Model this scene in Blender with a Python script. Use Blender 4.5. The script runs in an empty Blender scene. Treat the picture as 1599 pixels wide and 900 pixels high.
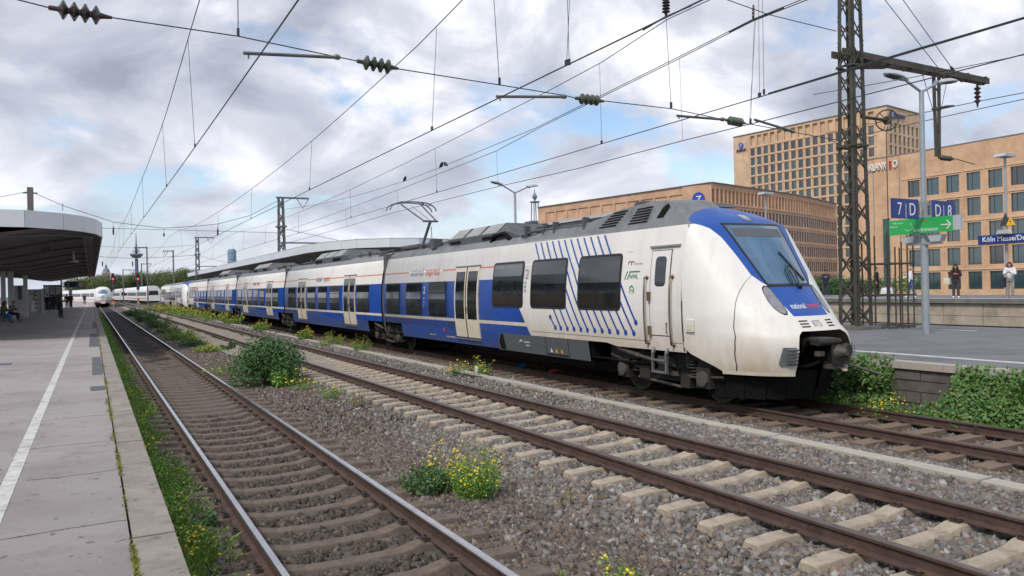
import bpy, bmesh, math, random
import numpy as np
from math import sin, cos, pi, radians, atan2, sqrt
from mathutils import Vector, Matrix
random.seed(7)
rng = np.random.default_rng(11)
S = bpy.context.scene
COL = S.collection

# ------------------------------------------------------------------ camera, sky, sun, exposure
FX, CX, CY, CAMH = 1200.0, 799.5, 450.0, 2.2          # focal length in px of the 1599 wide photograph; rail head of the near track is Z = 0
RW = np.array([[0.8771, -0.0191, 0.48], [-0.4799, 0.008, 0.8773], [-0.0206, -0.9998, -0.0021]])
def ray(x, y): return RW @ np.array([(x-CX)/FX, (y-CY)/FX, 1.0])
def at(x, y, X=None, Y=None, Z=None):                   # photo measurement -> place in the world on a known plane
    d = ray(x, y)
    t = X/d[0] if X is not None else Y/d[1] if Y is not None else (Z-CAMH)/d[2]
    return Vector((t*d[0], t*d[1], CAMH+t*d[2]))
def px(P):
    q = RW.T @ (np.array(P, float)-np.array([0, 0, CAMH]))
    return CX+FX*q[0]/q[2], CY+FX*q[1]/q[2], q[2]
cam = bpy.data.cameras.new('camera'); co = bpy.data.objects.new('camera', cam); COL.objects.link(co)
cam.sensor_width = 36; cam.lens = 36*FX/1599; cam.clip_start = .1; cam.clip_end = 9000
m = Matrix(((RW[0, 0], -RW[0, 1], -RW[0, 2], 0), (RW[1, 0], -RW[1, 1], -RW[1, 2], 0), (RW[2, 0], -RW[2, 1], -RW[2, 2], CAMH), (0, 0, 0, 1)))
co.matrix_world = m
S.camera = co
S.view_settings.view_transform = 'Standard'; S.view_settings.look = 'None'; S.view_settings.gamma = 1
S.view_settings.use_curve_mapping = False
S.view_settings.exposure = 0.72
SUN_EL, SUN_AZ = radians(48), radians(-118)              # azimuth from +Y towards +X
w = bpy.data.worlds.new('World'); S.world = w; w.use_nodes = True
nt = w.node_tree; N = nt.nodes; L = nt.links
for n in list(N): N.remove(n)
def nd(t, **k):
    n = N.new(t)
    for a, b in k.items(): setattr(n, a, b)
    return n
sky = nd('ShaderNodeTexSky', sky_type='NISHITA', sun_disc=False, sun_elevation=SUN_EL, sun_rotation=SUN_AZ, air_density=1.0, dust_density=.6, ozone_density=1.6)
tc = nd('ShaderNodeTexCoord'); sep = nd('ShaderNodeSeparateXYZ'); L.new(tc.outputs['Generated'], sep.inputs[0])
zc = nd('ShaderNodeMath', operation='MAXIMUM'); zc.inputs[1].default_value = 0.0; L.new(sep.outputs['Z'], zc.inputs[0])
za = nd('ShaderNodeMath', operation='ADD'); za.inputs[1].default_value = .5; L.new(zc.outputs[0], za.inputs[0])
dv = nd('ShaderNodeVectorMath', operation='DIVIDE'); L.new(tc.outputs['Generated'], dv.inputs[0])
cmb = nd('ShaderNodeCombineXYZ'); [L.new(za.outputs[0], cmb.inputs[i]) for i in range(3)]; L.new(cmb.outputs[0], dv.inputs[1])
def noise(scale, detail, rough, off, src=None, dist=0.0):
    mp = nd('ShaderNodeMapping'); mp.inputs['Location'].default_value = off; L.new((src or dv).outputs[0], mp.inputs[0])
    n = nd('ShaderNodeTexNoise'); n.inputs['Scale'].default_value = scale; n.inputs['Detail'].default_value = detail
    n.inputs['Roughness'].default_value = rough; n.inputs['Distortion'].default_value = dist; L.new(mp.outputs[0], n.inputs['Vector']); return n
def ramp(src, pts):
    r = nd('ShaderNodeValToRGB'); L.new(src, r.inputs[0]); e = r.color_ramp.elements
    while len(e) < len(pts): e.new(.5)
    for q, (p, c) in zip(e, pts): q.position = p; q.color = (c[0], c[1], c[2], 1) if hasattr(c, '__len__') else (c, c, c, 1)
    return r
SKYOFF = (-18.73, 18.75, -3.05)
cov = noise(2.6, 10, .55, SKYOFF, dist=.2)
cover = ramp(cov.outputs['Fac'], [(.37, 0), (.47, 1)])
shade = noise(3.4, 10, .53, (SKYOFF[0]+5.3, SKYOFF[1]-2.2, 1.9), dist=.35)
cloud = ramp(shade.outputs['Fac'], [(.33, (2.3, 2.55, 3.15)), (.43, (3.3, 3.55, 4.2)), (.52, (4.5, 4.65, 5.25)), (.61, (6.7, 6.65, 7.05))])
lowc = nd('ShaderNodeMapRange'); lowc.inputs[1].default_value = .02; lowc.inputs[2].default_value = .16; lowc.inputs[3].default_value = 1; lowc.inputs[4].default_value = 0; L.new(zc.outputs[0], lowc.inputs[0])
cvm = nd('ShaderNodeMath', operation='MAXIMUM'); L.new(cover.outputs[0], cvm.inputs[0]); L.new(lowc.outputs[0], cvm.inputs[1])
mx = nd('ShaderNodeMixRGB'); L.new(cvm.outputs[0], mx.inputs[0]); L.new(sky.outputs[0], mx.inputs[1])
hz = nd('ShaderNodeMapRange'); hz.inputs[1].default_value = 0; hz.inputs[2].default_value = .25; hz.inputs[3].default_value = .55; hz.inputs[4].default_value = 0
L.new(zc.outputs[0], hz.inputs[0])
m2 = nd('ShaderNodeMixRGB'); L.new(hz.outputs[0], m2.inputs[0]); L.new(cloud.outputs[0], m2.inputs[1]); m2.inputs[2].default_value = (4.9, 5.15, 5.8, 1)
L.new(m2.outputs[0], mx.inputs[2])
bg = nd('ShaderNodeBackground'); bg.inputs['Strength'].default_value = .1; L.new(mx.outputs[0], bg.inputs[0])
ow = nd('ShaderNodeOutputWorld'); L.new(bg.outputs[0], ow.inputs[0])
sl = bpy.data.lights.new('sun', 'SUN'); sl.energy = 1.5; sl.angle = radians(12); sl.color = (1, .95, .88)
so = bpy.data.objects.new('sun', sl); COL.objects.link(so)
sd = Vector((sin(SUN_AZ)*cos(SUN_EL), cos(SUN_AZ)*cos(SUN_EL), sin(SUN_EL)))
so.rotation_euler = sd.to_track_quat('Z', 'Y').to_euler()

# ------------------------------------------------------------------ materials
def mat(name, col, rough=.65, metal=0., var=.14, sc=3., bump=0., bsc=60., dirt=None, stretch=(1, 1, 1), spec=.5, island=0., isl2=None, grime=None, tint=None, specks=None, streak=None, ior=None):
    """colour with noise variation; dirt=(colour, amount, scale); island = random tone per loose piece; grime=(colour,z0,z1,amount) real soiling that thins out upwards"""
    M = bpy.data.materials.new(name); M.use_nodes = True; t = M.node_tree; n = t.nodes; l = t.links
    b = n['Principled BSDF']; b.inputs['Roughness'].default_value = rough; b.inputs['Metallic'].default_value = metal
    b.inputs['Specular IOR Level'].default_value = spec
    tcn = n.new('ShaderNodeTexCoord'); mp = n.new('ShaderNodeMapping'); mp.inputs['Scale'].default_value = stretch; l.new(tcn.outputs['Object'], mp.inputs[0])
    def nz(s, d=6, r=.6):
        q = n.new('ShaderNodeTexNoise'); q.inputs['Scale'].default_value = s; q.inputs['Detail'].default_value = d; q.inputs['Roughness'].default_value = r; l.new(mp.outputs[0], q.inputs['Vector']); return q
    def mixc(f, a, c, typ='MIX'):
        x = n.new('ShaderNodeMixRGB'); x.blend_type = typ
        (l.new(f, x.inputs[0]) if not isinstance(f, float) else setattr(x.inputs[0], 'default_value', f))
        for i, v in ((1, a), (2, c)):
            if isinstance(v, (tuple, list)): x.inputs[i].default_value = (*v[:3], 1)
            else: l.new(v, x.inputs[i])
        return x.outputs[0]
    def mr(src, a, c, lo, hi):
        x = n.new('ShaderNodeMapRange'); x.inputs[1].default_value = a; x.inputs[2].default_value = c; x.inputs[3].default_value = lo; x.inputs[4].default_value = hi; l.new(src, x.inputs[0]); return x.outputs[0]
    f = mr(nz(sc).outputs['Fac'], .3, .7, 0, 1)
    c = mixc(f, tuple(v*(1-var) for v in col), tuple(min(1, v*(1+var)) for v in col))
    if island or isl2:
        g = n.new('ShaderNodeNewGeometry')
        if isl2:
            r = n.new('ShaderNodeValToRGB'); l.new(g.outputs['Random Per Island'], r.inputs[0]); e = r.color_ramp.elements
            while len(e) < len(isl2): e.new(.5)
            for i, (q, cc) in enumerate(zip(e, isl2)): q.position = i/(len(isl2)-1); q.color = (*cc, 1)
            c = mixc(.88, c, r.outputs[0])
        if island: c = mixc(1.0, c, mixc(g.outputs['Random Per Island'], (1-island,)*3, (1+island,)*3), 'MULTIPLY')
    if dirt:
        c = mixc(mr(nz(dirt[2], 8, .65).outputs['Fac'], .5, .68, 0, dirt[1]), c, dirt[0])
    if tint:                                                # broad second tone
        c = mixc(mr(nz(tint[1], 4, .5).outputs['Fac'], .42, .6, 0, tint[2]), c, tint[0])
    if grime:
        s = n.new('ShaderNodeSeparateXYZ'); l.new(tcn.outputs['Object'], s.inputs[0])
        z = mr(s.outputs['Z'], grime[1], grime[2], grime[3], 0)
        q = n.new('ShaderNodeMath'); q.operation = 'MULTIPLY'; l.new(z, q.inputs[0]); l.new(mr(nz(1.3, 8, .7).outputs['Fac'], .3, .6, .35, 1.25), q.inputs[1]); q.use_clamp = True
        c = mixc(q.outputs[0], c, grime[0])
    if specks: c = mixc(mr(nz(specks[2], 2, .5).outputs['Fac'], specks[3], specks[3]+.05, 0, specks[1]), c, specks[0])
    if streak:                                              # run-off streaks, long in Z
        m3 = n.new('ShaderNodeMapping'); m3.inputs['Scale'].default_value = (streak[2], streak[2], streak[2]*.05); l.new(tcn.outputs['Object'], m3.inputs[0])
        q = n.new('ShaderNodeTexNoise'); q.inputs['Scale'].default_value = 1; q.inputs['Detail'].default_value = 6; q.inputs['Roughness'].default_value = .7; l.new(m3.outputs[0], q.inputs['Vector'])
        c = mixc(mr(q.outputs['Fac'], .52, .72, 0, streak[1]), c, streak[0])
    if ior: b.inputs['IOR'].default_value = ior
    l.new(c, b.inputs['Base Color'])
    if rough < .95:
        l.new(mr(nz(sc*2.3).outputs['Fac'], .3, .7, max(.02, rough-.08), min(1, rough+.08)), b.inputs['Roughness'])
    if bump:
        bp = n.new('ShaderNodeBump'); bp.inputs['Strength'].default_value = bump; bp.inputs['Distance'].default_value = .02
        l.new(nz(bsc, 8, .7).outputs['Fac'], bp.inputs['Height']); l.new(bp.outputs[0], b.inputs['Normal'])
    return M
def glassmat(name, col, rough=.04, var=.5, sc=.6):
    return mat(name, col, rough, 0, var, sc, ior=2.1)
def emit(name, col, s):
    M = bpy.data.materials.new(name); M.use_nodes = True; b = M.node_tree.nodes['Principled BSDF']
    b.inputs['Base Color'].default_value = (*col, 1); b.inputs['Emission Color'].default_value = (*col, 1); b.inputs['Emission Strength'].default_value = s; return M

M = {}
M['asphalt'] = mat('asphalt', (.33, .295, .285), .9, var=.22, sc=1.1, bump=.8, bsc=70, specks=((.10, .095, .095), .6, 9, .66), streak=None, dirt=((.19, .17, .168), .7, 2.2), tint=((.40, .37, .355), .4, .6))
M['asphalt_dark'] = mat('asphalt_dark', (.165, .168, .178), .85, var=.15, sc=.8, bump=.35, bsc=60, dirt=((.09, .09, .095), .5, 1.2))
M['patch'] = mat('asphalt_patch', (.105, .108, .122), .85, var=.15, bump=.4)
M['slab'] = mat('edge_slab', (.285, .25, .215), .88, var=.18, sc=2.4, bump=.45, bsc=70, dirt=((.17, .145, .125), .7, 4.), island=.14, specks=((.12, .11, .10), .6, 14, .64))
M['coping'] = mat('coping', (.40, .37, .32), .85, var=.15, bump=.3, island=.12, dirt=((.2, .18, .15), .5, 3))
M['line'] = mat('line_paint', (.56, .55, .52), .8, var=.15, sc=5, dirt=((.24, .23, .22), .75, 7), bump=.15)
M['wallblock'] = mat('wall_block', (.13, .115, .10), .9, var=.3, sc=3, bump=.5, bsc=30, island=.2)
M['wallpanel'] = mat('wall_panel', (.40, .35, .27), .88, var=.18, sc=1.2, bump=.3, island=.12, dirt=((.17, .15, .12), .75, .9))
M['wallcap'] = mat('wall_cap', (.17, .165, .15), .9, var=.3, sc=2, bump=.3)
M['rust'] = mat('rusty_rail', (.085, .052, .038), .75, .1, var=.3, sc=6, bump=.25, bsc=40)
M['railtop'] = mat('rail_top', (.50, .49, .50), .24, 1., var=.12, sc=3)
M['railtop2'] = mat('dull_rail_top', (.20, .155, .14), .36, .8, var=.2, sc=4)
M['sleeper1'] = mat('sleeper_brown', (.15, .118, .09), .9, var=.22, sc=6, bump=.45, bsc=40, dirt=((.07, .056, .046), .8, 5))
M['sleeper2'] = mat('sleeper_tan', (.40, .34, .26), .9, var=.2, sc=6, bump=.5, bsc=60, dirt=((.22, .18, .14), .8, 4))
M['sleeper3'] = mat('sleeper_wood', (.20, .148, .108), .9, var=.25, sc=6, bump=.4, bsc=30, stretch=(1, 4, 4))
M['clip'] = mat('rail_clip', (.06, .042, .034), .7, .2, var=.3)
M['bed'] = mat('ballast_bed', (.095, .083, .072), .95, var=.35, sc=14, bump=1., bsc=22, dirt=((.06, .053, .048), .75, 9), tint=((.17, .145, .115), .5, .25))
M['stone'] = mat('ballast_stone', (.2, .18, .16), .9, var=.15, sc=30, bump=.3, bsc=60,
    isl2=[(.05, .046, .042), (.17, .135, .105), (.26, .245, .228), (.08, .076, .073), (.30, .225, .16), (.19, .19, .193), (.12, .088, .07), (.42, .40, .375), (.135, .13, .133), (.21, .15, .105), (.068, .068, .072), (.30, .285, .27), (.16, .118, .085), (.225, .222, .222)])
M['stone_brown'] = mat('ballast_stone_brown', (.14, .11, .09), .9, var=.15, sc=30, bump=.3, bsc=60,
    isl2=[(.04, .034, .03), (.14, .105, .078), (.23, .18, .135), (.07, .06, .053), (.185, .14, .102), (.10, .082, .072), (.32, .285, .25), (.12, .093, .074), (.17, .155, .148), (.055, .047, .043), (.20, .145, .105), (.13, .125, .125)])
M['stone_dark'] = mat('ballast_stone_dark', (.1, .09, .08), .9, var=.15, sc=30, isl2=[(.024, .019, .016), (.06, .046, .035), (.10, .076, .057), (.036, .028, .023), (.17, .135, .105), (.05, .038, .03), (.085, .064, .047)])
M['sand'] = mat('sand_fill', (.27, .232, .18), .95, var=.2, sc=5, bump=.5, bsc=50, dirt=((.16, .14, .11), .5, 3))
M['oilbed'] = mat('oily_bed', (.036, .029, .025), .97, var=.45, sc=9, bump=1., bsc=25, spec=.2, dirt=((.075, .06, .05), .6, 14))
M['trough'] = mat('trough_lid', (.42, .385, .32), .9, var=.14, sc=3, bump=.3, island=.08, dirt=((.24, .21, .17), .5, 4))
M['ground'] = mat('ground_far', (.12, .115, .095), .95, var=.3, sc=.05, dirt=((.07, .09, .04), .7, .03))
# train
WHITE = (.80, .785, .745)
M['white'] = mat('train_white', WHITE, .45, var=.04, sc=.7, grime=((.44, .34, .19), .5, 1.75, .8), dirt=((.62, .58, .50), .3, 1.2), stretch=(1, 1, .5), streak=((.50, .46, .38), .28, 5.), spec=.4)
M['cream'] = mat('train_cream', (.70, .63, .50), .4, var=.06, dirt=((.45, .38, .27), .4, 2))
M['blue'] = mat('train_blue', (.007, .072, .37), .33, var=.10, sc=.9, dirt=((.015, .045, .17), .5, 1.3), grime=((.05, .05, .07), .4, 1.25, .65), streak=((.03, .055, .16), .5, 5.))
M['noseblue'] = mat('nose_blue', (.018, .085, .36), .36, var=.06, sc=1.2)
M['orange'] = mat('train_orange', (.62, .13, .055), .45, var=.08)
M['roofgrey'] = mat('roof_grey', (.215, .225, .235), .6, .15, var=.12, dirt=((.08, .08, .08), .5, 2))
M['roofdark'] = mat('roof_dark', (.10, .104, .114), .65, .1, var=.2, dirt=((.04, .038, .036), .5, 2))
M['rooflight'] = mat('roof_lid', (.33, .335, .33), .55, .1, var=.1, dirt=((.15, .15, .14), .4, 2))
M['skirt'] = mat('skirt_grey', (.10, .112, .118), .5, var=.12, dirt=((.06, .055, .05), .5, 3))
M['black'] = mat('black_gear', (.010, .0095, .009), .92, spec=.15, var=.4, sc=5)
M['gear'] = mat('bogie_grey', (.032, .029, .026), .7, .2, var=.35, sc=6)
M['gearlight'] = mat('bogie_light', (.085, .078, .068), .65, .2, var=.3, sc=6)
M['steel'] = mat('steel_grey', (.30, .31, .32), .42, .6, var=.12)
M['rubber'] = mat('rubber', (.018, .018, .02), .5, var=.2)
M['glass'] = mat('train_glass', (.012, .016, .018), .04, 0, .6, 1.6, ior=1.85)
M['glass2'] = glassmat('hopper_glass', (.06, .072, .078), .08, .3)
M['wind'] = mat('windscreen', (.025, .11, .21), .02, 0, .5, 1.1, ior=2.5)  # blue of the reflected sky is put into the base colour
M['lens'] = glassmat('headlight_lens', (.23, .24, .26), .12, .3, 4)
M['joint'] = mat('gangway_bellows', (.10, .10, .105), .75, var=.3, dirt=((.13, .07, .03), .5, 2))
M['brass'] = mat('handrail', (.22, .17, .11), .45, .6, var=.2)
M['lettergrey'] = mat('letter_grey', (.22, .25, .34), .5, var=.05)
M['letterwhite'] = mat('letter_white', (.78, .79, .8), .5, var=.03)
M['letterred'] = mat('letter_red', (.62, .07, .06), .5, var=.03)
M['letterblack'] = mat('letter_black', (.03, .03, .035), .5, var=.03)
M['green'] = mat('letter_green', (.02, .24, .12), .5, var=.05)
M['yellow'] = mat('warning_yellow', (.8, .45, .02), .5, var=.05)
M['traingrey'] = mat('second_train_grey', (.36, .38, .42), .3, var=.12, sc=1.5)
M['icewhite'] = mat('fast_train_white', (.78, .77, .76), .3, var=.03)
M['red'] = mat('red_paint', (.55, .05, .05), .5, var=.08)
# metalwork, signs, wood
M['olive'] = mat('mast_olive', (.062, .062, .048), .75, .2, var=.3, sc=2.5, bump=.2, dirt=((.11, .05, .028), .75, 1.6), tint=((.12, .115, .10), .8, .4))
M['galv'] = mat('galvanised', (.36, .40, .42), .5, .45, var=.12, sc=3)
M['galvdark'] = mat('mast_grey', (.16, .175, .175), .6, .3, var=.2)
M['wire'] = mat('wire', (.055, .06, .065), .55, .4, var=.1)
M['insul'] = mat('insulator', (.055, .07, .045), .3, var=.25)
M['insulbrown'] = mat('insulator_brown', (.045, .032, .03), .3, var=.25)
M['signblue'] = mat('sign_blue', (.013, .04, .21), .4, var=.06)
M['signgreen'] = mat('sign_green', (.03, .42, .10), .4, var=.06)
M['signgrey'] = mat('sign_grey', (.45, .47, .48), .5, var=.08)
M['fascia'] = mat('canopy_fascia', (.68, .72, .74), .45, .1, var=.05, sc=.6, island=.04)
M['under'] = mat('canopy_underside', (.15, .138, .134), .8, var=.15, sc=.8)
M['rib'] = mat('canopy_rib', (.105, .098, .098), .7, var=.15)
M['column'] = mat('white_column', (.52, .55, .57), .6, var=.08)
M['postconc'] = mat('concrete_post', (.16, .135, .12), .85, var=.15)
M['tray'] = mat('cable_tray', (.33, .32, .30), .6, .2, var=.15)
M['paper'] = mat('poster_paper', (.55, .53, .50), .6, var=.25, sc=1.5)
M['skin'] = mat('skin', (.50, .30, .22), .6, var=.06)
# buildings
def brick(name, a, b, mort, sc):
    Mx = bpy.data.materials.new(name); Mx.use_nodes = True; t = Mx.node_tree; n = t.nodes; l = t.links; bs = n['Principled BSDF']; bs.inputs['Roughness'].default_value = .85
    tcn = n.new('ShaderNodeTexCoord'); mp = n.new('ShaderNodeMapping'); l.new(tcn.outputs['Object'], mp.inputs[0])
    sx = n.new('ShaderNodeSeparateXYZ'); l.new(mp.outputs[0], sx.inputs[0]); ad = n.new('ShaderNodeMath'); l.new(sx.outputs['X'], ad.inputs[0]); l.new(sx.outputs['Y'], ad.inputs[1])
    cb = n.new('ShaderNodeCombineXYZ'); l.new(ad.outputs[0], cb.inputs[0]); l.new(sx.outputs['Z'], cb.inputs[1])
    br = n.new('ShaderNodeTexBrick'); br.inputs['Scale'].default_value = sc; br.inputs['Color1'].default_value = (*a, 1); br.inputs['Color2'].default_value = (*b, 1); br.inputs['Mortar'].default_value = (*mort, 1)
    br.inputs['Mortar Size'].default_value = .012; l.new(cb.outputs[0], br.inputs['Vector'])
    nz = n.new('ShaderNodeTexNoise'); nz.inputs['Scale'].default_value = .35; nz.inputs['Detail'].default_value = 8; l.new(mp.outputs[0], nz.inputs['Vector'])
    mr = n.new('ShaderNodeMapRange'); mr.inputs[1].default_value = .3; mr.inputs[2].default_value = .7; mr.inputs[3].default_value = .82; mr.inputs[4].default_value = 1.16; l.new(nz.outputs['Fac'], mr.inputs[0])
    mu = n.new('ShaderNodeMixRGB'); mu.blend_type = 'MULTIPLY'; mu.inputs[0].default_value = 1; l.new(br.outputs['Color'], mu.inputs[1]); l.new(mr.outputs[0], mu.inputs[2]); l.new(mu.outputs[0], bs.inputs['Base Color']); return Mx
M['brick1'] = brick('ochre_brick', (.66, .425, .26), (.57, .355, .215), (.61, .41, .27), 1.6)
M['brick2'] = brick('pale_brick', (.66, .46, .30), (.60, .42, .27), (.62, .45, .30), 1.3)
M['brick3'] = brick('pink_brick', (.60, .38, .25), (.53, .33, .21), (.55, .36, .25), 1.4)
M['band'] = mat('stone_band', (.62, .44, .29), .8, var=.1, sc=.5)
M['wframe'] = mat('window_frame', (.055, .06, .065), .5, .2, var=.15)
M['wglass'] = glassmat('office_glass', (.03, .075, .08), .03, .6, .12)
M['wglass2'] = glassmat('dark_office_glass', (.018, .022, .026), .06, .5, .2)
M['wglass3'] = mat('narrow_window_glass', (.018, .02, .024), .25, 0, .5, .3, spec=.4)
M['zinc'] = mat('roof_edge', (.20, .20, .20), .6, var=.1)
M['hazeconc'] = mat('hazed_concrete', (.115, .155, .23), .8, var=.08)  # concrete with the blue of distant haze mixed into its colour
M['farglass'] = mat('tower_glass', (.22, .31, .42), .3, var=.15, sc=.05)
M['plaster'] = mat('plaster', (.55, .36, .25), .85, var=.1)
M['slate'] = mat('slate_roof', (.17, .21, .24), .7, var=.15)
M['far_grey'] = mat('far_house_wall', (.36, .36, .37), .85, var=.12, sc=.3)
# plants
def leaf(name, cols, rough=.6):
    Mx = mat(name, cols[0], rough, var=.1, sc=3, isl2=cols); b = Mx.node_tree.nodes['Principled BSDF']
    return Mx
M['leaf_dark'] = leaf('leaf_dark', [(.03, .085, .024), (.055, .135, .034), (.085, .18, .045), (.04, .105, .03)])
M['leaf_ivy'] = leaf('leaf_ivy', [(.04, .10, .02), (.07, .18, .032), (.12, .25, .05), (.055, .13, .025), (.15, .21, .05), (.09, .21, .045)])
M['leaf_bright'] = leaf('leaf_bright', [(.12, .27, .035), (.17, .34, .05), (.23, .38, .07), (.14, .30, .04)])
M['leaf_grass'] = leaf('leaf_grass', [(.11, .24, .03), (.17, .32, .045), (.25, .36, .07), (.13, .27, .035), (.32, .34, .10)])
M['leaf_mid'] = leaf('leaf_mid', [(.05, .12, .035), (.075, .16, .05), (.10, .18, .06), (.06, .13, .045)])
M['leaf_tree'] = leaf('leaf_tree', [(.08, .125, .045), (.11, .15, .05), (.14, .175, .055), (.17, .185, .06), (.09, .135, .05)])
M['flower'] = leaf('flower_yellow', [(.62, .44, .012), (.75, .56, .02), (.55, .45, .03)])
M['drygrass'] = leaf('dry_grass', [(.28, .22, .12), (.36, .29, .17), (.22, .17, .09)])
M['moss'] = leaf('moss', [(.12, .17, .02), (.20, .22, .03), (.28, .25, .05), (.16, .19, .03)])
M['stem'] = mat('stem', (.13, .21, .06), .8, var=.2)
M['bark'] = mat('bark', (.09, .07, .05), .9, var=.25, sc=4, bump=.4)

# ------------------------------------------------------------------ mesh builder and scene helpers
ORG = {}
class MB:
    def __init__(s): s.v = []; s.f = []; s.m = []
    def add(s, vs, fs, m=0):
        b = len(s.v); s.v += [tuple(v) for v in vs]; s.f += [tuple(i+b for i in f) for f in fs]; s.m += [m]*len(fs); return s
    def box(s, x0, x1, y0, y1, z0, z1, m=0):
        return s.add([(x0, y0, z0), (x1, y0, z0), (x1, y1, z0), (x0, y1, z0), (x0, y0, z1), (x1, y0, z1), (x1, y1, z1), (x0, y1, z1)],
                     [(0, 3, 2, 1), (4, 5, 6, 7), (0, 1, 5, 4), (1, 2, 6, 5), (2, 3, 7, 6), (3, 0, 4, 7)], m)
    def beam(s, p, q, a, b, m=0, up=(0, 0, 1)):                # box bar from p to q, a across, b along 'up'
        p = Vector(p); q = Vector(q); d = (q-p).normalized(); u = Vector(up)
        if abs(d.dot(u)) > .99: u = Vector((0, 1, 0))
        r = d.cross(u).normalized()*a/2; u = r.cross(d).normalized()*b/2
        return s.add([p-r-u, p+r-u, p+r+u, p-r+u, q-r-u, q+r-u, q+r+u, q-r+u], [(0, 3, 2, 1)[::-1], (4, 5, 6, 7)[::-1], (0, 1, 5, 4)[::-1], (1, 2, 6, 5)[::-1], (2, 3, 7, 6)[::-1], (3, 0, 4, 7)[::-1]], m)
    def tube(s, pts, r, n=6, m=0, r2=None, cap=True):
        pts = [Vector(p) for p in pts]; R = r if hasattr(r, '__len__') else [r+((r2 if r2 is not None else r)-r)*i/(len(pts)-1) for i in range(len(pts))]
        vs = []; fs = []
        d0 = (pts[1]-pts[0]).normalized(); u = Vector((0, 0, 1)) if abs(d0.z) < .9 else Vector((1, 0, 0))
        for i, p in enumerate(pts):
            d = (pts[min(i+1, len(pts)-1)]-pts[max(i-1, 0)]).normalized(); a = d.cross(u)
            if a.length < 1e-5: a = d.cross(Vector((0, 1, 0)))
            a.normalize(); b = d.cross(a)
            vs += [p+(a*cos(2*pi*k/n)+b*sin(2*pi*k/n))*R[i] for k in range(n)]
        for i in range(len(pts)-1):
            fs += [(i*n+k, i*n+(k+1) % n, (i+1)*n+(k+1) % n, (i+1)*n+k) for k in range(n)]
        if cap: fs += [tuple(range(n))[::-1], tuple((len(pts)-1)*n+k for k in range(n))]
        return s.add(vs, fs, m)
    def lathe(s, prof, c=(0, 0, 0), n=12, m=0, axis=(0, 0, 1)):
        ax = Vector(axis).normalized(); u = Vector((1, 0, 0)) if abs(ax.x) < .9 else Vector((0, 1, 0)); a = ax.cross(u).normalized(); b = ax.cross(a); c = Vector(c)
        vs = [c+ax*z+(a*cos(2*pi*k/n)+b*sin(2*pi*k/n))*r for r, z in prof for k in range(n)]
        fs = [(i*n+k, i*n+(k+1) % n, (i+1)*n+(k+1) % n, (i+1)*n+k) for i in range(len(prof)-1) for k in range(n)]
        fs += [tuple(range(n))[::-1], tuple((len(prof)-1)*n+k for k in range(n))]
        return s.add(vs, fs, m)
    def prism(s, poly, d, m=0):                                # poly: 3D points of one end, d: extrusion vector
        n = len(poly); p = [Vector(v) for v in poly]; d = Vector(d)
        return s.add(p+[v+d for v in p], [tuple(range(n))[::-1], tuple(n+i for i in range(n))]+[(i, (i+1) % n, n+(i+1) % n, n+i) for i in range(n)], m)
    def grid(s, rows, m=0, flip=False):
        nr, nc = len(rows), len(rows[0]); vs = [p for r in rows for p in r]
        fs = [(i*nc+j, i*nc+j+1, (i+1)*nc+j+1, (i+1)*nc+j) for i in range(nr-1) for j in range(nc-1)]
        if flip: fs = [f[::-1] for f in fs]
        return s.add(vs, fs, m)
    def mesh(s, name, mats, off=(0, 0, 0), smooth=False):
        me = bpy.data.meshes.new(name); o = Vector(off)
        me.from_pydata([(v[0]-o.x, v[1]-o.y, v[2]-o.z) for v in s.v], [], s.f)
        mats = mats if isinstance(mats, (list, tuple)) else [mats]
        for q in mats: me.materials.append(M[q] if isinstance(q, str) else q)
        if len(mats) > 1: me.polygons.foreach_set('material_index', s.m)
        if smooth is not False:
            me.polygons.foreach_set('use_smooth', [True]*len(me.polygons))
            if smooth is not True: me.set_sharp_from_angle(angle=radians(smooth))
        me.update(); return me
    def fixnormals(s): return s
    def build(s, name, mats, parent=None, smooth=False, label=None):
        off = ORG.get(root(parent).name, (0, 0, 0)) if parent else (0, 0, 0)
        me = s.mesh(name, mats, off, smooth)
        bm = bmesh.new(); bm.from_mesh(me); bmesh.ops.recalc_face_normals(bm, faces=bm.faces); bm.to_mesh(me); bm.free()
        o = bpy.data.objects.new(name, me); COL.objects.link(o)
        if parent: o.parent = parent
        if label: o['label'] = label
        return o
def root(o):
    while o.parent: o = o.parent
    return o
def thing(name, label, cat, loc=(0, 0, 0), group=None, kind=None):
    o = bpy.data.objects.new(name, None); COL.objects.link(o); o.location = loc; o.empty_display_size = .3; ORG[o.name] = tuple(loc)
    return tag(o, label, cat, group, kind)
def tag(o, label=None, cat=None, group=None, kind=None):
    if label: o['label'] = label
    if cat: o['category'] = cat
    if group: o['group'] = group
    if kind: o['kind'] = kind
    return o
def struct(o): o['kind'] = 'structure'; return o
def stuff(o): o['kind'] = 'stuff'; return o
def inst(name, me, parent, loc=(0, 0, 0), rot=None, scale=None):
    o = bpy.data.objects.new(name, me); COL.objects.link(o); o.parent = parent
    g = Vector(ORG.get(root(parent).name, (0, 0, 0))); o.location = Vector(loc)-g if parent.parent is None else Vector(loc)
    if rot is not None: o.rotation_euler = rot
    if scale is not None: o.scale = scale
    return o
def dup(r, loc, rotz=None, label=None, group=None):
    c = r.copy(); COL.objects.link(c); c.location = loc
    if rotz is not None: c.rotation_euler = (0, 0, rotz)
    if label: c['label'] = label
    if group: c['group'] = group
    for ch in list(r.children):
        d = ch.copy(); COL.objects.link(d); d.parent = c
        for g in list(ch.children):
            e = g.copy(); COL.objects.link(e); e.parent = d
    return c
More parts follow.
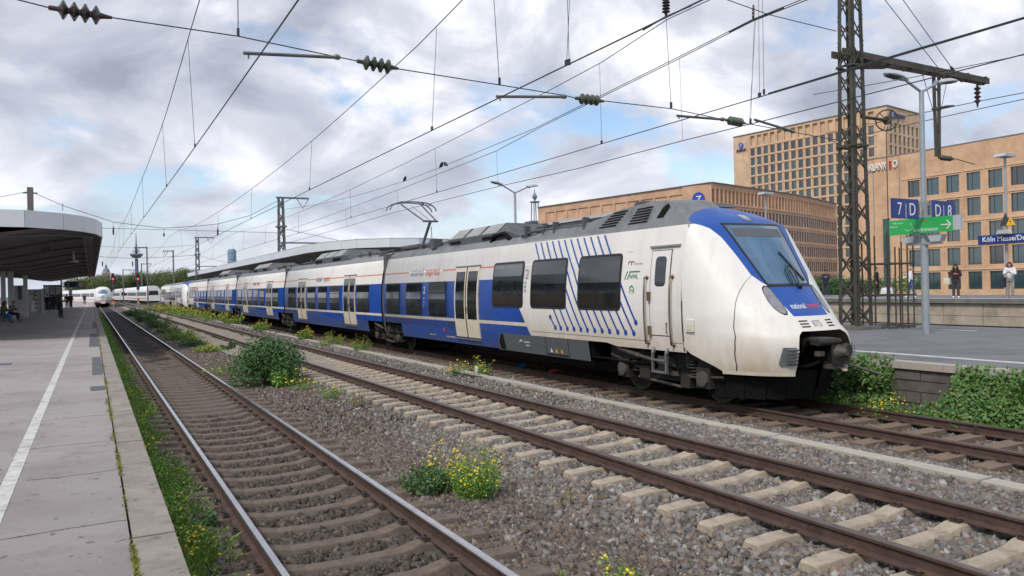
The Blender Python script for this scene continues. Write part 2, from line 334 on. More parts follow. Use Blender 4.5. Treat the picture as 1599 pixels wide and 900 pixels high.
def npmesh(name, V, F, mats, smooth=False, mi=None):
    """V (n,3), F (k,3|4) numpy"""
    me = bpy.data.meshes.new(name); k = F.shape[1]
    me.vertices.add(len(V)); me.vertices.foreach_set('co', np.ascontiguousarray(V, dtype=np.float32).ravel())
    me.loops.add(F.size); me.loops.foreach_set('vertex_index', np.ascontiguousarray(F, dtype=np.int32).ravel())
    me.polygons.add(len(F)); me.polygons.foreach_set('loop_start', np.arange(0, F.size, k, dtype=np.int32)); me.polygons.foreach_set('loop_total', np.full(len(F), k, dtype=np.int32))
    for q in (mats if isinstance(mats, (list, tuple)) else [mats]): me.materials.append(M[q])
    if mi is not None: me.polygons.foreach_set('material_index', np.asarray(mi, dtype=np.int32))
    me.update(calc_edges=True); me.validate(); return me
def link(name, me, parent=None):
    o = bpy.data.objects.new(name, me); COL.objects.link(o)
    if parent: o.parent = parent
    return o
def text(s, size, loc, xdir, ydir, matn, parent, depth=.004, align='LEFT', name='lettering', xs=1.0, shear=0.0, fill=0.0):
    cu = bpy.data.curves.new('t', 'FONT'); cu.body = s; cu.size = size; cu.extrude = depth; cu.align_x = align; cu.resolution_u = 3; cu.shear = shear; cu.offset = fill
    o = bpy.data.objects.new('t', cu); COL.objects.link(o); bpy.context.view_layer.update()
    me = bpy.data.meshes.new_from_object(o.evaluated_get(bpy.context.evaluated_depsgraph_get()))
    bpy.data.objects.remove(o); bpy.data.curves.remove(cu)
    x = Vector(xdir).normalized(); y = Vector(ydir).normalized(); z = x.cross(y)
    g = Vector(ORG.get(root(parent).name, (0, 0, 0))) if parent else Vector((0, 0, 0))
    T = Matrix(((x.x*xs, y.x, z.x, loc[0]-g.x), (x.y*xs, y.y, z.y, loc[1]-g.y), (x.z*xs, y.z, z.z, loc[2]-g.z), (0, 0, 0, 1)))
    me.transform(T); me.materials.clear(); me.materials.append(M[matn]); me.name = name
    return link(name, me, parent)
def leaves(c, rad, n, size, seed=0, shell=.55, lumps=5, flat=.3, aspect=.55, zmin=None, up=0.):
    """n small leaf quads spread through a lumpy crown; returns V, F"""
    r = np.random.default_rng(seed); c = np.array(c, float); rad = np.array(rad, float)
    lc = r.normal(size=(lumps, 3)); lc /= np.linalg.norm(lc, axis=1)[:, None]; lc[:, 2] = np.abs(lc[:, 2])*.9-.1; lc *= r.uniform(.35, .62, (lumps, 1)); lr = r.uniform(.34, .6, lumps)
    k = r.integers(0, lumps, n); d = r.normal(size=(n, 3)); d /= np.linalg.norm(d, axis=1)[:, None]
    q = r.uniform(shell, 1, n)**.7
    p = lc[k]+d*(lr[k]*q)[:, None]*r.uniform(.8, 1.12, (n, 1))
    P = c+p*rad
    if zmin is not None: P[:, 2] = np.maximum(P[:, 2], zmin+r.uniform(0, .05, n))
    nn = d*(1-flat)+r.normal(size=(n, 3))*.6; nn[:, 2] += up; nn /= np.linalg.norm(nn, axis=1)[:, None]
    t = np.cross(nn, r.normal(size=(n, 3))); t /= np.linalg.norm(t, axis=1)[:, None]; b = np.cross(nn, t)
    s = size*r.uniform(.6, 1.3, (n, 1)); a = t*s; b = b*s*aspect
    V = np.stack([P-a, P+b*.9-a*.1, P+a, P-b*.9-a*.1], 1).reshape(-1, 3)
    return V, np.arange(4*n).reshape(-1, 4)
def cat(parts):
    V = []; F = []; mi = []; o = 0
    for (v, f, m) in parts: V.append(v); F.append(f+o); o += len(v); mi.append(np.full(len(f), m))
    return np.concatenate(V), np.concatenate(F), np.concatenate(mi)
def blades(P, h, wd, seed=0, lean=.4):
    r = np.random.default_rng(seed); n = len(P); a = r.uniform(0, 2*pi, n); dx = np.stack([np.cos(a), np.sin(a), np.zeros(n)], 1)
    hh = h*r.uniform(.5, 1.3, n); ln = r.normal(size=(n, 2))*lean*hh[:, None]*.6
    tip = P+np.stack([ln[:, 0], ln[:, 1], hh], 1); mid = P+np.stack([ln[:, 0]*.35, ln[:, 1]*.35, hh*.6], 1); w2 = wd*r.uniform(.6, 1.3, (n, 1))
    V = np.stack([P-dx*w2, P+dx*w2, tip+dx*w2*.15, mid-dx*w2], 1).reshape(-1, 3)
    return V, np.arange(4*n).reshape(-1, 4)
def discs(P, size, seed=0):
    r = np.random.default_rng(seed); n = len(P); nn = r.normal(size=(n, 3))*.45+np.array([-.15, -.25, 1]); nn /= np.linalg.norm(nn, axis=1)[:, None]
    t = np.cross(nn, r.normal(size=(n, 3))); t /= np.linalg.norm(t, axis=1)[:, None]; b = np.cross(nn, t); s = size*r.uniform(.7, 1.3, (n, 1))
    V = np.stack([P+t*s, P+b*s, P-t*s, P-b*s], 1).reshape(-1, 3)
    return V, np.arange(4*n).reshape(-1, 4)

# ------------------------------------------------------------------ ground, ballast, tracks, platforms
g = MB(); g.add([(-3000, -600, -.75), (3000, -600, -.75), (3000, 5000, -.75), (-3000, 5000, -.75)], [(0, 1, 2, 3)]); struct(g.build('ground', 'ground'))
TX = {1: (2.03, 0.0), 2: (6.30, .10), 3: (11.11, -.05), 4: (35.3, -.05)}
def zbed(X): return np.interp(X, [.2, .85, 1.15, 3.2, 3.9, 4.7, 5.1, 5.45, 5.75, 6.85, 7.15, 7.6, 8.2, 8.55, 8.95, 9.7, 12.8, 22, 24, 33, 39], [-.17, -.165, -.235, -.235, -.25, -.24, -.112, -.125, -.165, -.165, -.125, -.112, -.12, -.12, -.16, -.275, -.30, -.30, -.28, -.28, -.3])
xs = np.concatenate([np.arange(.3, 13.0, .1), np.arange(13, 40, .5)]); ys = np.concatenate([np.arange(-3, 16, .1), np.arange(16, 60, .5), np.arange(60, 420, 6)])
XX, YY = np.meshgrid(xs, ys); ZZ = zbed(XX)+rng.normal(0, .012, XX.shape)*(XX < 13)
V = np.stack([XX, YY, ZZ], -1).reshape(-1, 3); nx = len(xs); idx = np.arange(len(ys)*nx).reshape(len(ys), nx)
F = np.stack([idx[:-1, :-1], idx[:-1, 1:], idx[1:, 1:], idx[1:, :-1]], -1).reshape(-1, 4)
struct(link('ballast_bed', npmesh('ballast_bed', V, F, 'bed')))
# loose stones
def stones(name, n, xr, yr, smin, smax, faces20, skip, matn, seed, zoff=0.):
    r = np.random.default_rng(seed)
    X = r.uniform(*xr, n); u = r.uniform(0, 1, n); Y = yr[0]+(yr[1]-yr[0])*u
    keep = np.ones(n, bool)
    P = np.stack([X, Y, zbed(X)], 1); q = (P-np.array([0, 0, CAMH]))@RW
    keep &= (q[:, 2] > .5) & (np.abs(q[:, 0]/q[:, 2]*FX) < 980) & (q[:, 1]/q[:, 2]*FX < 640)
    for k, (tx, tz) in TX.items():
        on = np.abs(X-tx) < (1.33 if k != 3 else 1.3); ph = (Y-SLP[k]) % .6; keep &= ~(on & ((ph < .15) | (ph > .45)))
        keep &= ~(np.abs(np.abs(X-tx)-.753) < .085)
    keep &= ~(np.abs(X-8.72) < .17)
    for s in skip: keep &= ~s(X, Y)
    P = P[keep]; n = len(P); sz = smin+(smax-smin)*r.random(n)**1.6
    P[:, 2] += zoff+r.uniform(-.2, .55, n)*sz
    if faces20:
        B = np.array([(x, y, z) for z in (-1, 1) for y in (-1, 1) for x in (-1, 1)], float)*.72
        Fb = np.array([(0, 2, 1), (1, 2, 3), (4, 5, 6), (5, 7, 6), (0, 1, 4), (1, 5, 4), (2, 6, 3), (3, 6, 7), (0, 4, 2), (2, 4, 6), (1, 3, 5), (3, 7, 5)])
    else:
        B = np.array([(1, 0, 0), (-1, 0, 0), (0, 1, 0), (0, -1, 0), (0, 0, 1), (0, 0, -1)], float); Fb = np.array([(0, 2, 4), (2, 1, 4), (1, 3, 4), (3, 0, 4), (2, 0, 5), (1, 2, 5), (3, 1, 5), (0, 3, 5)])
    W = (B[None]+r.normal(0, .26, (n, len(B), 3))) * (sz[:, None]*np.array([1, 1, 1])*r.uniform(.5, 1.2, (n, 3)))[:, None, :]
    A = r.normal(size=(n, 4)); A /= np.linalg.norm(A, axis=1)[:, None]; a, b, c, d = A.T
    R = np.stack([np.stack([1-2*(c*c+d*d), 2*(b*c-a*d), 2*(b*d+a*c)], -1), np.stack([2*(b*c+a*d), 1-2*(b*b+d*d), 2*(c*d-a*b)], -1), np.stack([2*(b*d-a*c), 2*(c*d+a*b), 1-2*(b*b+c*c)], -1)], 1)
    V = np.einsum('nij,nkj->nki', R, W)+P[:, None]; nb = len(B)
    F = (Fb[None]+(np.arange(n)*nb)[:, None, None]).reshape(-1, 3)
    stuff(link(name, npmesh(name, V.reshape(-1, 3), F, matn)))
SLP = {1: .12, 2: .08, 3: .3, 4: 0}
inside1 = lambda X, Y: np.abs(X-2.03) < 1.0
stones('ballast_stones', 92000, (4.2, 9.75), (3.0, 12.5), .019, .050, True, [inside1, lambda X, Y: (X < 5.0) & (np.sin(X*37+Y*23)*.5+.5 > (X-4.2)/.8)], 'stone', 1)
stones('ballast_stones', 34000, (2.7, 5.0), (3.0, 12.5), .018, .040, True, [inside1, lambda X, Y: (X > 4.2) & (np.sin(X*37+Y*23)*.5+.5 < (X-4.2)/.8)], 'stone_brown', 6)
stones('ballast_stones', 6000, (.85, 1.3), (3.0, 12.5), .02, .05, True, [], 'stone_brown', 7)
stones('ballast_stones', 16000, (9.7, 12.6), (4.0, 13), .02, .045, True, [], 'stone_brown', 2)
stones('ballast_stones', 27000, (1.1, 2.95), (3.2, 16), .018, .042, True, [lambda X, Y: ~inside1(X, Y)], 'stone_dark', 3, -.008)
stones('ballast_stones', 44000, (4.4, 9.9), (12.5, 40), .03, .06, False, [lambda X, Y: (Y > 22) & (np.abs(X-6.3) < 1.7)], 'stone', 4)
stones('ballast_stones', 20000, (2.8, 4.6), (12.5, 40), .03, .06, False, [], 'stone_brown', 8)
stones('ballast_stones', 14000, (9.6, 12.6), (13, 42), .03, .06, False, [], 'stone_brown', 9)
stones('ballast_stones', 9000, (3.2, 9.9), (40, 75), .05, .10, False, [lambda X, Y: np.abs(X-6.3) < 1.7], 'stone', 5)
# darker, oily bed of the platform track further on; sandy fill in the middle track
o = MB(); o.grid([[(x, y, -.19-.11*max(0, min(1, (34-y)/16))+.010*sin(y*9+x*5)+.02*sin(y*1.9+x*2.3)*sin(x*3.1)) for x in (1.37, 1.6, 1.8, 2.03, 2.26, 2.46, 2.69)] for y in [17+i*.5 for i in range(60)]+[47+i*1.5 for i in range(80)]]); struct(o.build('oily_track_fill', 'oilbed', smooth=True))
o = MB(); sandz = lambda x, y: -.06-.12*max(0, min(1, (27-y)/9))+.03*sin(x*3+y*1.3)*sin(y*.7)+.012*sin(x*11+y*5)
o.grid([[(x, y, sandz(x, y)-(.10 if x < 4.9 else .03)) for x in (4.5, 4.8, 5.1, 5.3, 5.48)] for y in [18+i*.5 for i in range(60)]+[48+i*1.5 for i in range(75)]])
o.grid([[(x, y, sandz(x, y)) for x in (5.63, 5.85, 6.07, 6.3, 6.52, 6.75, 6.97)] for y in [18+i*.5 for i in range(60)]+[48+i*1.5 for i in range(75)]])
struct(o.build('sand_strip', 'sand', smooth=True))

def rail_part(tr, x, z, y0, y1, topm, inner):
    prof = [(-.062, 0), (.062, 0), (.062, .012), (.011, .032), (.009, .108), (.035, .122), (.035, .146), (.026, .157), (-.026, .157), (-.035, .146), (-.035, .122), (-.009, .108), (-.011, .032), (-.062, .012)]
    ys = [y0, y0+6]+[y0+20+30*i for i in range(int((y1-y0-20)/30)+1)]+[y1]
    b = MB(); n = len(prof)
    for y in ys: b.v += [(x+a, y, z-.157+c) for a, c in prof]
    for i in range(len(ys)-1):
        for k in range(n):
            b.f.append((i*n+k, (i+1)*n+k, (i+1)*n+(k+1) % n, i*n+(k+1) % n)); b.m.append(1 if k in (6, 7, 8) else 0)
    b.f.append(tuple(range(n))); b.m.append(0)
    return b.build('rail', ['rust', topm], tr)
def sleeper_mesh(kind):
    b = MB(); rows = []
    if kind == 3:
        return MB().box(-1.3, 1.3, -.125, .125, -.16, 0).mesh('sleeper', 'sleeper3')
    st = [(-1.3, .078, -.028), (-1.27, .085, -.012), (-.98, .088, -.002), (-.62, .088, -.010), (-.42, .078, -.046), (0, .072, -.058), (.42, .078, -.046), (.62, .088, -.010), (.98, .088, -.002), (1.27, .085, -.012), (1.3, .078, -.028)]
    for x, wd, z in st: rows.append([(x, -.14, -.2), (x, -wd-.004, z-.008), (x, -wd+.004, z), (x, wd-.004, z), (x, wd+.004, z-.008), (x, .14, -.2)])
    b.grid(rows, flip=True); b.add(rows[0], [(0, 1, 2, 3, 4, 5)]); b.add(rows[-1], [(5, 4, 3, 2, 1, 0)])
    me = b.mesh('sleeper', 'sleeper1' if kind == 1 else 'sleeper2'); return me
def track(k, label, y0, y1, ysl, kind, topm):
    x, z = TX[k]; t = thing('railway_track', label, 'railway track', (x, y0, z), 'parallel tracks at the station')
    for s in (-1, 1): rail_part(t, x+s*.753, z, y0, y1, topm, -s)
    me = sleeper_mesh(kind); n = 0; cl = MB(); r = random.Random(k)
    y = ysl[0]+((SLP[k]-ysl[0]) % .6)
    while y < ysl[1]:
        inst('sleeper', me, t, (x+r.uniform(-.02, .02), y, z-.157+.004), (r.uniform(-.01, .01), 0, r.uniform(-.008, .008)))
        if y < 32:
            for s in (-1, 1):
                for q in (-1, 1):
                    X = x+s*.753+q*.095
                    if y < 14:
                        cl.box(X-.026, X+.026, y-.05, y+.05, z-.155, z-.143); cl.lathe([(.013, 0), (.013, .035), (.006, .04)], (X+q*.005, y, z-.137), 6)
                        cl.tube([(X-q*.045, y-.045, z-.138), (X+q*.01, y-.05, z-.12), (X+q*.02, y, z-.117), (X+q*.01, y+.05, z-.12), (X-q*.045, y+.045, z-.138)], .007, 4)
                    else: cl.box(X-.03, X+.03, y-.05, y+.05, z-.155, z-.118)
        y += .6
    stuff(cl.build('rail_clip', 'clip', t)); return t
track(1, 'track with shiny rails and dark brown sleepers running beside the near platform edge', -2, 260, (1.0, 48), 1, 'railtop')
track(2, 'middle track with brown rails and pale tan concrete sleepers, empty', -2, 250, (.5, 30), 2, 'railtop2')
track(3, 'rusty track under the blue and white train, next to the ivy', -4, 250, (2, 42), 3, 'railtop2')
track(4, 'track at the foot of the concrete wall of the far right platform', -10, 120, (8, 40), 3, 'railtop2')
# cable trough lids
t = thing('cable_trough', 'pale concrete cable trough lids in a line between middle track and train', 'cable trough', (8.72, 0, -.1))
lid = MB(); lid.box(-.13, .13, -.492, .492, -.12, 0); me = lid.mesh('trough_lid', 'trough')
for i in range(95):
    y = 1.5+i; dz = -.02 if abs(y-19) > 1.2 else -.08
    inst('trough_lid', me, t, (8.72+random.uniform(-.012, .012), y, -.035+dz+random.uniform(-.008, .008)), (0, 0, random.uniform(-.012, .012)))

# near platform
PZ = .6; PE = .46
p = MB(); p.box(-16, .19, -4, 330, -.5, PZ); p.box(.19, .40, -4, 330, -.5, PZ-.14); plat = struct(p.build('near_platform', 'asphalt'))
e = MB(); r = random.Random(3); sl = []
y = -3.
while y < 120:
    ln = 1.23 if y < 40 else 4.92
    b = MB(); b.box(.205, PE, y+.006, y+ln-.006, PZ-.16, PZ+.006+r.uniform(-.004, .004)); q = b.build('edge_slab', 'slab', plat); y += ln
b = MB(); b.box(.205, PE, 120, 330, PZ-.16, PZ+.006); b.build('edge_slab', 'slab', plat)
b = MB(); yy = [-3, 4.2, 4.22, 9, 9.03, 17, 17.05, 40, 100, 200]
for a, c in ((-3, 4.9), (4.93, 9.6), (9.64, 16.2), (16.25, 31), (31.1, 60), (60.1, 150)): b.box(-.705, -.595, a, c, PZ, PZ+.004)
b.build('white_line', 'line', plat)
for x0, x1, y0, y1 in ((-.02, .17, 17.5, 22.5), (-.05, .17, 14.6, 15.3), (-.1, .17, 27, 36), (.02, .18, 42, 52), (-2.6, -1.7, 21.5, 22.1)):
    MB().box(x0, x1, y0, y1, PZ, PZ+.004).build('asphalt_patch', 'patch', plat)
b = MB(); r = random.Random(5)                                # cracks and day joints of the asphalt, shallow tar seams
for y in (4.55, 6.1, 7.9, 9.5, 11.6, 13.4, 15.2, 18.5, 23.5, 28):
    x = -8.; pts = []
    while x < .19: pts.append((x, y+r.uniform(-.03, .03)+(x*.03))); x += r.uniform(.12, .35)
    pts.append((.19, y)); wd = r.uniform(.004, .011)
    for (x0, a), (x1, c) in zip(pts, pts[1:]):
        if r.random() < .85: b.add([(x0, a-wd*r.random(), PZ+.0015), (x1, c-wd*r.random(), PZ+.0015), (x1, c+wd, PZ+.0015), (x0, a+wd, PZ+.0015)], [(0, 1, 2, 3)])
b.build('tar_seam', 'patch', plat)
# moss in the joint behind the edge slabs
r = np.random.default_rng(4); n = 9000; Y = 2+r.random(n)**1.5*40; X = .197+r.normal(0, .009+.012*(np.sin(Y*2.1)+np.sin(Y*.7)*.8 > .5), n)
keep = (np.sin(Y*1.7)+np.sin(Y*3.9+1)+r.normal(0, .6, n)) > .1
V, F = blades(np.stack([X, Y, np.full(n, PZ)], 1)[keep], .018, .006, 5, .8); stuff(link('moss', npmesh('moss', V, F, 'moss'), plat))

# platform behind the train, with wall of blocks facing the tracks
MZ = .7
p = MB(); p.box(12.98, 23.3, -8, 170, -.5, MZ); p.box(12.9, 12.98, -8, 170, -.5, MZ-.2); mp = struct(p.build('middle_platform', 'asphalt_dark'))
y = 2.
while y < 30:
    b = MB(); b.box(12.74, 13.0, y+.004, y+1.196, MZ-.12, MZ+.005); b.build('edge_slab', 'coping', mp); y += 1.2
b = MB(); b.box(12.74, 13.0, 30, 170, MZ-.12, MZ+.005); b.build('edge_slab', 'coping', mp)
b = MB(); b.box(13.93, 14.12, -8, 150, MZ, MZ+.004); b.build('white_line', 'line', mp)
for y0, y1 in ((9.2, 10.8), (12.5, 14), (5, 7)): MB().box(21.4, 21.55, y0, y1, MZ, MZ+.004).build('white_line', 'line', mp)
for k in range(4):
    for i in range(11):
        y = 3.5+i*1.1+(.55 if k % 2 else 0); z = -.22+k*.2
        MB().box(12.80+random.uniform(-.012, .012), 12.9, y+.008, y+1.092, z+.007, z+.193).build('wall_block', 'wallblock', mp)
# far platform with panelled wall
FZ = 1.1
p = MB(); p.box(38.5, 47, -40, 150, -.7, FZ-.22); p.box(38.3, 47, -40, 150, FZ-.22, FZ); fp = struct(p.build('far_platform', 'asphalt_dark'))
for i in range(22):
    y = 4+i*2.
    for z0, z1 in ((-.5, .25), (.27, .86)): MB().box(38.36+random.uniform(-.01, .01), 38.5, y+.012, y+1.988, z0, z1).build('wall_panel', 'wallpanel', fp)
b = MB(); b.box(38.2, 38.6, -40, 150, FZ-.21, FZ+.012); b.build('wall_cap', 'wallcap', fp)
b = MB(); b.box(38.62, 39.2, -40, 150, FZ+.002, FZ+.014); b.build('white_line', 'line', fp)

# ------------------------------------------------------------------ trains
XC = 11.08; SX = 9.6
def sx(z): return SX+.085*(z-1.7)**2
KZ = [.55, .75, 1.05, 1.25, 1.40, 1.60, 1.85, 2.13, 2.45, 2.80, 3.05, 3.28, 3.42, 3.55, 3.66, 3.74]
KA = [1.38, 1.43, 1.45, 1.46, 1.47, 1.48, 1.48, 1.48, 1.46, 1.41, 1.36, 1.27, 1.14, .93, .65, .25]
KF = [8.98, 8.93, 8.90, 8.96, 9.14, 9.30, 9.53, 9.76, 10.0, 10.25, 10.43, 10.62, 10.82, 11.08, 11.4, 11.75]
KJ = [11.0]*9+[11.0, 11.0, 11.02, 11.3, 11.55, 11.8, 12.0]
KN = [2.5, 2.55, 2.6, 2.55, 2.45, 2.4, 2.4, 2.4, 2.5, 2.5, 2.5, 2.5, 2.5, 2.4, 2.2, 2]
KM = [2.0]*8+[1.9, 1.7, 1.5, 1.45, 1.5, 1.6, 1.8, 2]
def nz_(z): return [float(np.interp(z, KZ, K)) for K in (KA, KF, KJ, KN, KM)]
def nphi(z, dx):
    a, f, j, n, mm = nz_(z); return math.asin(min(1, abs(dx)/a)**(n/2))*(1 if dx >= 0 else -1)
def nose(z, phi, out=0.):
    a, f, j, n, mm = nz_(z); s = abs(sin(phi)); c = max(cos(phi), 0)
    dx = (a+out)*s**(2/n)*(1 if phi >= 0 else -1); return Vector((XC+dx, j-(j-f+out)*c**(2/mm), z))
def nosed(z, dx, out=0.): return nose(z, nphi(z, dx), out)
WSZ = [2.13, 3.30]; WSD = [.53, .73]
BZ = [1.58, 1.75, 2.02, 2.13, 2.19, 2.32, 2.68, 3.02, 3.2, 3.30]; BD = [.43, .47, .52, .545, .62, .73, .80, .89, 1.0, 1.17]
def hend(z):
    if z > .93: return pi/2
    yc = float(np.interp(z, [.55, .66, .92], [10.1, 10.2, 10.9])); lo, hi = 0., pi/2
    for _ in range(24):
        md = (lo+hi)/2
        if nose(z, md).y < yc: lo = md
        else: hi = md
    return lo
def zlevels(): return sorted(set([.62, .7, .8, .9, 1.0, 1.1, 1.2, 1.27, 1.33, 1.4, 1.47, 1.52, 1.58, 1.65, 1.75, 1.85, 1.95, 2.05, 2.13, 2.19, 2.25, 2.32, 2.4, 2.5, 2.6, 2.68, 2.78, 2.9, 3.02, 3.1, 3.2, 3.26, 3.30, 3.36, 3.42, 3.48, 3.55, 3.6, 3.66, 3.70, 3.74]))
def make_nose(cp, T, shellm, bluem, detail=True):
    """cab front of the electric train: white shell, blue mask, windscreen and headlights, as parts of coach cp; T maps points (turned round for the far ends)"""
    Zs = zlevels(); sh = MB(); bl = MB(); ws = MB(); H = pi/2
    def cols(z, a, b, n): return [a+(b-a)*i/n for i in range(n+1)]
    for s in (-1, 1):
        for z0, z1 in zip(Zs, Zs[1:]):
            def edge(z, side):
                if z <= 1.58 and not (side == 'up' and z >= 1.58): return 0.
                return H if z > 3.3001 or (z >= 3.2999 and side == 'up') else nphi(z, float(np.interp(z, BZ, BD)))
            b0 = edge(z0, 'up'); b1 = edge(z1, 'dn')
            hole = z1 <= 1.3301
            def hd(z): return nphi(z, float(np.interp(z, [.6, 1.15, 1.27, 1.33], [.66, .64, .58, .48])))
            lo0, lo1 = (hd(z0), hd(z1)) if hole else (b0, b1)
            if lo0 < H-.01 or lo1 < H-.01:
                rows = [[T(nose(z, s*q)) for q in cols(z, l, hend(z), 22)] for z, l in ((z0, lo0), (z1, lo1))]; sh.grid(rows)
            if hole or z1 <= 1.5801: continue
            w0 = nphi(z0, float(np.interp(z0, WSZ, WSD))) if 2.1299 < z0 < 3.2999 else 0
            w1 = nphi(z1, float(np.interp(z1, WSZ, WSD))) if 2.1301 < z1 < 3.3001 else 0
            if z0 < 2.13 or z0 > 3.2999: w0 = w1 = 0.
            if w0 and w1:
                ws.grid([[T(nose(z, s*q, .004)) for q in cols(z, 0, l, 10)] for z, l in ((z0, w0), (z1, w1))])
            bl.grid([[T(nose(z, s*q)) for q in cols(z, a, b, 16)] for z, a, b in ((z0, w0, b0), (z1, w1, b1))])
    o1 = sh.build('cab_shell', shellm, cp, smooth=42); o2 = bl.build('nose_mask', bluem, cp, smooth=42); o3 = ws.build('windscreen', 'wind', cp, smooth=True)
    for o_ in (o1, o2, o3):
        bm = bmesh.new(); bm.from_mesh(o_.data); bmesh.ops.remove_doubles(bm, verts=bm.verts, dist=.0005); bmesh.ops.recalc_face_normals(bm, faces=bm.faces); bm.to_mesh(o_.data); bm.free()
    # inside of the coupler opening and lip under the bumper
    k = MB(); k.box(*sorted((T(Vector((XC-.64, 0, 0))).x, T(Vector((XC+.64, 0, 0))).x)), *sorted((T(Vector((0, 9.9, 0))).y, T(Vector((0, 11, 0))).y)), .35, 1.45); k.build('coupler_pocket', 'black', cp)
    for s in (-1, 1): k = MB(); k.grid([[T(nose(z, s*q, d)) for q in cols(z, nphi(.62, .66), hend(.62), 14)] for z, d in ((.64, .012), (.575, .012), (.57, -.06))]); k.build('bumper_lip', 'cream', cp, smooth=40)
    # snow plough
    k = MB(); P = [(.2, 9.30), (.55, 9.36), (.85, 9.55), (1.08, 9.85), (1.2, 10.2), (1.25, 10.6)]
    for s in (-1, 1):
        for (a, b), (c, d) in zip(P, P[1:]): k.add([T(Vector((XC+s*a, b, .62))), T(Vector((XC+s*c, d, .62))), T(Vector((XC+s*c*.93, d+.1, .14))), T(Vector((XC+s*a*.93, b+.12, .12)))], [(0, 1, 2, 3)])
    k.add([T(Vector((XC-.2, 9.35, .62))), T(Vector((XC+.2, 9.35, .62))), T(Vector((XC+.186, 9.47, .12))), T(Vector((XC-.186, 9.47, .12)))], [(0, 1, 2, 3)])
    k.build('snow_plough', 'black', cp)
    for s in (-1, 1):
        hl = [(2.05, .55), (2.09, .58), (2.10, .63), (2.06, .68), (1.98, .70), (1.85, .705), (1.74, .69), (1.67, .65), (1.63, .60), (1.63, .555), (1.68, .52), (1.78, .51), (1.92, .53)]
        c = (1.86, .61); k = MB(); k.add([T(nosed(z, s*(d-.02), .012)) for z, d in hl]+[T(nosed(c[0], s*c[1], .03))], [(i, (i+1) % len(hl), len(hl)) for i in range(len(hl))])
        k.add([T(nosed(z, s*(d-.02), .013)) for z, d in hl]+[T(nosed(c[0]+(z-c[0])*1.1, s*(c[1]-.02+(d-c[1])*1.16), .004)) for z, d in hl], [(i, (i+1) % len(hl), len(hl)+(i+1) % len(hl), len(hl)+i) for i in range(len(hl))], 1)
        k.build('headlight', ['lens', 'rubber'], cp, smooth=30)
        if not detail: continue
        k = MB()
        cor = [(1.07, .70), (1.07, .86), (.80, .895), (.765, .88), (.765, .69)]
        k.prism([T(nosed(z, s*d, .014)) for z, d in cor], T(Vector((0, -.02, 0)))-T(Vector((0, 0, 0))), 0)
        for i in range(5):
            z = .785+i*.058; k.prism([T(nosed(z, s*.685, .03)), T(nosed(z, s*.815, .03)), T(nosed(z+.036, s*.815, .055)), T(nosed(z+.036, s*.685, .055))], T(Vector((0, -.03, -.008)))-T(Vector((0, 0, 0))), 1)
        k.build('bumper_grille', ['galvdark', 'steel'], cp)
        k = MB()
        for i in range(3):
            z = 1.39+i*.048; k.add([T(nosed(z, s*.23, .004)), T(nosed(z, s*.40, .004)), T(nosed(z+.022, s*.41, .004)), T(nosed(z+.022, s*.22, .004))], [(0, 1, 2, 3)])
        k.build('air_slot', 'black', cp)
    k = MB(); zs_ = list(np.linspace(2.13, 3.30, 22)); wd_ = lambda z: float(np.interp(z, WSZ, WSD))
    for s in (-1, 1): k.grid([[T(nosed(z, s*(wd_(z)+e), .007)) for e in (-.022, 0, .022)] for z in zs_])
    for za_, zb_ in ((2.10, 2.15), (3.27, 3.31)): k.grid([[T(nosed(z, d, .008)) for d in np.linspace(-wd_(z)-.02, wd_(z)+.02, 25)] for z in (za_, (za_+zb_)/2, zb_)])
    k.build('windscreen_seal', 'rubber', cp, smooth=True)
    if not detail: return
    # coupler
    k = MB(); y0 = 8.72
    k.box(XC-.17, XC+.20, y0, y0+.06, .78, 1.10, 1); k.box(XC-.13, XC+.18, y0+.06, y0+.4, .84, 1.1, 0)
    k.lathe([(.0, 0), (.05, -.0), (.12, .16), (.13, .17)], (XC-.06, y0-.16, .98), 14, 2, (0, 1, 0)); k.lathe([(.10, 0), (.125, .05), (.125, .06), (.0, .06)], (XC+.13, y0-.05, 1.0), 14, 1, (0, 1, 0))
    k.tube([(XC+.10, y0+.12, 1.15), (XC-.44, y0+.12, 1.15)], .058, 10, 1); k.box(XC-.38, XC+.06, y0+.1, y0+.75, 1.10, 1.19, 1); k.box(XC-.30, XC-.02, y0+.08, y0+.5, 1.19, 1.22, 2); k.box(XC-.42, XC-.29, y0+.10, y0+.2, .92, 1.0, 2)
    k.tube([(XC, y0+.4, .95), (XC, 10.2, .95)], .11, 10, 0); k.box(XC-.20, XC-.02, y0+.06, y0+.22, .70, .77, 2)
    k.tube([(XC+.05, y0, .80), (XC+.28, y0-.28, .68), (XC+.42, y0-.5, .60)], .022, 6, 2)
    k.tube([(XC-.3, 9.6, 1.2), (XC-.45, 9.3, .9), (XC-.5, 9.35, .7), (XC-.2, 9.2, .72), (XC-.1, 8.95, .85)], .03, 6, 0)
    k.tube([(XC-.45, y0+.3, 1.2), (XC-.4, 9.2, 1.0), (XC-.25, 9.5, .8)], .035, 6, 0)
    k.build('coupler', ['black', 'gear', 'gearlight', 'cream'], cp, smooth=35)
    # wiper
    k = MB(); a = nosed(2.10, .18, .03); b = nosed(2.45, .26, .06); c = nosed(2.74, .18, .02); d = nosed(2.2, .42, .02)
    k.tube([a, b], .014, 5); k.tube([c, d], .018, 5); k.tube([nosed(2.14, .05, .03), nosed(2.42, .12, .05), nosed(2.55, .235, .05)], .01, 5); k.tube([nosed(2.14, .01, .03), nosed(2.40, .07, .05), nosed(2.5, .2, .05)], .01, 5)
    k.lathe([(.05, -.02), (.05, .05), (.02, .07)], nosed(2.08, .17, .0), 10, 0, (0, -.6, .8)); k.build('wiper', 'rubber', cp)
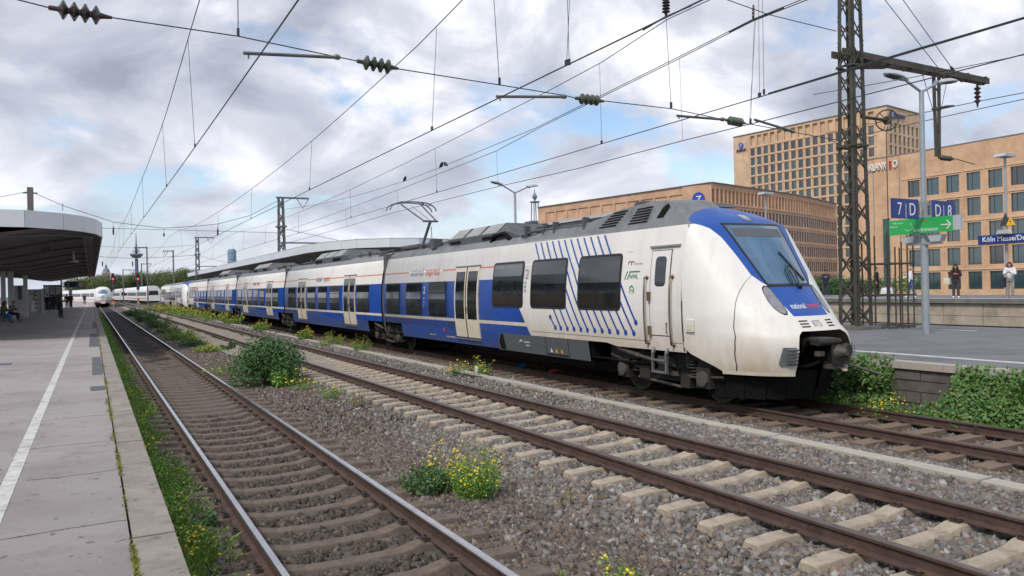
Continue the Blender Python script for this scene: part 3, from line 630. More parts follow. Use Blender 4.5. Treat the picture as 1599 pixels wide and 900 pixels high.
    # sun blind seen behind the top of the windscreen, lamp above it, marks
    k = MB(); k.grid([[T(nosed(z, d, .007)) for d in np.linspace(-.60, .60, 17)] for z in (3.04, 3.09, 3.14, 3.2)]); k.build('destination_display', 'skirt', cp, smooth=True)
    k = MB(); k.grid([[T(nosed(z, d, .012)) for d in (-.09, 0, .09)] for z in (3.36, 3.43, 3.50)]); k.build('top_lamp', 'lens', cp, smooth=True)
def wrap_text(s, size, z, dxc, matn, cp, xs=1., sp=0., bold=0., wide=None):
    """lettering laid on the curved nose front"""
    o = text(s, size, (0, 0, 0), (1, 0, 0), (0, 1, 0), matn, None, .0, 'LEFT', xs=xs, fill=bold)
    me = o.data; o.parent = cp; xs_ = [v.co.x for v in me.vertices]; g = Vector(ORG[root(cp).name])
    for v in me.vertices: v.co = nosed(z+v.co.y, dxc+v.co.x, .006)-g
    return o
def side_rows(zs): return [(sx(z), z) for z in zs]
def panel(b, y0, y1, z0, z1, out, m=0, nz=5):                 # slightly proud skin panel following the body side
    zs = [z0+(z1-z0)*i/nz for i in range(nz+1)]; b.grid([[(sx(z)-out, y0, z), (sx(z)-out, y1, z)] for z in zs], m)
    for y in (y0, y1): b.add([(sx(z)-out, y, z) for z in zs]+[(sx(z)+.02, y, z) for z in zs], [(i, i+1, nz+2+i, nz+1+i) for i in range(nz)], m)
    for z in (z0, z1): b.add([(sx(z)-out, y0, z), (sx(z)-out, y1, z), (sx(z)+.02, y1, z), (sx(z)+.02, y0, z)], [(0, 1, 2, 3)], m)
    return b
def rpanel(b, y0, y1, z0, z1, out, m=0, r=.09):               # skin panel with rounded corners
    us = [0, .04, .12, .25, .45, .7, 1.]; zs = [z0+r*u for u in us]; k = 4
    zs += [z0+r+(z1-z0-2*r)*i/k for i in range(1, k)]+[z1-r*u for u in us[::-1]]
    def ins(z): d = r-min(z-z0, z1-z, r); return r-sqrt(max(0, r*r-d*d))
    b.grid([[(sx(z)-out, y0+ins(z), z), (sx(z)-out, y1-ins(z), z)] for z in zs], m)
    for sd in (0, 1): b.grid([[(sx(z)-out, (y1-ins(z)) if sd else (y0+ins(z)), z), (sx(z)+.02, (y1-ins(z)) if sd else (y0+ins(z)), z)] for z in zs], m)
    return b
def win(cp, T2, y0, y1, z0, z1, frame=.0, hopper=True, rad=.0, gm='glass', name='window', rubber='rubber'):
    b = MB(); r = .085 if frame else .05
    rpanel(b, y0-max(frame, .018), y1+max(frame, .018), z0-max(frame, .018), z1+max(frame, .018), .008, 1, r+.03)
    rpanel(b, y0, y1, z0, z1, .014, 0, r)
    if hopper:
        zh = z0+(z1-z0)*.70; rpanel(b, y0+.04, y1-.04, zh, z1-.03, .018, 2, .05); panel(b, y0, y1, zh-.03, zh-.008, .022, 1, 1)
    b.v = [T2(v) for v in b.v]; return b.build(name, [gm, rubber, 'glass2'], cp)
def door(cp, T2, y0, y1, z0=.74, z1=2.80):
    ym = (y0+y1)/2
    for a, c, gy0, gy1 in ((y0, ym-.012, y0+.10, ym-.13), (ym+.012, y1, ym+.13, y1-.10)):
        b = MB(); panel(b, a, c, z0, z1, .03, 0, 7); panel(b, gy0, gy1, 1.29, 2.64, .036, 1, 5); panel(b, gy0-.02, gy1+.02, 1.27, 2.66, .033, 2, 5)
        b.v = [T2(v) for v in b.v]; b.build('door_leaf', ['cream', 'glass', 'rubber'], cp)
    b = MB(); panel(b, ym-.022, ym+.022, z0, z1, .04, 0, 7); panel(b, y0-.03, y1+.03, z1, z1+.035, .05, 1, 1); panel(b, ym-.06, ym-.03, 1.45, 1.62, .06, 0, 1); panel(b, y0-.02, y1+.02, .66, .70, .045, 2, 1)
    b.v = [T2(v) for v in b.v]; b.build('door_seal', ['rubber', 'roofgrey', 'steel'], cp)
ID = lambda v: v
def body_shell(cp, T2, y0, y1, cb, cl, white, yb=None, zbot=.52, r0=None):
    """coach skin in horizontal paint bands; yb(z) = where the blue ends on the driving coach"""
    zs = [zbot, .75, .96, 1.18, 1.27, 1.6, 2.0, 2.40, 2.725, 2.765, 3.05, 3.3]; b = MB()
    bandm = {(.75): 1, .96: 1, 1.18: 1, 1.27: 2, 1.6: 1, 2.0: 1, 2.40: 1, 2.725: 0, 2.765: 3, 3.05: 0, 3.3: 0}
    for z0, z1 in zip(zs, zs[1:]):
        mm = bandm[z1]
        q0, q1 = (y0, y0) if yb is None else (yb(z0), yb(z1))
        if mm == 3 and yb: q0 = q1 = 18.7
        if mm == 0: q0 = q1 = y0
        if yb is None or mm == 0:
            k0, k1 = (1.75, 1.75) if z1 < .97 and yb is None else (0, 1.75 if z1 < .97 else 0)
            b.grid([[(sx(z), y0+k0*(1-.0*z), z), (sx(z), y1-k1, z)] for z in (z0, z1)], mm)
        else:
            k1 = 1.72 if z1 < .97 else 0
            b.grid([[(sx(z), q, z), (sx(z), y1-k1, z)] for z, q in ((z0, q0), (z1, q1))], mm)
            if z1 > .97: b.grid([[(sx(z), y0, z), (sx(z), q, z)] for z, q in ((z0, q0), (z1, q1))], 0)
    fz = [(2*XC-sx(z), z) for z in (.52, 1.0, 1.7, 2.4, 3.0, 3.3)]
    roof = [(sx(3.3), 3.3), (sx(3.3)+.10, 3.43), (sx(3.3)+.28, 3.55), (sx(3.3)+.6, 3.63), (XC, 3.67)]; roof += [(2*XC-x, z) for x, z in roof[-2::-1]]
    r0 = y0 if r0 is None else r0
    b.grid([[(x, r0, z), (x, y1, z)] for x, z in roof], 4); b.grid([[(x, y0, z), (x, y1, z)] for x, z in fz], 0)
    sec = [(sx(z), z) for z in zs]+roof[1:]+[(x, z) for x, z in fz[-2::-1]]
    for y in (r0, y1): b.add([(x, y, z) for x, z in sec], [tuple(range(len(sec)))], 5)
    b.add([(sx(.6), y0, .6), (sx(.6), y1, .6), (2*XC-sx(.6), y1, .6), (2*XC-sx(.6), y0, .6)], [(0, 1, 2, 3)], 5)
    b.v = [T2(v) for v in b.v]; o_ = b.build('body', [white, cb, 'cream', 'orange', 'roofgrey', 'black'], cp, smooth=30)
    bm = bmesh.new(); bm.from_mesh(o_.data); bmesh.ops.remove_doubles(bm, verts=bm.verts, dist=.0005); bmesh.ops.recalc_face_normals(bm, faces=bm.faces); bm.to_mesh(o_.data); bm.free(); return o_
def coach(tr, y): o = bpy.data.objects.new('coach', None); COL.objects.link(o); o.parent = tr; o.empty_display_size = .2; return o
def bogie(cp, T2, yc, detail=False):
    b = MB()
    for s in (-1, 1):
        X = XC+s*1.05
        for dy in (-1.2, 1.2):
            b.lathe([(.10, -.10), (.42, -.07), (.46, -.05), (.46, .0), (.43, .02), (.40, .03), (.18, .05), (.12, .12)], (XC+s*.78, yc+dy, .41), 22, 0, (s, 0, 0))
            b.lathe([(.40, 0), (.40, .01)], (XC+s*.83, yc+dy, .41), 22, 2, (s, 0, 0)); b.lathe([(.455, -.03), (.462, -.02), (.455, -.01)], (XC+s*.83, yc+dy, .41), 22, 3, (s, 0, 0))
            b.box(min(X, X+s*.24), max(X, X+s*.24), yc+dy-.20, yc+dy+.16, .26, .64, 2); b.lathe([(.15, 0), (.14, .05), (.05, .06)], (X+s*.24, yc+dy-.02, .43), 10, 3, (s, 0, 0)); b.box(min(X-s*.1, X+s*.1), max(X-s*.1, X+s*.1), yc+dy-.5, yc+dy+.5, .60, .98, 0)
            for q in range(6): b.lathe([(.12, 0), (.135, .02), (.12, .04)], (X+s*.1, yc+dy+(.36 if dy > 0 else -.36)*(-1), .40+q*.06), 10, 2)
            b.tube([(X+s*.1, yc+dy-(.52 if dy > 0 else -.52), .3), (X+s*.1, yc+dy-(.52 if dy > 0 else -.52), .85)], .045, 7, 3)
        b.prism([(X, yc-1.75, .60), (X, yc-.72, .50), (X, yc-.5, .30), (X, yc+.5, .30), (X, yc+.72, .50), (X, yc+1.75, .60), (X, yc+1.75, .86), (X, yc-1.75, .86)], (s*.12, 0, 0), 2)
        b.tube([(X+s*.28, yc+1.25, .86), (X+s*.28, yc+.55, .74)], .055, 8, 3); b.tube([(X+s*.28, yc+.55, .74), (X+s*.28, yc-.1, .66)], .035, 8, 3)
        b.box(min(X, X+s*.3), max(X, X+s*.3), yc-.35, yc-.02, .5, .78, 3); b.box(min(X, X+s*.25), max(X, X+s*.25), yc-.55, yc+.1, .42, .52, 3); b.tube([(X+s*.2, yc+.7, .30), (X+s*.2, yc-.6, .22)], .03, 6, 3)
    b.box(XC-1.05, XC+1.05, yc-1.95, yc+1.95, .62, 1.0, 0); b.box(XC-.70, XC+.70, yc-1.9, yc+1.9, .12, .62, 0); b.tube([(XC-1.25, yc-1.7, .5), (XC-1.27, yc-.9, .44), (XC-1.24, yc-.3, .62), (XC-1.26, yc+.6, .5), (XC-1.22, yc+1.7, .7)], .02, 5, 3); b.box(XC-1.3, XC-1.1, yc+.3, yc+.62, .30, .55, 2); b.box(XC-1.28, XC-1.05, yc-.85, yc-.6, .22, .6, 2)
    for dy in (-1.2, 1.2): b.tube([(XC-.8, yc+dy, .41), (XC+.8, yc+dy, .41)], .08, 8, 0)
    b.v = [T2(v) for v in b.v]; return b.build('bogie', ['black', 'steel', 'gear', 'gearlight'], cp, smooth=35)
def roofbox(cp, y0, y1, z=4.02, slope=1.1, wd=1.05, T2=ID):
    """roof equipment case with bevelled top and lid strips"""
    b = MB(); pr = [(XC-wd, 3.50), (XC-wd, z-.3), (XC-wd+.38, z), (XC+wd-.38, z), (XC+wd, z-.3), (XC+wd, 3.50)]
    n = len(pr); A = [(x, y0+(slope if zz > 3.6 else 0)*(1 if zz >= z-.01 else .55), zz) for x, zz in pr]; B = [(x, y1-(.35 if zz >= z-.01 else .1), zz) for x, zz in pr]
    b.add(A+B, [tuple(range(n)), tuple(range(n, 2*n))]+[(i, (i+1) % n, n+(i+1) % n, n+i) for i in range(n)], 0)
    L = y1-y0-slope
    for i in range(3):
        a = y0+slope+.1+i*L/3; c = a+L/3-.2
        b.add([(XC-wd+.02, a, z-.275), (XC-wd+.36, a, z+.012), (XC-wd+.36, c, z+.012), (XC-wd+.02, c, z-.275)], [(0, 1, 2, 3)], 1)
        b.add([(XC-wd+.37, a, z+.014), (XC+wd-.4, a, z+.014), (XC+wd-.4, c, z+.014), (XC-wd+.37, c, z+.014)], [(0, 1, 2, 3)], 1)
        if i != 1: b.box(XC-wd-.02, XC-wd, a+.1, c-.1, 3.56, z-.36, 2)
    b.v = [T2(v) for v in b.v]; b.build('roof_case', ['roofdark', 'rooflight', 'black'], cp)
def roofgear(cp, y0, y1, seed, T2=ID):
    r = random.Random(seed); b = MB()
    for i in range(int((y1-y0)/.55)):
        y = y0+i*.55+r.uniform(0, .2); x = XC-1.05+r.uniform(0, .5); k = r.random()
        if k < .4: b.lathe([(.07, 0), (.07, .05), (.04, .06), (.07, .09), (.04, .12), (.07, .15), (.03, .2)], (x, y, 3.55), 8, 1)
        elif k < .7: b.box(x-.12, x+.2, y, y+.35, 3.5, 3.62+r.random()*.22, 0)
        else: b.tube([(x, y, 3.55), (x, y, 3.72), (x+.1, y+.25, 3.78), (x+.1, y+.6, 3.62)], .03, 6, 0)
    b.tube([(XC-.9, y0, 3.66), (XC-.9, y1, 3.66)], .022, 6, 1); b.tube([(XC-.6, y0, 3.72), (XC-.6, y1, 3.72)], .03, 6, 0)
    b.v = [T2(v) for v in b.v]; b.build('roof_gear', ['roofdark', 'gearlight'], cp, smooth=35)
def mid_coach(tr, yf, T2=ID, blue='blue', white='white', txt=True, gm='glass'):
    """yf: front joint, body runs to yf+16.85"""
    cp = coach(tr, yf); y0 = yf+.16; y1 = yf+16.85-.16
    body_shell(cp, T2, y0, y1, blue, 'cream', white)
    for a, c in ((1.6, 3.2), (5.75, 7.25), (7.85, 9.35), (9.95, 11.45), (14.15, 15.8)): win(cp, T2, yf+a, yf+c, 1.31, 2.38, hopper=abs(a-5.75) < .01, gm=gm)
    for a, c in ((3.4, 5.1), (11.85, 13.6)): door(cp, T2, yf+a, yf+c)
    roofbox(cp, yf+5.2, yf+11.5, 4.05, 1.5, T2=T2); roofgear(cp, yf+11.8, yf+15.8, int(yf), T2); roofgear(cp, yf+1, yf+4.8, int(yf)+1, T2)
    bogie(cp, T2, yf)
    b = MB(); b.box(SX+.14, 2*XC-SX-.14, yf-.165, yf+.165, .75, 3.5, 0)
    for z0, z1 in zip(np.linspace(.6, 3.3, 9), np.linspace(.6, 3.3, 9)[1:]): b.grid([[(sx(z)+.05, yf-.16, z), (sx(z)+.035, yf, z), (sx(z)+.05, yf+.16, z)] for z in (z0, z1)], 0)
    b.v = [T2(v) for v in b.v]; b.build('gangway', 'joint', cp)
    if txt:
        X_ = -1; side_text('national', .40, yf+9.9, 2.62, 'lettergrey', cp); side_text('express', .40, yf+8.55, 2.62, 'letterred', cp)
        side_text('2', .34, yf+9.77, 2.02, 'letterwhite', cp)
    return cp
def side_text(s, size, y, z, matn, cp, xs=.8, off=.007, bold=.0):
    sl = .17*(z+size*.35-1.7); return text(s, size, (sx(z)-off, y, z), (0, -1, 0), (sl, 0, 1), matn, cp, .0005, xs=xs, fill=bold)
def cab_coach(tr, T, T2, y1, blue, white, front=True, bluem='noseblue', shell='white'):
    """driving coach in local coordinates of the front one: cab joint 11.0, inner end y1"""
    cp = coach(tr, 11); yb = lambda z: float(np.interp(z, [.52, 1.18, 1.29, 2.4], [16.4, 16.85, 16.93, 17.74]))
    body_shell(cp, T2, 11.0, y1-.16, blue, 'cream', white, yb, r0=11.95)
    make_nose(cp, T, shell, bluem, front)
    # lower side under the cab door, skirt
    b = MB(); zz = [.96, .9]
    b.add([(sx(.96), 14.1, .965), (sx(.96), 13.5, .965), (sx(.9), 13.1, .90), (sx(.9), 10.95, .90), (sx(.97), 10.95, .97)], [(0, 1, 2, 3, 4)], 0)
    b.v = [T2(v) for v in b.v]; b.build('side_sill', white, cp)
    b = MB()
    for a, c in ((16.0, 18.50), (15.0, 15.98), (14.14, 14.98)):
        b.add([(9.632, a, .95), (9.632, c-(.12 if c > 18 else 0), .95), (9.66, c, .75), (9.70, c, .5), (9.70, a, .5), (9.66, a, .75), (9.95, a, .97), (9.95, c, .97)], [(0, 1, 2, 5), (5, 2, 3, 4), (0, 1, 7, 6)], 0)
        b.add([(9.70, a, .5), (9.70, c, .5), (9.9, c-.25, .3), (9.9, a+.03, .3)], [(0, 1, 2, 3)], 1); b.box(9.75, 10.2, a+.01, c-.01, .45, .95, 1)
    b.add([(9.655, 18.44, .72), (9.628, 18.30, .93), (9.628, 18.16, .93), (9.69, 18.08, .52), (9.696, 18.4, .52)], [(0, 1, 2, 3, 4)], 1); b.add([(9.685, 15.02, .56), (9.685, 15.96, .56), (9.69, 15.96, .53), (9.69, 15.02, .53)], [(0, 1, 2, 3)], 1)
    b.v = [T2(v) for v in b.v]; b.build('skirt_panel', ['skirt', 'black'], cp)
    for a, c in ((17.05, 18.65), (15.03, 16.56), (12.94, 14.44)): win(cp, T2, a, c, 1.70, 2.79, frame=.055, hopper=(a > 17), gm='glass')
    for a, c in ((21.85, 23.2), (23.9, 25.25), (25.95, 27.3)): win(cp, T2, a, c, 1.31, 2.38, hopper=a < 22)
    door(cp, T2, 19.55, 21.15); bogie(cp, T2, 11.9)
    # cab door
    b = MB(); panel(b, 11.36, 11.92, 1.2, 2.83, .012, 0, 7); b.v = [T2(v) for v in b.v]; cd = b.build('cab_door', white, cp)
    b = MB(); panel(b, 11.34, 11.94, 1.185, 2.845, .006, 0, 7); panel(b, 11.12, 11.99, 2.90, 2.935, .04, 1, 1); b.v = [T2(v) for v in b.v]; b.build('door_seal', ['rubber', 'steel'], cp)
    win(cp, T2, 11.47, 11.79, 2.14, 2.72, frame=.035, hopper=False)
    for y in (12.03, 11.27):
        b = MB(); pts = [(sx(z)-.075, y, z) for z in np.linspace(1.03, 2.32, 7)]; b.tube(pts, .018, 7)
        for z in (1.03, 2.32): b.tube([(sx(z)-.075, y, z), (sx(z), y, z)], .022, 6); b.lathe([(.04, 0), (.04, .02)], (sx(z)-.02, y, z), 8, 0, (1, 0, 0))
        b.v = [T2(v) for v in b.v]; b.build('handrail', 'brass', cp, smooth=True)
    b = MB()
    for z in (1.95, 1.28):
        b.box(sx(z)-.06, sx(z), 11.89, 11.96, z-.09, z+.09); b.v = [T2(v) for v in b.v]; b.build('door_hinge', 'brass', cp); b = MB()
    b.tube([(sx(1.35), 11.44, 1.25), (sx(1.35)-.04, 11.42, 1.26), (sx(1.35)-.04, 11.42, 1.44), (sx(1.35), 11.44, 1.45)], .012, 5)
    b.v = [T2(v) for v in b.v]; b.build('door_latch', 'brass', cp)
    b = MB()
    for y in (11.87, 11.47): b.beam((9.66, y, .95), (9.60, y, .84), .05, .05); b.beam((9.60, y, .86), (9.60, y, .47), .05, .03)
    for z in (.72, .49): b.beam((9.60, 11.87, z), (9.60, 11.47, z), .10, .025)
    b.v = [T2(v) for v in b.v]; b.build('cab_step', 'steel', cp)
    return cp
def regional_train(label, dy, flipfirst, blue, white, shell, nmid, bluem='noseblue', big=True):
    tr = thing('regional_train', label, 'train', (XC, 9+dy, -.05), 'electric trains coupled nose to nose')
    ytot = 27.75+16.85*nmid+(27.75-8.9)   # outer end of the rear coach
    T2 = (lambda v: (v[0], v[1]+dy, v[2])); T = (lambda v: Vector((v[0], v[1]+dy, v[2])))
    rear = ytot+8.9+.0
    R2 = (lambda v: (v[0], rear-v[1]+dy, v[2])); R = (lambda v: Vector((v[0], rear-v[1]+dy, v[2])))
    c1 = cab_coach(tr, T, T2, 27.75, blue, white, big, bluem, shell)
    for i in range(nmid): mid_coach(tr, 27.75+16.85*i+dy if False else 27.75+16.85*i, (T2 if dy else ID), blue, white, txt=(big and i < 2), gm='glass')
    c2 = cab_coach(tr, R, R2, 27.75, blue, white, False, bluem, shell)
    return tr, c1, c2
tr, c1, c2 = regional_train('blue and white electric train with sloping blue nose at the middle platform', 0, True, 'blue', 'white', 'white', 3)
mid_last = MB(); yl = 27.75+16.85*3; mid_last.box(SX+.14, 2*XC-SX-.14, yl-.165, yl+.165, .75, 3.5); mid_last.build('gangway', 'joint', c2); bogie(c2, ID, yl)
# pattern, marks and roof of the leading coach
b = MB()
def stripe(p, q, wd=.062):
    n = 6; pts = [(p[0]+(q[0]-p[0])*i/n, p[1]+(q[1]-p[1])*i/n) for i in range(n+1)]
    b.grid([[(sx(z)-.004, y-wd/2, z), (sx(z)-.004, y+wd/2, z)] for y, z in pts])
def dot(y, z, ry=.055, rz=.056): b.add([(sx(z)-.0045, y+ry*cos(a), z+rz*sin(a)) for a in [i*pi/8 for i in range(16)]], [tuple(range(16))])
tops = [13.47+.266*i for i in range(12)]; bots = [(12.39, 1.42), (12.48, 1.2), (12.75, 1.2), (13.02, 1.2), (13.31, 1.2), (13.58, 1.2), (13.86, 1.2), (14.14, 1.2), (14.40, 1.2), (14.68, 1.2), (14.96, 1.2), (15.24, 1.2)]
for i, (tp, bt) in enumerate(zip(tops, bots)):
    tp = tp*1.015; stripe((tp, 3.27), (tp+(bt[0]+.03-tp)*.42, 3.27+(bt[1]-3.27)*.36)); stripe((tp+(bt[0]+.03-tp)*.42, 3.27+(bt[1]-3.27)*.36), bt); dot(*bt)
stripe((15.68, 1.45), (15.48, 1.2)); dot(15.68, 1.45); dot(15.48, 1.2)
b.build('stripe_pattern', 'blue', c1)
b = MB()
for a, c in ((11.0, 0),):
    for z0, z1 in zip(np.linspace(.92, 3.28, 12), np.linspace(.92, 3.28, 12)[1:]): b.grid([[(sx(z)-.003, 10.985, z), (sx(z)-.003, 11.02, z)] for z in (z0, z1)])
cur = [(2.32, -.71), (2.2, -.86), (2.09, -1.0), (1.9, -1.10), (1.75, -1.17), (1.5, -1.225), (1.31, -1.265), (1.0, -1.27), (.8, -1.255), (.62, -1.22)]
for y0_, y1_ in ((11.05, 11.33), (11.95, 16.62)): b.grid([[(sx(z)-.0025, y, z) for y in (y0_, y1_)] for z in (1.066, 1.074)])
cz = np.linspace(.62, 2.32, 40); cd = np.polyval(np.polyfit([c_[0] for c_ in cur], [c_[1] for c_ in cur], 5), cz)
for (z0, d0), (z1, d1) in zip(zip(cz, cd), zip(cz[1:], cd[1:])): n_ = 4; b.grid([[nosed(z0+(z1-z0)*k/n_, d0+(d1-d0)*k/n_+s_*.003, .010) for s_ in (-1, 1)] for k in range(n_+1)])
b.build('panel_joint', 'rubber', c1)
b = MB(); b.box(9.585, 9.62, 10.69, 10.90, 1.30, 1.52); hb = b.build('service_hatch', 'white', c1); b = MB(); b.box(9.578, 9.586, 10.73, 10.86, 1.33, 1.44); b.build('hatch_cover', 'cream', c1)
for i in range(3):
    pass
wrap_text('national', .135, 1.71, -.36, 'letterwhite', c1, .80, bold=.001); wrap_text('express', .135, 1.71, .02, 'letterred', c1, .78, bold=.001); wrap_text('875', .15, 1.40, -.14, 'lettergrey', c1, .95)
side_text('national', .40, 25.0, 2.62, 'lettergrey', c1, .95); side_text('express', .40, 23.62, 2.62, 'letterred', c1, .95)
b = MB(); b.grid([[(sx(z)-.002, 22.25, z), (sx(z)-.002, 25.12, z)] for z in np.linspace(2.715, 2.775, 5)]); b.build('name_panel', 'white', c1)
side_text('2', .34, 23.68, 2.02, 'letterwhite', c1, 1.); 
for i, s_ in enumerate(('o\u00f4', 'oo', 'ii')): side_text('oo' if i < 2 else 'II', .11, 23.66, 1.84-i*.13, 'letterwhite', c1, .9)
side_text('94 80 0442 875-3', .075, 22.0, .66, 'letterwhite', c1, 1.3); side_text('15 430 |  26,6 m', .06, 23.35, .68, 'letterwhite', c1, 1.3)
b = MB(); b.grid([[(sx(z)-.005, 22.03, z), (sx(z)-.005, 22.17, z)] for z in (.84, .95)]); b.build('fire_sticker', 'red', c1)
side_text('2', .36, 16.92, 2.38, 'lettergrey', c1, 1.0)
for i in range(3): side_text('\u25a0\u25a0' if False else '##', .10, 16.94, 2.26-i*.1, 'lettergrey', c1, 1.)
side_text('NWL', .125, 12.60, 2.31, 'green', c1, .95, bold=.001)
b = MB()
for k in (0, .09): b.add([(sx(2.3)-.004, 12.78-k, 2.29), (sx(2.3)-.004, 12.75-k, 2.29), (sx(2.45)-.004, 12.66-k, 2.46), (sx(2.45)-.004, 12.69-k, 2.46)], [(0, 1, 2, 3)])
b.add([(sx(2.45)-.004, 12.62, 2.43), (sx(2.45)-.004, 12.28, 2.43), (sx(2.45)-.004, 12.28, 2.46), (sx(2.45)-.004, 12.62, 2.46)], [(0, 1, 2, 3)]); b.build('association_mark', 'green', c1)
b = MB()
hx = [(sx(2.07)-.004, 12.51+.085*cos(a), 2.07+.11*sin(a)) for a in [pi/6+i*pi/3 for i in range(6)]]; hi = [(v[0], 12.51+(v[1]-12.51)*.75, 2.07+(v[2]-2.07)*.75) for v in hx]
b.add(hx+hi, [(i, (i+1) % 6, 6+(i+1) % 6, 6+i) for i in range(6)]); b.build('hexagon_mark', 'green', c1); side_text('VRR', .06, 12.55, 2.045, 'green', c1, .9)
b = MB(); rg = lambda c, R, r0: b.add([(sx(2.62)-.004, c[0]+R*cos(a), c[1]+R*sin(a)) for a in np.linspace(0, 2*pi, 17)[:-1]]+[(sx(2.62)-.004, c[0]+r0*cos(a), c[1]+r0*sin(a)) for a in np.linspace(0, 2*pi, 17)[:-1]], [(i, (i+1) % 16, 16+(i+1) % 16, 16+i) for i in range(16)])
rg((12.62, 2.60), .07, .05); b.build('round_mark', 'red', c1); b = MB(); rg((12.52, 2.60), .07, .05); b.build('round_mark', 'lettergrey', c1); side_text('nahverkehr', .055, 12.43, 2.59, 'lettergrey', c1, .9); side_text('eine Linie im', .04, 12.75, 2.85, 'signgrey', c1, 1.)
# square sticker pattern is left as a plain grey patch; plate on the skirt
b = MB(); b.grid([[(9.70, 17.15, z), (9.70, 17.3, z)] for z in (.70, .80)]); text('Eisenbahn', .07, (9.648, 17.05, .76), (0, -1, 0), (0, 0, 1), 'letterwhite', c1, .001); text('Betrieb', .06, (9.658, 16.95, .68), (0, -1, 0), (0, 0, 1), 'letterwhite', c1, .001)
b = MB()
b.add([(9.648, 17.22+.07*cos(a), .76+.07*sin(a)) for a in np.linspace(.2, pi-.2, 9)]+[(9.648, 17.22+.045*cos(a), .76+.045*sin(a)) for a in np.linspace(.2, pi-.2, 9)], [(i, i+1, 9+i+1, 9+i) for i in range(8)]); b.build('operator_mark', 'letterwhite', c1)
for y, mm in ((15.75, 'letterwhite'), (15.52, 'yellow'), (15.28, 'yellow')):
    b = MB(); b.add([(9.676, y+.06, .60), (9.676, y-.06, .60), (9.655, y, .71)], [(0, 1, 2)]); b.build('warning_sticker', mm, c1)
# roof of the leading coach: grey fairing with slots beside the cab, long case, pantograph
b = MB(); L_ = [(17.3, 3.28, 3.42), (16.2, 3.28, 3.58), (14.4, 3.28, 3.62), (13.4, 3.28, 3.80), (12.4, 3.28, 3.88), (11.9, 3.28, 3.84), (11.65, 3.28, 3.74), (11.4, 3.28, 3.56), (11.15, 3.28, 3.38), (11.0, 3.28, 3.31)]
xo = lambda z: sx(3.3)+.015+(z-3.3)*.42
b.grid([[(xo(z0), y, z0), (xo((z0+z1)/2), y, (z0+z1)/2), (xo(z1), y, z1), (xo(z1)+.5, y, z1+.03), (XC, y, z1+.05)] for y, z0, z1 in L_]); b.build('roof_fairing', 'roofgrey', c1, smooth=40)
b = MB()
for k, (a, n_) in enumerate(((13.75, 6), (12.95, 6))):
    for i in range(n_):
        z = 3.44+i*.058; y = a-i*.03+(.25 if k == 0 else 0)*(1-i/6); ln = .62-i*.02
        b.add([(xo(z)-.012, y, z), (xo(z)-.012, y-ln, z+.012), (xo(z+.03)-.012, y-ln-.02, z+.042), (xo(z+.03)-.012, y-.02, z+.03)], [(0, 1, 2, 3)])
b.add([(xo(3.5)-.012, 12.05, 3.50), (xo(3.5)-.012, 11.85, 3.5), (xo(3.7)-.012, 11.72, 3.70), (xo(3.78)-.012, 11.80, 3.78), (xo(3.7)-.012, 11.92, 3.72)], [(0, 1, 2, 3, 4)]); b.build('air_intake', 'black', c1)
b = MB(); b.prism([(XC-.78, 13.3, 3.82), (XC-.78, 11.75, 3.74), (XC-.78, 11.95, 3.84), (XC-.78, 13.2, 3.97)], (1.56, 0, 0), 0)
b.add([(XC-.74, 12.0, 3.850), (XC+.74, 12.0, 3.850), (XC+.74, 13.1, 3.968), (XC-.74, 13.1, 3.968)], [(0, 1, 2, 3)], 1); b.build('roof_case', ['roofdark', 'rooflight'], c1)
b = MB(); b.prism([(XC-1.0, 17.25, 3.6), (XC-1.0, 17.0, 3.72), (XC-.55, 16.9, 3.84), (XC+.9, 16.9, 3.84), (XC+1.0, 17.25, 3.6)], (0, -3.6, 0), 0)
b.add([(XC-1.02, 16.95, 3.715), (XC-.55, 16.9, 3.855), (XC-.55, 13.4, 3.855), (XC-1.02, 13.4, 3.715)], [(0, 1, 2, 3)], 1)
b.add([(XC-.54, 16.9, 3.857), (XC+.8, 16.9, 3.857), (XC+.8, 13.4, 3.857), (XC-.54, 13.4, 3.857)], [(0, 1, 2, 3)], 1); b.build('roof_case', ['roofdark', 'rooflight'], c1)
b = MB(); b.tube([(9.98, 17.6, 3.52), (9.98, 17.0, 3.60), (9.98, 15.6, 3.58), (9.98, 14.7, 3.56)], .045, 7); b.tube([(9.96, 17.6, 3.45), (9.96, 16.2, 3.47), (9.95, 15, 3.49)], .03, 6)
for y in (17.3, 16.4, 15.9, 14.6): b.box(9.90, 10.05, y, y+.07, 3.4, 3.75)
b.build('roof_cable', 'roofdark', c1)
roofbox(c1, 17.65, 22.5, 4.0, 1.5); roofgear(c1, 22.7, 27.2, 9)
b = MB(); b.tube([(9.98, 19.4, 3.42), (9.97, 19.2, 3.62), (9.98, 18.6, 3.66), (9.98, 18.25, 3.45)], .06, 8); b.build('roof_cable', 'black', c1, smooth=True)
pg = MB(); kx = XC; by = 26.0; 
A = Vector((kx, 27.3, 3.80)); K = Vector((kx, 26.45, 4.68)); Hh = Vector((kx, 28.35, 5.54))
pg.tube([A, K], .055, 8)
for s in (-1, 1): pg.tube([K+Vector((s*.25, 0, 0)), Hh+Vector((s*.42, 0, -.06))], .032, 7)
pg.tube([K+Vector((-.3, 0, 0)), K+Vector((.3, 0, 0))], .04, 8); pg.tube([A+Vector((.1, -.75, -.05)), K+Vector((.05, .05, -.2))], .015, 5); pg.tube([K+Vector((0, .2, .1)), Hh+Vector((0, 0, -.1))], .012, 5)
for dy in (-.22, .22):
    pg.tube([Hh+Vector((x, dy, z)) for x, z in ((-.97, -.30), (-.9, -.17), (-.74, -.05), (-.5, .02), (0, .04), (.5, .02), (.74, -.05), (.9, -.17), (.97, -.30))], .026, 6)
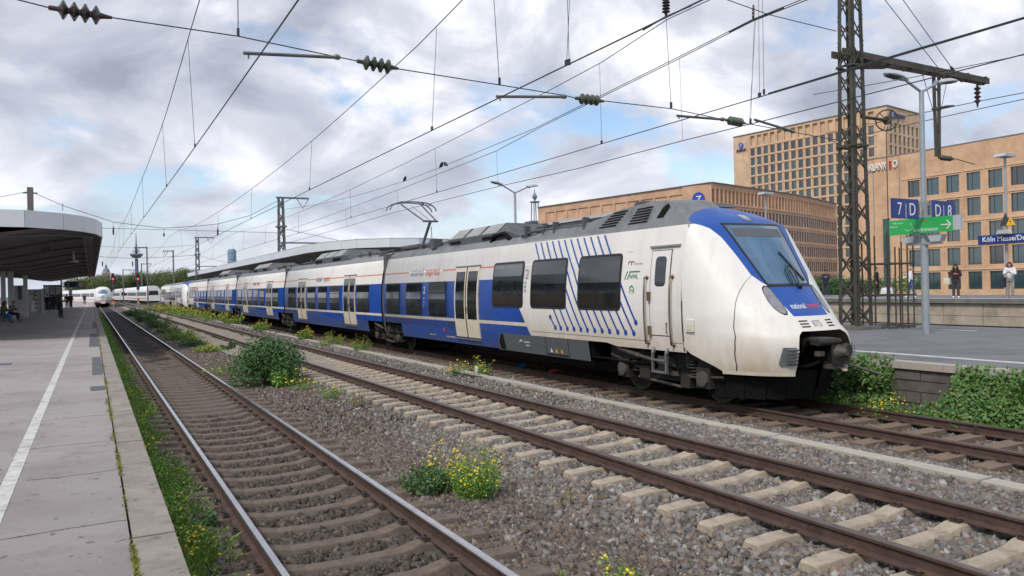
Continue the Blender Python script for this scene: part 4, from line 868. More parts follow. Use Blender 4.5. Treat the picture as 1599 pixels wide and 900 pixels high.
for s in (-1, 1): pg.tube([Hh+Vector((s*.45, -.25, 0)), Hh+Vector((s*.45, .25, 0))], .03, 6); pg.tube([Hh+Vector((s*.75, -.25, -.06)), Hh+Vector((s*.75, .25, -.06))], .02, 6)
pg.box(kx-.75, kx+.75, 25.9, 27.55, 3.72, 3.80)
for x in (-.6, .6):
    for y in (26.0, 27.4): pg.lathe([(.06, 0), (.10, .04), (.05, .07), (.10, .11), (.05, .14), (.06, .2)], (kx+x, y, 3.55), 8)
pg.build('pantograph', 'galvdark', c1, smooth=40)
# second electric train coupled behind, paler
tr2, d1, d2 = regional_train('pale grey white electric train coupled behind the blue train', 89.75, True, 'traingrey', 'icewhite', 'icewhite', 0, 'noseblue', False)

# other trains, farther out
def far_coach(parent, p0, p1, wd=2.9, h=3.8, body='icewhite', stripe='red', glass='wglass3', zb=.55):
    p0 = Vector(p0); p1 = Vector(p1); u = (p1-p0).normalized(); L = (p1-p0).length; n = Vector((-u.y, u.x, 0))
    cp = bpy.data.objects.new('coach', None); COL.objects.link(cp); cp.parent = parent
    P = lambda a, s, z: p0+u*a+n*s+Vector((0, 0, z))
    sec = [(-wd/2, zb), (-wd/2, 2.9), (-wd/2+.2, 3.4), (-wd/2+.7, h-.08), (0, h), (wd/2-.7, h-.08), (wd/2-.2, 3.4), (wd/2, 2.9), (wd/2, zb)]
    b = MB(); b.grid([[P(a, s, z) for s, z in sec] for a in (.15, L-.15)], 0); m_ = len(sec)
    for a in (.15, L-.15): b.add([P(a, s, z) for s, z in sec], [tuple(range(m_))], 0)
    b.build('body', body, cp, smooth=35)
    for s in (-1, 1):
        b = MB(); o_ = s*(wd/2+.012)
        b.add([P(.9, o_, 1.75), P(L-.9, o_, 1.75), P(L-.9, o_, 2.62), P(.9, o_, 2.62)], [(0, 1, 2, 3)], 0)
        b.add([P(.3, o_, 1.05), P(L-.3, o_, 1.05), P(L-.3, o_, 1.2), P(.3, o_, 1.2)], [(0, 1, 2, 3)], 1)
        b.build('window_band', [glass, stripe], cp)
    b = MB(); b.add([P(.13, -1.1, 1.9), P(.13, 1.1, 1.9), P(.13, .9, 2.9), P(.13, -.9, 2.9)], [(0, 1, 2, 3)]); b.build('end_window', 'wglass3', cp)
    b = MB(); b.prism([P(1, -1.2, .15), P(1, 1.2, .15), P(1, 1.2, zb), P(1, -1.2, zb)], u*(L-2)); b.build('underframe', 'black', cp); return cp
t = thing('high_speed_train', 'white high speed train with rounded nose and red stripe coming along the platform', 'train', (2.03, 165, 0))
cp = bpy.data.objects.new('power_car', None); COL.objects.link(cp); cp.parent = t
def ice(y, th):    # bullet nose section
    q = min(1, (y-165)/7.5); s = max(.02, (1-(1-q)**2.3))**.5
    wd = 1.48*max(.34, s); zt = .75+3.05*(.36+.64*s); zb = .42+.1*(1-q)
    x = cos(th); z = sin(th); e = 2/2.8
    return Vector((1.9+wd*abs(x)**e*(1 if x > 0 else -1), y, (zt+zb)/2+(zt-zb)/2*abs(z)**e*(1 if z > 0 else -1)))
b = MB(); ths = np.linspace(0, 2*pi, 37); ysn = [165, 165.05, 165.2, 165.5, 166, 166.6, 167.3, 168, 169, 170, 171.5, 173, 190]
b.grid([[ice(y, th) for th in ths] for y in ysn]); b.add([ice(165, th) for th in ths[:-1]], [tuple(range(36))]); b.build('nose_shell', 'icewhite', cp, smooth=50)
b = MB()
def icetop(x, z):   # front surface: march y until inside
    lo, hi = 165., 173.
    for _ in range(30):
        mdl = (lo+hi)/2; q = min(1, (mdl-165)/7.5); s = max(.02, (1-(1-q)**2.3))**.5; wd = 1.48*max(.34, s); zt = .75+3.05*(.36+.64*s); zb = .42+.1*(1-q)
        ins = (abs(x)/wd)**2.8+(abs(z-(zt+zb)/2)/((zt-zb)/2))**2.8 < 1
        if ins: hi = mdl
        else: lo = mdl
    return Vector((1.9+x, lo-.03, z))
def patch(nm, rows, mt): k = MB(); k.grid([[icetop(x, z) for x in r_] for z, r_ in rows]); k.build(nm, mt, cp, smooth=True)
patch('windscreen', [(z, [w_*(i/6-.5)*2 for i in range(7)]) for z, w_ in ((2.42, .62), (2.55, .82), (2.75, .90), (2.95, .84), (3.12, .66), (3.22, .42))], 'wind')
patch('red_stripe', [(z, [w_*(i/12-.5)*2 for i in range(13)]) for z, w_ in ((1.02, 1.36), (1.16, 1.37))], 'red')
for s in (-1, 1): patch('headlight', [(z, [s*(.55+.3*i/3) for i in range(4)]) for z in (1.62, 1.76)], 'lens')
patch('coupler_door', [(z, [-.34, -.17, 0, .17, .34]) for z in (1.5, 1.75, 2.1)], 'signgrey')
b = MB(); b.box(.75, 3.05, 166, 189, .05, .5); b.lathe([(.46, -.06), (.46, .06)], (1.2, 169, .46), 14, 0, (1, 0, 0)); b.prism([(.9, 165.9, .15), (2.9, 165.9, .15), (3.1, 167, .15), (.7, 167, .15)], (0, 0, .3)); b.build('underframe', 'black', cp)
pp = Vector((1.9, 190, 0))
for ang in (2, 5, 8, 11, 13): q_ = pp+Vector((-sin(radians(ang)), cos(radians(ang)), 0))*24.5; far_coach(t, pp, q_, body='icewhite', h=3.7); pp = q_
t = thing('commuter_train', 'white commuter train with thin red stripe standing behind the signals', 'train', (11, 205, 0))
pp = Vector((12.6, 196, .0))
for i in range(3):
    q_ = pp+Vector((-1.05, 24.5, 0)); far_coach(t, pp, q_, h=4.1); pp = q_
t = thing('commuter_train', 'short white train with grey doors left of the longer white train, far down the line', 'train', (8, 262, 0))
far_coach(t, (8.75, 255, 0), (7.4, 285, 0), h=4.0)

# ------------------------------------------------------------------ overhead lines, masts, lamps
def disc_ins(b, p, q, nd_=4, R=.11, m=1, rod=.03):             # insulator with sheds from p to q
    p = Vector(p); q = Vector(q); d = q-p; L_ = d.length; pr = [(rod*.6, 0), (rod, .02*L_), (rod, .14*L_)]
    for i in range(nd_):
        a = (.16+.68*i/nd_)*L_; st = .68*L_/nd_; pr += [(rod*1.3, a), (R, a+st*.35), (R, a+st*.5), (rod*1.3, a+st*.85)]
    pr += [(rod, .88*L_), (rod*.6, L_)]
    b.lathe(pr, p, 10, m, d); return b
def lerp_z(pts, y): return float(np.interp(y, [p[0] for p in pts], [p[1] for p in pts]))
def smooth_z(pts, y):
    ys = [p[0] for p in pts]
    if y <= ys[0] or y >= ys[-1]: return lerp_z(pts, y)
    i = max(k for k in range(len(ys)-1) if ys[k] <= y); p = [pts[max(i-1, 0)], pts[i], pts[i+1], pts[min(i+2, len(pts)-1)]]
    t = (y-ys[i])/(ys[i+1]-ys[i]); m1 = (p[2][1]-p[0][1])/max(.1, (p[2][0]-p[0][0]))*(ys[i+1]-ys[i]); m2_ = (p[3][1]-p[1][1])/max(.1, (p[3][0]-p[1][0]))*(ys[i+1]-ys[i])
    return (2*t**3-3*t*t+1)*p[1][1]+(t**3-2*t*t+t)*m1+(-2*t**3+3*t*t)*p[2][1]+(t**3-t*t)*m2_
def overhead(label, x, zc_, ms, drops, y0=-2, y1=190, stag=.2):
    t = thing('overhead_line', label, 'overhead line', (x, y0, zc_), 'overhead contact lines')
    xs_ = lambda y: x+stag*math.cos(pi*(y-12)/61)
    b = MB(); b.tube([(xs_(y), y, zc_) for y in np.arange(y0, 75, 6)]+[(x, y, zc_) for y in (80, 110, 140, y1)], .011, 5); b.build('contact_wire', 'wire', t)
    b = MB(); b.tube([(x, y, smooth_z(ms, y)) for y in list(np.arange(y0, 75, 2.5))+list(np.arange(76, y1, 6))], .010, 5); b.build('messenger_wire', 'wire', t)
    for y in drops:
        b = MB(); z = smooth_z(ms, y); b.tube([(x, y, z), (xs_(y), y+.12, zc_)], .0055, 4); b.box(xs_(y)-.015, xs_(y)+.015, y+.09, y+.15, zc_, zc_+.08); b.build('dropper', 'wire', t)
far = lambda p: p+[(88, p[-1][1]-.5), (103, p[-1][1]-.75), (118, p[-1][1]-.5), (134, p[-1][1]), (150, p[-1][1]-.6), (190, p[-1][1]-.8)]
overhead('overhead line with hangers above the track beside the near platform', 2.03, 5.54, far([(-2, 7.4), (12, 8.3), (26, 7.45), (40, 7.2), (55, 7.1), (73, 7.6)]), (5, 18.8, 26.1, 37, 47.6, 58, 67, 83, 93, 104, 116, 126), stag=.12)
overhead('overhead line with hangers above the empty middle track', 6.30, 5.44, far([(-2, 7.0), (12, 7.75), (14.5, 7.52), (24.7, 7.0), (35.3, 6.75), (45.7, 6.7), (57, 6.85), (73, 7.35)]), (3, 9.4, 14.5, 24.7, 35.3, 45.7, 56, 66, 84, 95, 105, 116), stag=-.1)
overhead('overhead line above the blue train, touched by its raised pantograph', 11.1, 5.70, far([(-2, 7.0), (10.3, 7.9), (12.4, 7.98), (15.6, 7.65), (21, 7.45), (26.2, 7.28), (36.6, 7.05), (46, 6.95), (57, 7.0), (73, 7.35)]), (5.5, 10.4, 15.55, 25.9, 36.4, 47, 57, 66, 84, 96), stag=.1)
# upper and lower wires at the right of the train (an overlap section over the platform edge)
t = thing('overhead_line', 'pair of wires with thin hangers running over the platform behind the train', 'overhead line', (14, 5, 6), 'overhead contact lines')
low = [(1800, 20), (1599, 85), (1200, 187), (1066, 220), (900, 264), (776, 292), (620, 331), (500, 366), (440, 382)]
upp = [(1900, -250), (1176, 33), (1062, 91), (842, 200), (775, 236), (640, 290), (500, 342), (430, 366)]
brd = [(1900, -260), (1176, 30), (1062, 88), (837, 200), (689, 261), (632, 283), (560, 305), (500, 319), (440, 328)]
for nm, l_, X_ in (('contact_wire', low, 14.2), ('messenger_wire', upp, 14.6), ('feeder_wire', brd, 15.2)):
    b = MB(); b.tube([at(*p, X=X_) for p in l_], .012, 5); b.build(nm, 'wire', t)
for (a, c) in (((1180, 31), (1170, 193)), ((1061, 91), (1066, 220)), ((775, 236), (778, 292)), ((620, 299), (622, 331)), ((540, 328), (541, 356))):
    p = at(*c, X=14.2); q = at(*a, Y=p.y); b = MB(); b.tube([p, q], .006, 4); b.build('dropper', 'wire', t)
for i, l_ in enumerate(([(1800, 85), (1599, 155), (1440, 190), (1300, 222)], [(1800, -25), (1599, 27.5), (1400, 86), (1200, 146)], [(1800, 50), (1599, 86), (1420, 122), (1270, 148)], [(1800, 92), (1599, 145), (1530, 158), (1290, 208)])):
    t = thing('overhead_wire', ['single wire under the lamp arm at the right, nearly level', 'topmost single wire crossing the lattice mast at the right', 'wire just under the bracket beam of the lattice mast', 'lowest wire held by the insulator of the bracket beam'][i], 'wire', at(*l_[1], X=24), 'single wires at the right')
    b = MB(); b.tube([at(*p, X=(25, 11.1, 24, 25)[i]) for p in l_], .013, 5); b.build('strand', 'wire', t)
# first cross span (perpendicular to the tracks)
YS = 12.3; P_ = lambda x, y: at(x, y, Y=YS)
t = thing('cross_span', 'wire span with insulators and steadying arms across all tracks near the top of the picture', 'cross span', P_(800, 137))
pl = [(-500, -120), (-60, -22), (0, -7), (75, 12), (175, 28), (372, 57), (530, 90), (555, 95), (622, 108), (780, 133), (885, 150), (900, 154), (943, 158), (1048, 170), (1130, 187), (1136, 189), (1163, 193), (1176, 195), (1240, 207), (1306, 219)]
b = MB(); b.tube([P_(*p) for p in pl], .010, 5); b.build('span_wire', 'wire', t)
for (a, c), R, mm in ((((75, 12), (175, 28)), .135, 'insulbrown'), (((557, 95.5), (622, 107.5)), .125, 'insul'), (((898, 153.5), (943, 158.5)), .105, 'insul'), (((1133, 187.5), (1164, 193)), .10, 'insul')):
    b = MB(); disc_ins(b, P_(*a), P_(*c), 4, R, 0, .035); b.build('insulator', mm, t)
for a, c, d in (((380, 83), (531, 90), (388, 92)), ((775, 151), (884, 151.5), (781, 158)), ((1057, 181), (1131, 187), (1060, 186)), ((1178, 187), (1240, 206), (1181, 191))):
    b = MB(); b.tube([P_(*a), P_(*c)], .028, 7); b.lathe([(.03, 0), (.045, .03), (.045, .08), (.03, .1)], P_(*c), 8, 0, (-1, 0, 0)); p = P_(*a)+(P_(*c)-P_(*a))*.05; b.tube([p, P_(*d)], .014, 5); b.build('steady_arm', 'galvdark', t)
for a, c in (((371, -40), (372, 57)), ((769, -34), (780, 132)), ((885, -36), (889, 102)), ((1040, 24), (1048, 169)), ((1178, 31), (1172, 194)), ((1190, -40), (1193, 148))):
    b = MB(); b.tube([P_(*a), P_(*c)], .007, 4); p = P_(*c); b.box(p.x-.018, p.x+.018, p.y-.018, p.y+.018, p.z, p.z+.12); b.build('hanger', 'wire', t)
b = MB(); disc_ins(b, P_(1040, -8), P_(1040, 27), 5, .085, 0, .03); b.build('insulator', 'insulbrown', t); b = MB(); disc_ins(b, P_(1176.5, 8), P_(1176, 33), 3, .03, 0, .02); b.build('insulator', 'insulbrown', t)
b = MB(); b.tube([P_(*p) for p in ((-500, -170), (0, -75), (371, -40), (769, -34), (885, -36), (1190, -40), (1312, -44))], .012, 5); b.build('carrier_wire', 'wire', t)
b = MB(); b.tube([P_(1080, -20), P_(1200, 23), P_(1306, 49)], .010, 5); b.build('span_wire', 'wire', t)
for l_ in (((1005, 47), (1040, 26), (1080, 9)), ((1140, 50), (1176, 32), (1225, 12))):
    b = MB(); b.tube([P_(*p)+Vector((0, .02, 0)) for p in l_], .016, 5); b.build('wire_sleeve', 'wire', t)
# second cross span
YS2 = 73.; Q_ = lambda x, y: at(x, y, Y=YS2)
t = thing('cross_span', 'sagging wire span far down the tracks between concrete post and lattice mast', 'cross span', Q_(250, 357))
b = MB(); b.tube([Q_(*p) for p in [(48, 299), (70, 309), (100, 322), (140, 335), (177, 347), (215, 352), (256, 356.5), (300, 354), (340, 350), (390, 337), (437, 312)]], .022, 5); b.build('span_wire', 'wire', t)
b = MB(); b.tube([Q_(*p) for p in [(130, 356), (260, 359), (436, 364)]], .018, 5); b.build('span_wire', 'wire', t)
b = MB(); b.tube([Q_(0, 308), Q_(46, 299)], .02, 5); b.build('span_wire', 'wire', t)
for x, y0_, y1_ in ((177, 347, 368), (256, 357, 370), (340, 350, 369)):
    b = MB(); b.tube([Q_(x, y0_), Q_(x, y1_)], .012, 4); disc_ins(b, Q_(x, y0_+7), Q_(x, y1_), 4, .09, 0, .04); b.build('insulator', 'insulbrown', t)
b = MB(); b.tube([Q_(98, 318), Q_(98, 330)], .02, 4); b.build('hanger', 'wire', t)
t = thing('cross_span', 'thin level wire span farthest down the tracks near the television tower', 'cross span', at(250, 402, Y=134))
b = MB(); b.tube([at(*p, Y=134.) for p in [(150, 401), (200, 403.5), (250, 402), (305, 399)]], .03, 4); b.build('span_wire', 'wire', t)
b = MB(); b.tube([at(*p, Y=134.) for p in [(150, 385), (230, 388), (305, 383)]], .02, 4); b.build('span_wire', 'wire', t)
for x in (160, 207): b = MB(); disc_ins(b, at(x, 408, Y=134.), at(x, 417, Y=134.), 3, .12, 0, .05); b.build('insulator', 'insulbrown', t)

def lattice(parent, base, wd0, wd1, h, leg=.10, nb=12, matn='olive', yaw=0., br=.06):
    """four tapered angle legs with crossed bracing on each face"""
    bx, by, bz = base; R = Matrix.Rotation(yaw, 3, 'Z')
    def corner(i, z): wv = (wd0+(wd1-wd0)*z/h)/2; s = [(-1, -1), (1, -1), (1, 1), (-1, 1)][i]; return Vector(base)+R @ Vector((s[0]*wv, s[1]*wv, z))
    for i in range(4):
        b = MB(); s = [(-1, -1), (1, -1), (1, 1), (-1, 1)][i]; p, q = corner(i, 0), corner(i, h); u = R @ Vector((-s[0], 0, 0)); v = R @ Vector((0, -s[1], 0)); th = leg*.14
        for a, c in ((u, v), (v, u)): b.add([p, p+a*leg, p+a*leg+c*th, p+c*th, q, q+a*leg, q+a*leg+c*th, q+c*th], [(0, 1, 2, 3), (4, 5, 6, 7), (0, 1, 5, 4), (1, 2, 6, 5), (2, 3, 7, 6), (3, 0, 4, 7)])
        b.build('leg', matn, parent)
    zs = [0]; st = h/nb
    for f in range(4):
        for i in range(nb):
            z0, z1 = i*st, (i+1)*st
            b = MB()
            for k, (a, c) in enumerate(((f, (f+1) % 4), ((f+1) % 4, f))):
                p, q = corner(a, z0+.05), corner(c, z1-.05); b.beam(p, q, .012, br, 0, (0, 0, 1))
            b.build('cross_brace', matn, parent)
# big lattice mast at the right, Z from the middle platform
MX, MY = 20.22, 15.38; t = thing('lattice_mast', 'tall rusty olive lattice mast with bracket beam standing on the middle platform', 'mast', (MX, MY, MZ))
lattice(t, (MX, MY, MZ), .68, .42, 12.5, .12, 16, br=.05)
for k, z in enumerate((5.5, 7.9)):
    b = MB(); wv = (.68-.26*(z)/12.5)/2+.03
    for s in (-1, 1): b.beam((MX-wv, MY+s*wv, MZ+z), (MX+wv, MY+s*wv, MZ+z), .04, .07); b.beam((MX+s*wv, MY-wv, MZ+z+.003), (MX+s*wv, MY+wv, MZ+z+.003), .04, .07)
    b.build('collar', 'olive', t)
b = MB(); b.box(MX-.55, MX+.55, MY-.55, MY+.55, MZ, MZ+.10); b.build('footing', 'wallcap', t)
E1 = at(1540, 128, Y=MY); E0 = at(1345, 88, Y=MY); zb = E1.z
arm = thing('bracket_beam', 'long horizontal bracket beam bolted to the lattice mast, pointing away from the tracks', 'beam', (MX, MY, zb))
b = MB()
for s in (-1, 1): b.beam((MX-.6, MY+s*.19, zb+.02), (E1.x, MY+s*.09, zb), .05, .20)
b.build('channel', 'olive', arm)
for i in range(7): x = MX+.6+i*(E1.x-MX-.8)/6; MB().box(x-.05, x+.05, MY-.13, MY+.13, zb-.12, zb+.13).build('batten', 'olive', arm)
b = MB(); b.beam((MX-.1, MY, zb-.35), (MX+1.6, MY, zb-.14), .10, .10); b.build('knee_brace', 'olive', arm)
sx0 = at(1462, 120, Y=MY).x; zl = at(1465, 245, Y=MY).z
b = MB()
for s in (-.14, .14): b.beam((sx0+s, MY, zb-.1), (sx0+s*.55, MY, zl), .09, .07)
for i in range(4): z = zb-.6-i*(zb-zl-.8)/3.; b.box(sx0-.12, sx0+.12, MY-.03, MY+.03, z, z+.07)
b.build('drop_strut', 'olive', arm)
b = MB(); b.tube([(sx0-.75, MY, zb-.1), (sx0+.02, MY, zl+1.0)], .012, 4); b.tube([(sx0+.62, MY, zb-.1), (sx0+.02, MY, zl+1.0)], .012, 4); b.build('tie_rod', 'wire', arm)
b = MB(); pz = Vector((sx0+.05, MY, zl-.02)); q = at(1487, 247, Y=MY); disc_ins(b, pz, pz+Vector((.65, -.1, -.03)), 5, .09, 0, .05); b.build('insulator', 'insul', arm)
b = MB(); b.tube([pz+Vector((.6, -.1, 0)), at(1522, 257, Y=MY-.3)], .014, 5); b.build('steady_arm', 'wire', arm)
b = MB(); q = at(1526, 134, Y=MY); disc_ins(b, Vector((q.x, MY, zb-.1)), at(1526.5, 168, Y=MY), 4, .11, 0, .035); b.build('insulator', 'insulbrown', arm)
b = MB(); q = at(1440, 172, Y=MY); disc_ins(b, at(1455, 171, Y=MY), at(1490, 165, Y=MY), 2, .05, 0, .03); b.build('wire_clamp', 'olive', arm)
for a, c, i in (((1374, -10), (1468, 110), 0), ((1403, -10), (1491, 113), 1)):
    t = thing('stay_wire', ['left of two stay wires sloping down to the bracket beam', 'right of two stay wires sloping down to the bracket beam'][i], 'wire', at(*c, Y=MY)); b = MB(); b.tube([at(*a, Y=MY+.05), at(*c, Y=MY)], .012, 5)
    if i: disc_ins(b, at(1484, 104, Y=MY), at(1493, 116, Y=MY), 2, .05, 0, .03)
    b.build('strand', 'wire', t)
wc = at(1385, 188, Y=MY-.1); t = thing('tension_wheel', 'spoked wire tensioning wheel on the side of the lattice mast', 'wheel', wc)
b = MB(); ax = Vector((.7, .7, 0)).normalized(); u = Vector((.7, -.7, 0)).normalized(); vz = Vector((0, 0, 1))
for R_, r_ in ((.32, .022), (.09, .05)): b.tube([wc+(u*cos(a)+vz*sin(a))*R_ for a in np.linspace(0, 2*pi, 25)], r_, 6, 0, cap=False)
b.build('rim', 'olive', t, smooth=True)
for i in range(6): MB().beam(wc, wc+(u*cos(i*pi/3+.2)+vz*sin(i*pi/3+.2))*.31, .03, .02).build('spoke', 'olive', t)
b = MB(); b.tube([wc, Vector((MX+.3, MY-.1, wc.z))], .05, 8); b.tube([wc+Vector((.02, 0, -.2)), Vector((wc.x-.05, wc.y, wc.z-.45)), Vector((wc.x-.02, wc.y, MZ+.6))], .016, 6); b.build('weight_rod', 'olive', t)
# cage of bars beside the mast
t = thing('bar_cage', 'rusty open cage of tall vertical bars next to the lattice mast', 'cage', (20.9, 14.9, MZ))
cx0, cx1, cy0, cy1 = 20.72, 21.9, 14.62, 15.5
ptsb = [(cx0, cy0), (cx0+.32, cy0), (cx0+.62, cy0), (cx0+.90, cy0), (cx1, cy0), (cx1, cy0+.45), (cx1, cy1), (cx0+.6, cy1), (cx0, cy1), (cx0, cy0+.45)]
for i, (x, y) in enumerate(ptsb): MB().beam((x, y, MZ), (x, y, MZ+(2.6 if i % 3 else 2.95)-.15*(i % 2)), .032, .032, 0, (0, 1, 0)).build('bar', 'olive', t)
for z in (.05, 1.0, 1.95):
    b = MB()
    for (x0, y0), (x1, y1) in (((cx0, cy0), (cx1, cy0)), ((cx1, cy0), (cx1, cy1)), ((cx1, cy1), (cx0, cy1)), ((cx0, cy1), (cx0, cy0))): b.beam((x0-.02, y0, MZ+z), (x1+.02, y1, MZ+z), .06, .05)
    b.build('rail_bar', 'olive', t)
gp = at(1386, 448, X=22.3); gq = at(1386, 352, X=22.3)
t = thing('info_stele', 'narrow tall green tinted glass strip behind the bar cage', 'stele', gp)
b = MB(); b.box(gp.x-.02, gp.x+.02, gp.y-.11, gp.y+.11, gp.z, gq.z+.2); b.build('pane', glassmat('green_glass', (.05, .13, .11), .12, .5, 2), t)
b = MB(); b.box(gp.x+.02, gp.x+.06, gp.y-.02, gp.y+.02, MZ, gq.z+.2)
for z in np.linspace(gp.z, gq.z+.2, 5): b.box(gp.x-.03, gp.x+.03, gp.y-.12, gp.y+.12, z-.012, z+.012)
b.build('frame', 'galvdark', t)
# masts along the line
def plain_mast(label, x, y, z0, h, arm_len=2.6, low=None, wd=.8):
    t = thing('lattice_mast', label, 'mast', (x, y, z0)); lattice(t, (x, y, z0), wd, wd*.62, h, .13, 8, 'galvdark', br=.08)
    b = MB(); b.beam((x-.4, y, z0+h), (x+arm_len, y, z0+h), .16, .16); b.tube([(x+arm_len-1.1, y, z0+h-.1), (x+arm_len-.55, y, z0+h-.95), (x+arm_len-.05, y, z0+h-.1)], .04, 5); b.build('top_arm', 'galvdark', t)
    b = MB(); b.box(x-wd*.55, x+wd*.55, y-wd*.55, y+wd*.55, z0+h*.73, z0+h*.73+.16); b.build('collar', 'galvdark', t)
    if low:
        b = MB(); b.tube([(x, y, z0+low), (x+arm_len*2.55, y, z0+low)], .08, 6); b.tube([(x+arm_len*1.95, y, z0+low), (x+arm_len*1.95, y, z0+low-.5)], .09, 6); b.tube([(x+.2, y, z0+h*.72), (x+arm_len*2.5, y, z0+low+.05)], .02, 4); b.build('lower_arm', 'galvdark', t)
plain_mast('grey lattice mast with two arms rising behind the curved canopy', 15.6, 73, .6, 10.3, 2.6, 6.1)
plain_mast('smaller grey lattice mast with two arms, second along the line', 15.2, 134, .6, 10.6, 2.6, 5.9)
for lab, x, y, h, a in (('slim mast with short top arm above the far treeline, left of the smaller lattice mast', 272, 180, 11.5, -2.), ('tall thin lattice mast right of the red signals', 231, 185, 12.5, -2.5), ('thin grey mast right of the television tower with one arm', 222, 230, 10.5, 2.5), ('short mast with arm between church and television tower', 193, 240, 9.2, 3.)):
    p = at(x, 470, Y=float(y)); t = thing('line_mast', lab, 'mast', (p.x, p.y, -.3))
    b = MB(); b.beam((p.x, y, -.3), (p.x, y, h), .27, .27, 0, (0, 1, 0)); b.build('pole', 'galvdark', t); b = MB(); b.beam((p.x, y, h-.2), (p.x+a, y, h-.2), .15, .2); b.tube([(p.x+a*.55, y, h-.3), (p.x+a*.75, y, h-1.2), (p.x+a*.95, y, h-.3)], .06, 4); b.build('arm', 'galvdark', t)
p = Q_(48, 340); zt = Q_(47.5, 293).z
t = thing('concrete_post', 'square brown concrete post sticking up above the near canopy roof', 'post', (p.x, YS2, 5.19)); b = MB(); b.beam((p.x, YS2, 5.19), (p.x, YS2, zt), .42, .42, 0, (0, 1, 0)); b.build('shaft', 'postconc', t)
b = MB(); b.tube([(p.x-.5, YS2, zt-.45), (p.x+.5, YS2, zt-.45)], .06, 6); b.build('wire_eye', 'wire', t)

# lamps
def lamp_head(t, p, d, ln=.62, wd=.30):
    """flat oval lamp head pointing along d (horizontal), slightly raised"""
    d = Vector(d).normalized(); side = Vector((-d.y, d.x, 0)); upv = Vector((0, 0, 1)); b = MB(); rows = []
    for i in range(9):
        s = i/8; wv = wd/2*max(.05, sin(pi*min(1, .12+s*.85))**.6) if s < .99 else .02; hh = .10*max(.12, sin(pi*min(1, .15+s*.83)))
        c = Vector(p)+d*(s*ln)+upv*(.10*s); rows.append([c+side*wv*cos(a)+upv*(hh*sin(a) if sin(a) > 0 else .035*sin(a)) for a in np.linspace(0, 2*pi, 13)])
    b.grid(rows); b.add(rows[0][:-1], [tuple(range(12))]); b.add(rows[-1][:-1], [tuple(range(12))]); b.build('lamp_head', 'signgrey', t, smooth=50)
    b = MB(); b.add([Vector(p)+d*(s*ln)+upv*(.1*s-.042)+side*wd*.36*q for s, q in ((.3, -1), (.85, -.8), (.85, .8), (.3, 1))], [(0, 1, 2, 3)]); b.build('lamp_glass', 'wframe', t)
def double_lamp(label, x, y, z0, h, d, ln, wd=.085, hl=.62, rise=.3):
    t = thing('street_lamp', label, 'lamp', (x, y, z0)); d = Vector(d).normalized()
    b = MB(); b.tube([(x, y, z0), (x, y, z0+h*.42)], wd, 12); b.tube([(x, y, z0+h*.42), (x, y, z0+h*.42+.03), (x, y, z0+h)], [wd, wd*.72, wd*.66], 12); b.build('pole', 'galv', t, smooth=40)
    for s in (-1, 1):
        b = MB(); q = Vector((x, y, z0+h-.05))+d*s*ln+Vector((0, 0, rise)); b.tube([(x, y, z0+h-.05), q], .035, 8); b.tube([q-d*s*.1, q+d*s*.12], .06, 8); b.build('lamp_arm', 'galv', t, smooth=40); lamp_head(t, q, d*s, hl, hl*.46)
    return t
LX, LY = 19.5, 12.69
double_lamp('tall grey double lamp post carrying the blue and green signs', LX, LY, MZ, 6.5, (1, -.12, 0), .62, .095, .72)
double_lamp('double lamp post behind the roof of the blue train', 17.6, 31.7, MZ, 5.95, (1, .2, 0), .85, .085, .62, .35)
def flat_lamp(label, x, y, z0, h, matn='galv'):
    t = thing('street_lamp', label, 'lamp', (x, y, z0)); b = MB(); b.tube([(x, y, z0), (x, y, z0+h)], .09, 8, r2=.06); b.build('pole', matn, t)
    b = MB(); b.prism([(x-.55, y-.3, z0+h), (x+.55, y-.3, z0+h), (x+.45, y-.3, z0+h+.16), (x-.45, y-.3, z0+h+.16)], (0, .6, 0)); b.build('lamp_head', 'signgrey', t)
q = at(1573, 460, Z=FZ); q = at(1573, 450, X=43.); z = at(1573, 245, X=43.).z; flat_lamp('flat headed grey lamp on the far platform at the right edge', 43., q.y, FZ, z-FZ)
q = at(1197, 380, X=44.); z = at(1197, 304, X=44.).z; flat_lamp('flat headed lamp in front of the curved brick building', 44., q.y, FZ, z-FZ)
# signs on the lamp post
def letter_board(name, label, x0, x1, y, z0, z1, txts):
    t = thing(name, label, 'sign', ((x0+x1)/2, y, z0)); b = MB(); b.box(x0, x1, y-.06, y, z0, z1); b.build('board', 'signblue', t)
    n = len(txts); wd = (x1-x0)/n
    for i, s in enumerate(txts): text(s, (z1-z0)*.92, (x0+wd*(i+.5), y-.064, z0+(z1-z0)*.17), (1, 0, 0), (0, 0, 1), 'letterwhite', t, .002, 'CENTER', xs=.82)
    MB().box(x0+wd-.008, x0+wd+.008, y-.063, y-.06, z0+.02, z1-.12).build('divider', 'letterwhite', t); return t
YB = LY-.11
s0, s1 = at(1391, 325, Y=YB), at(1431, 325, Y=YB); u0, u1 = at(1452, 325, Y=YB), at(1488, 325, Y=YB); zt = at(1391, 310, Y=YB).z; zl = at(1391, 341, Y=YB).z
letter_board('number_sign', 'blue sign reading 7 D left of the lamp post', s0.x, s1.x, YB, zl, zt, '7D'); letter_board('number_sign', 'blue sign reading D 8 right of the lamp post', u0.x, u1.x, YB, zl, zt, 'D8')
t = thing('sign_bracket', 'grey clamp bracket holding the two blue number signs on the post', 'bracket', (LX, LY, zl))
for z in (zl+.08, zt-.10): MB().box(s1.x-.02, u0.x+.02, YB-.03, YB+.02, z-.03, z+.03).build('crossbar', 'galv', t)
for x in (LX-.16, LX+.13): MB().box(x-.06, x+.06, YB-.05, YB-.031, zl+.02, zt-.02).build('plate', 'galv', t)
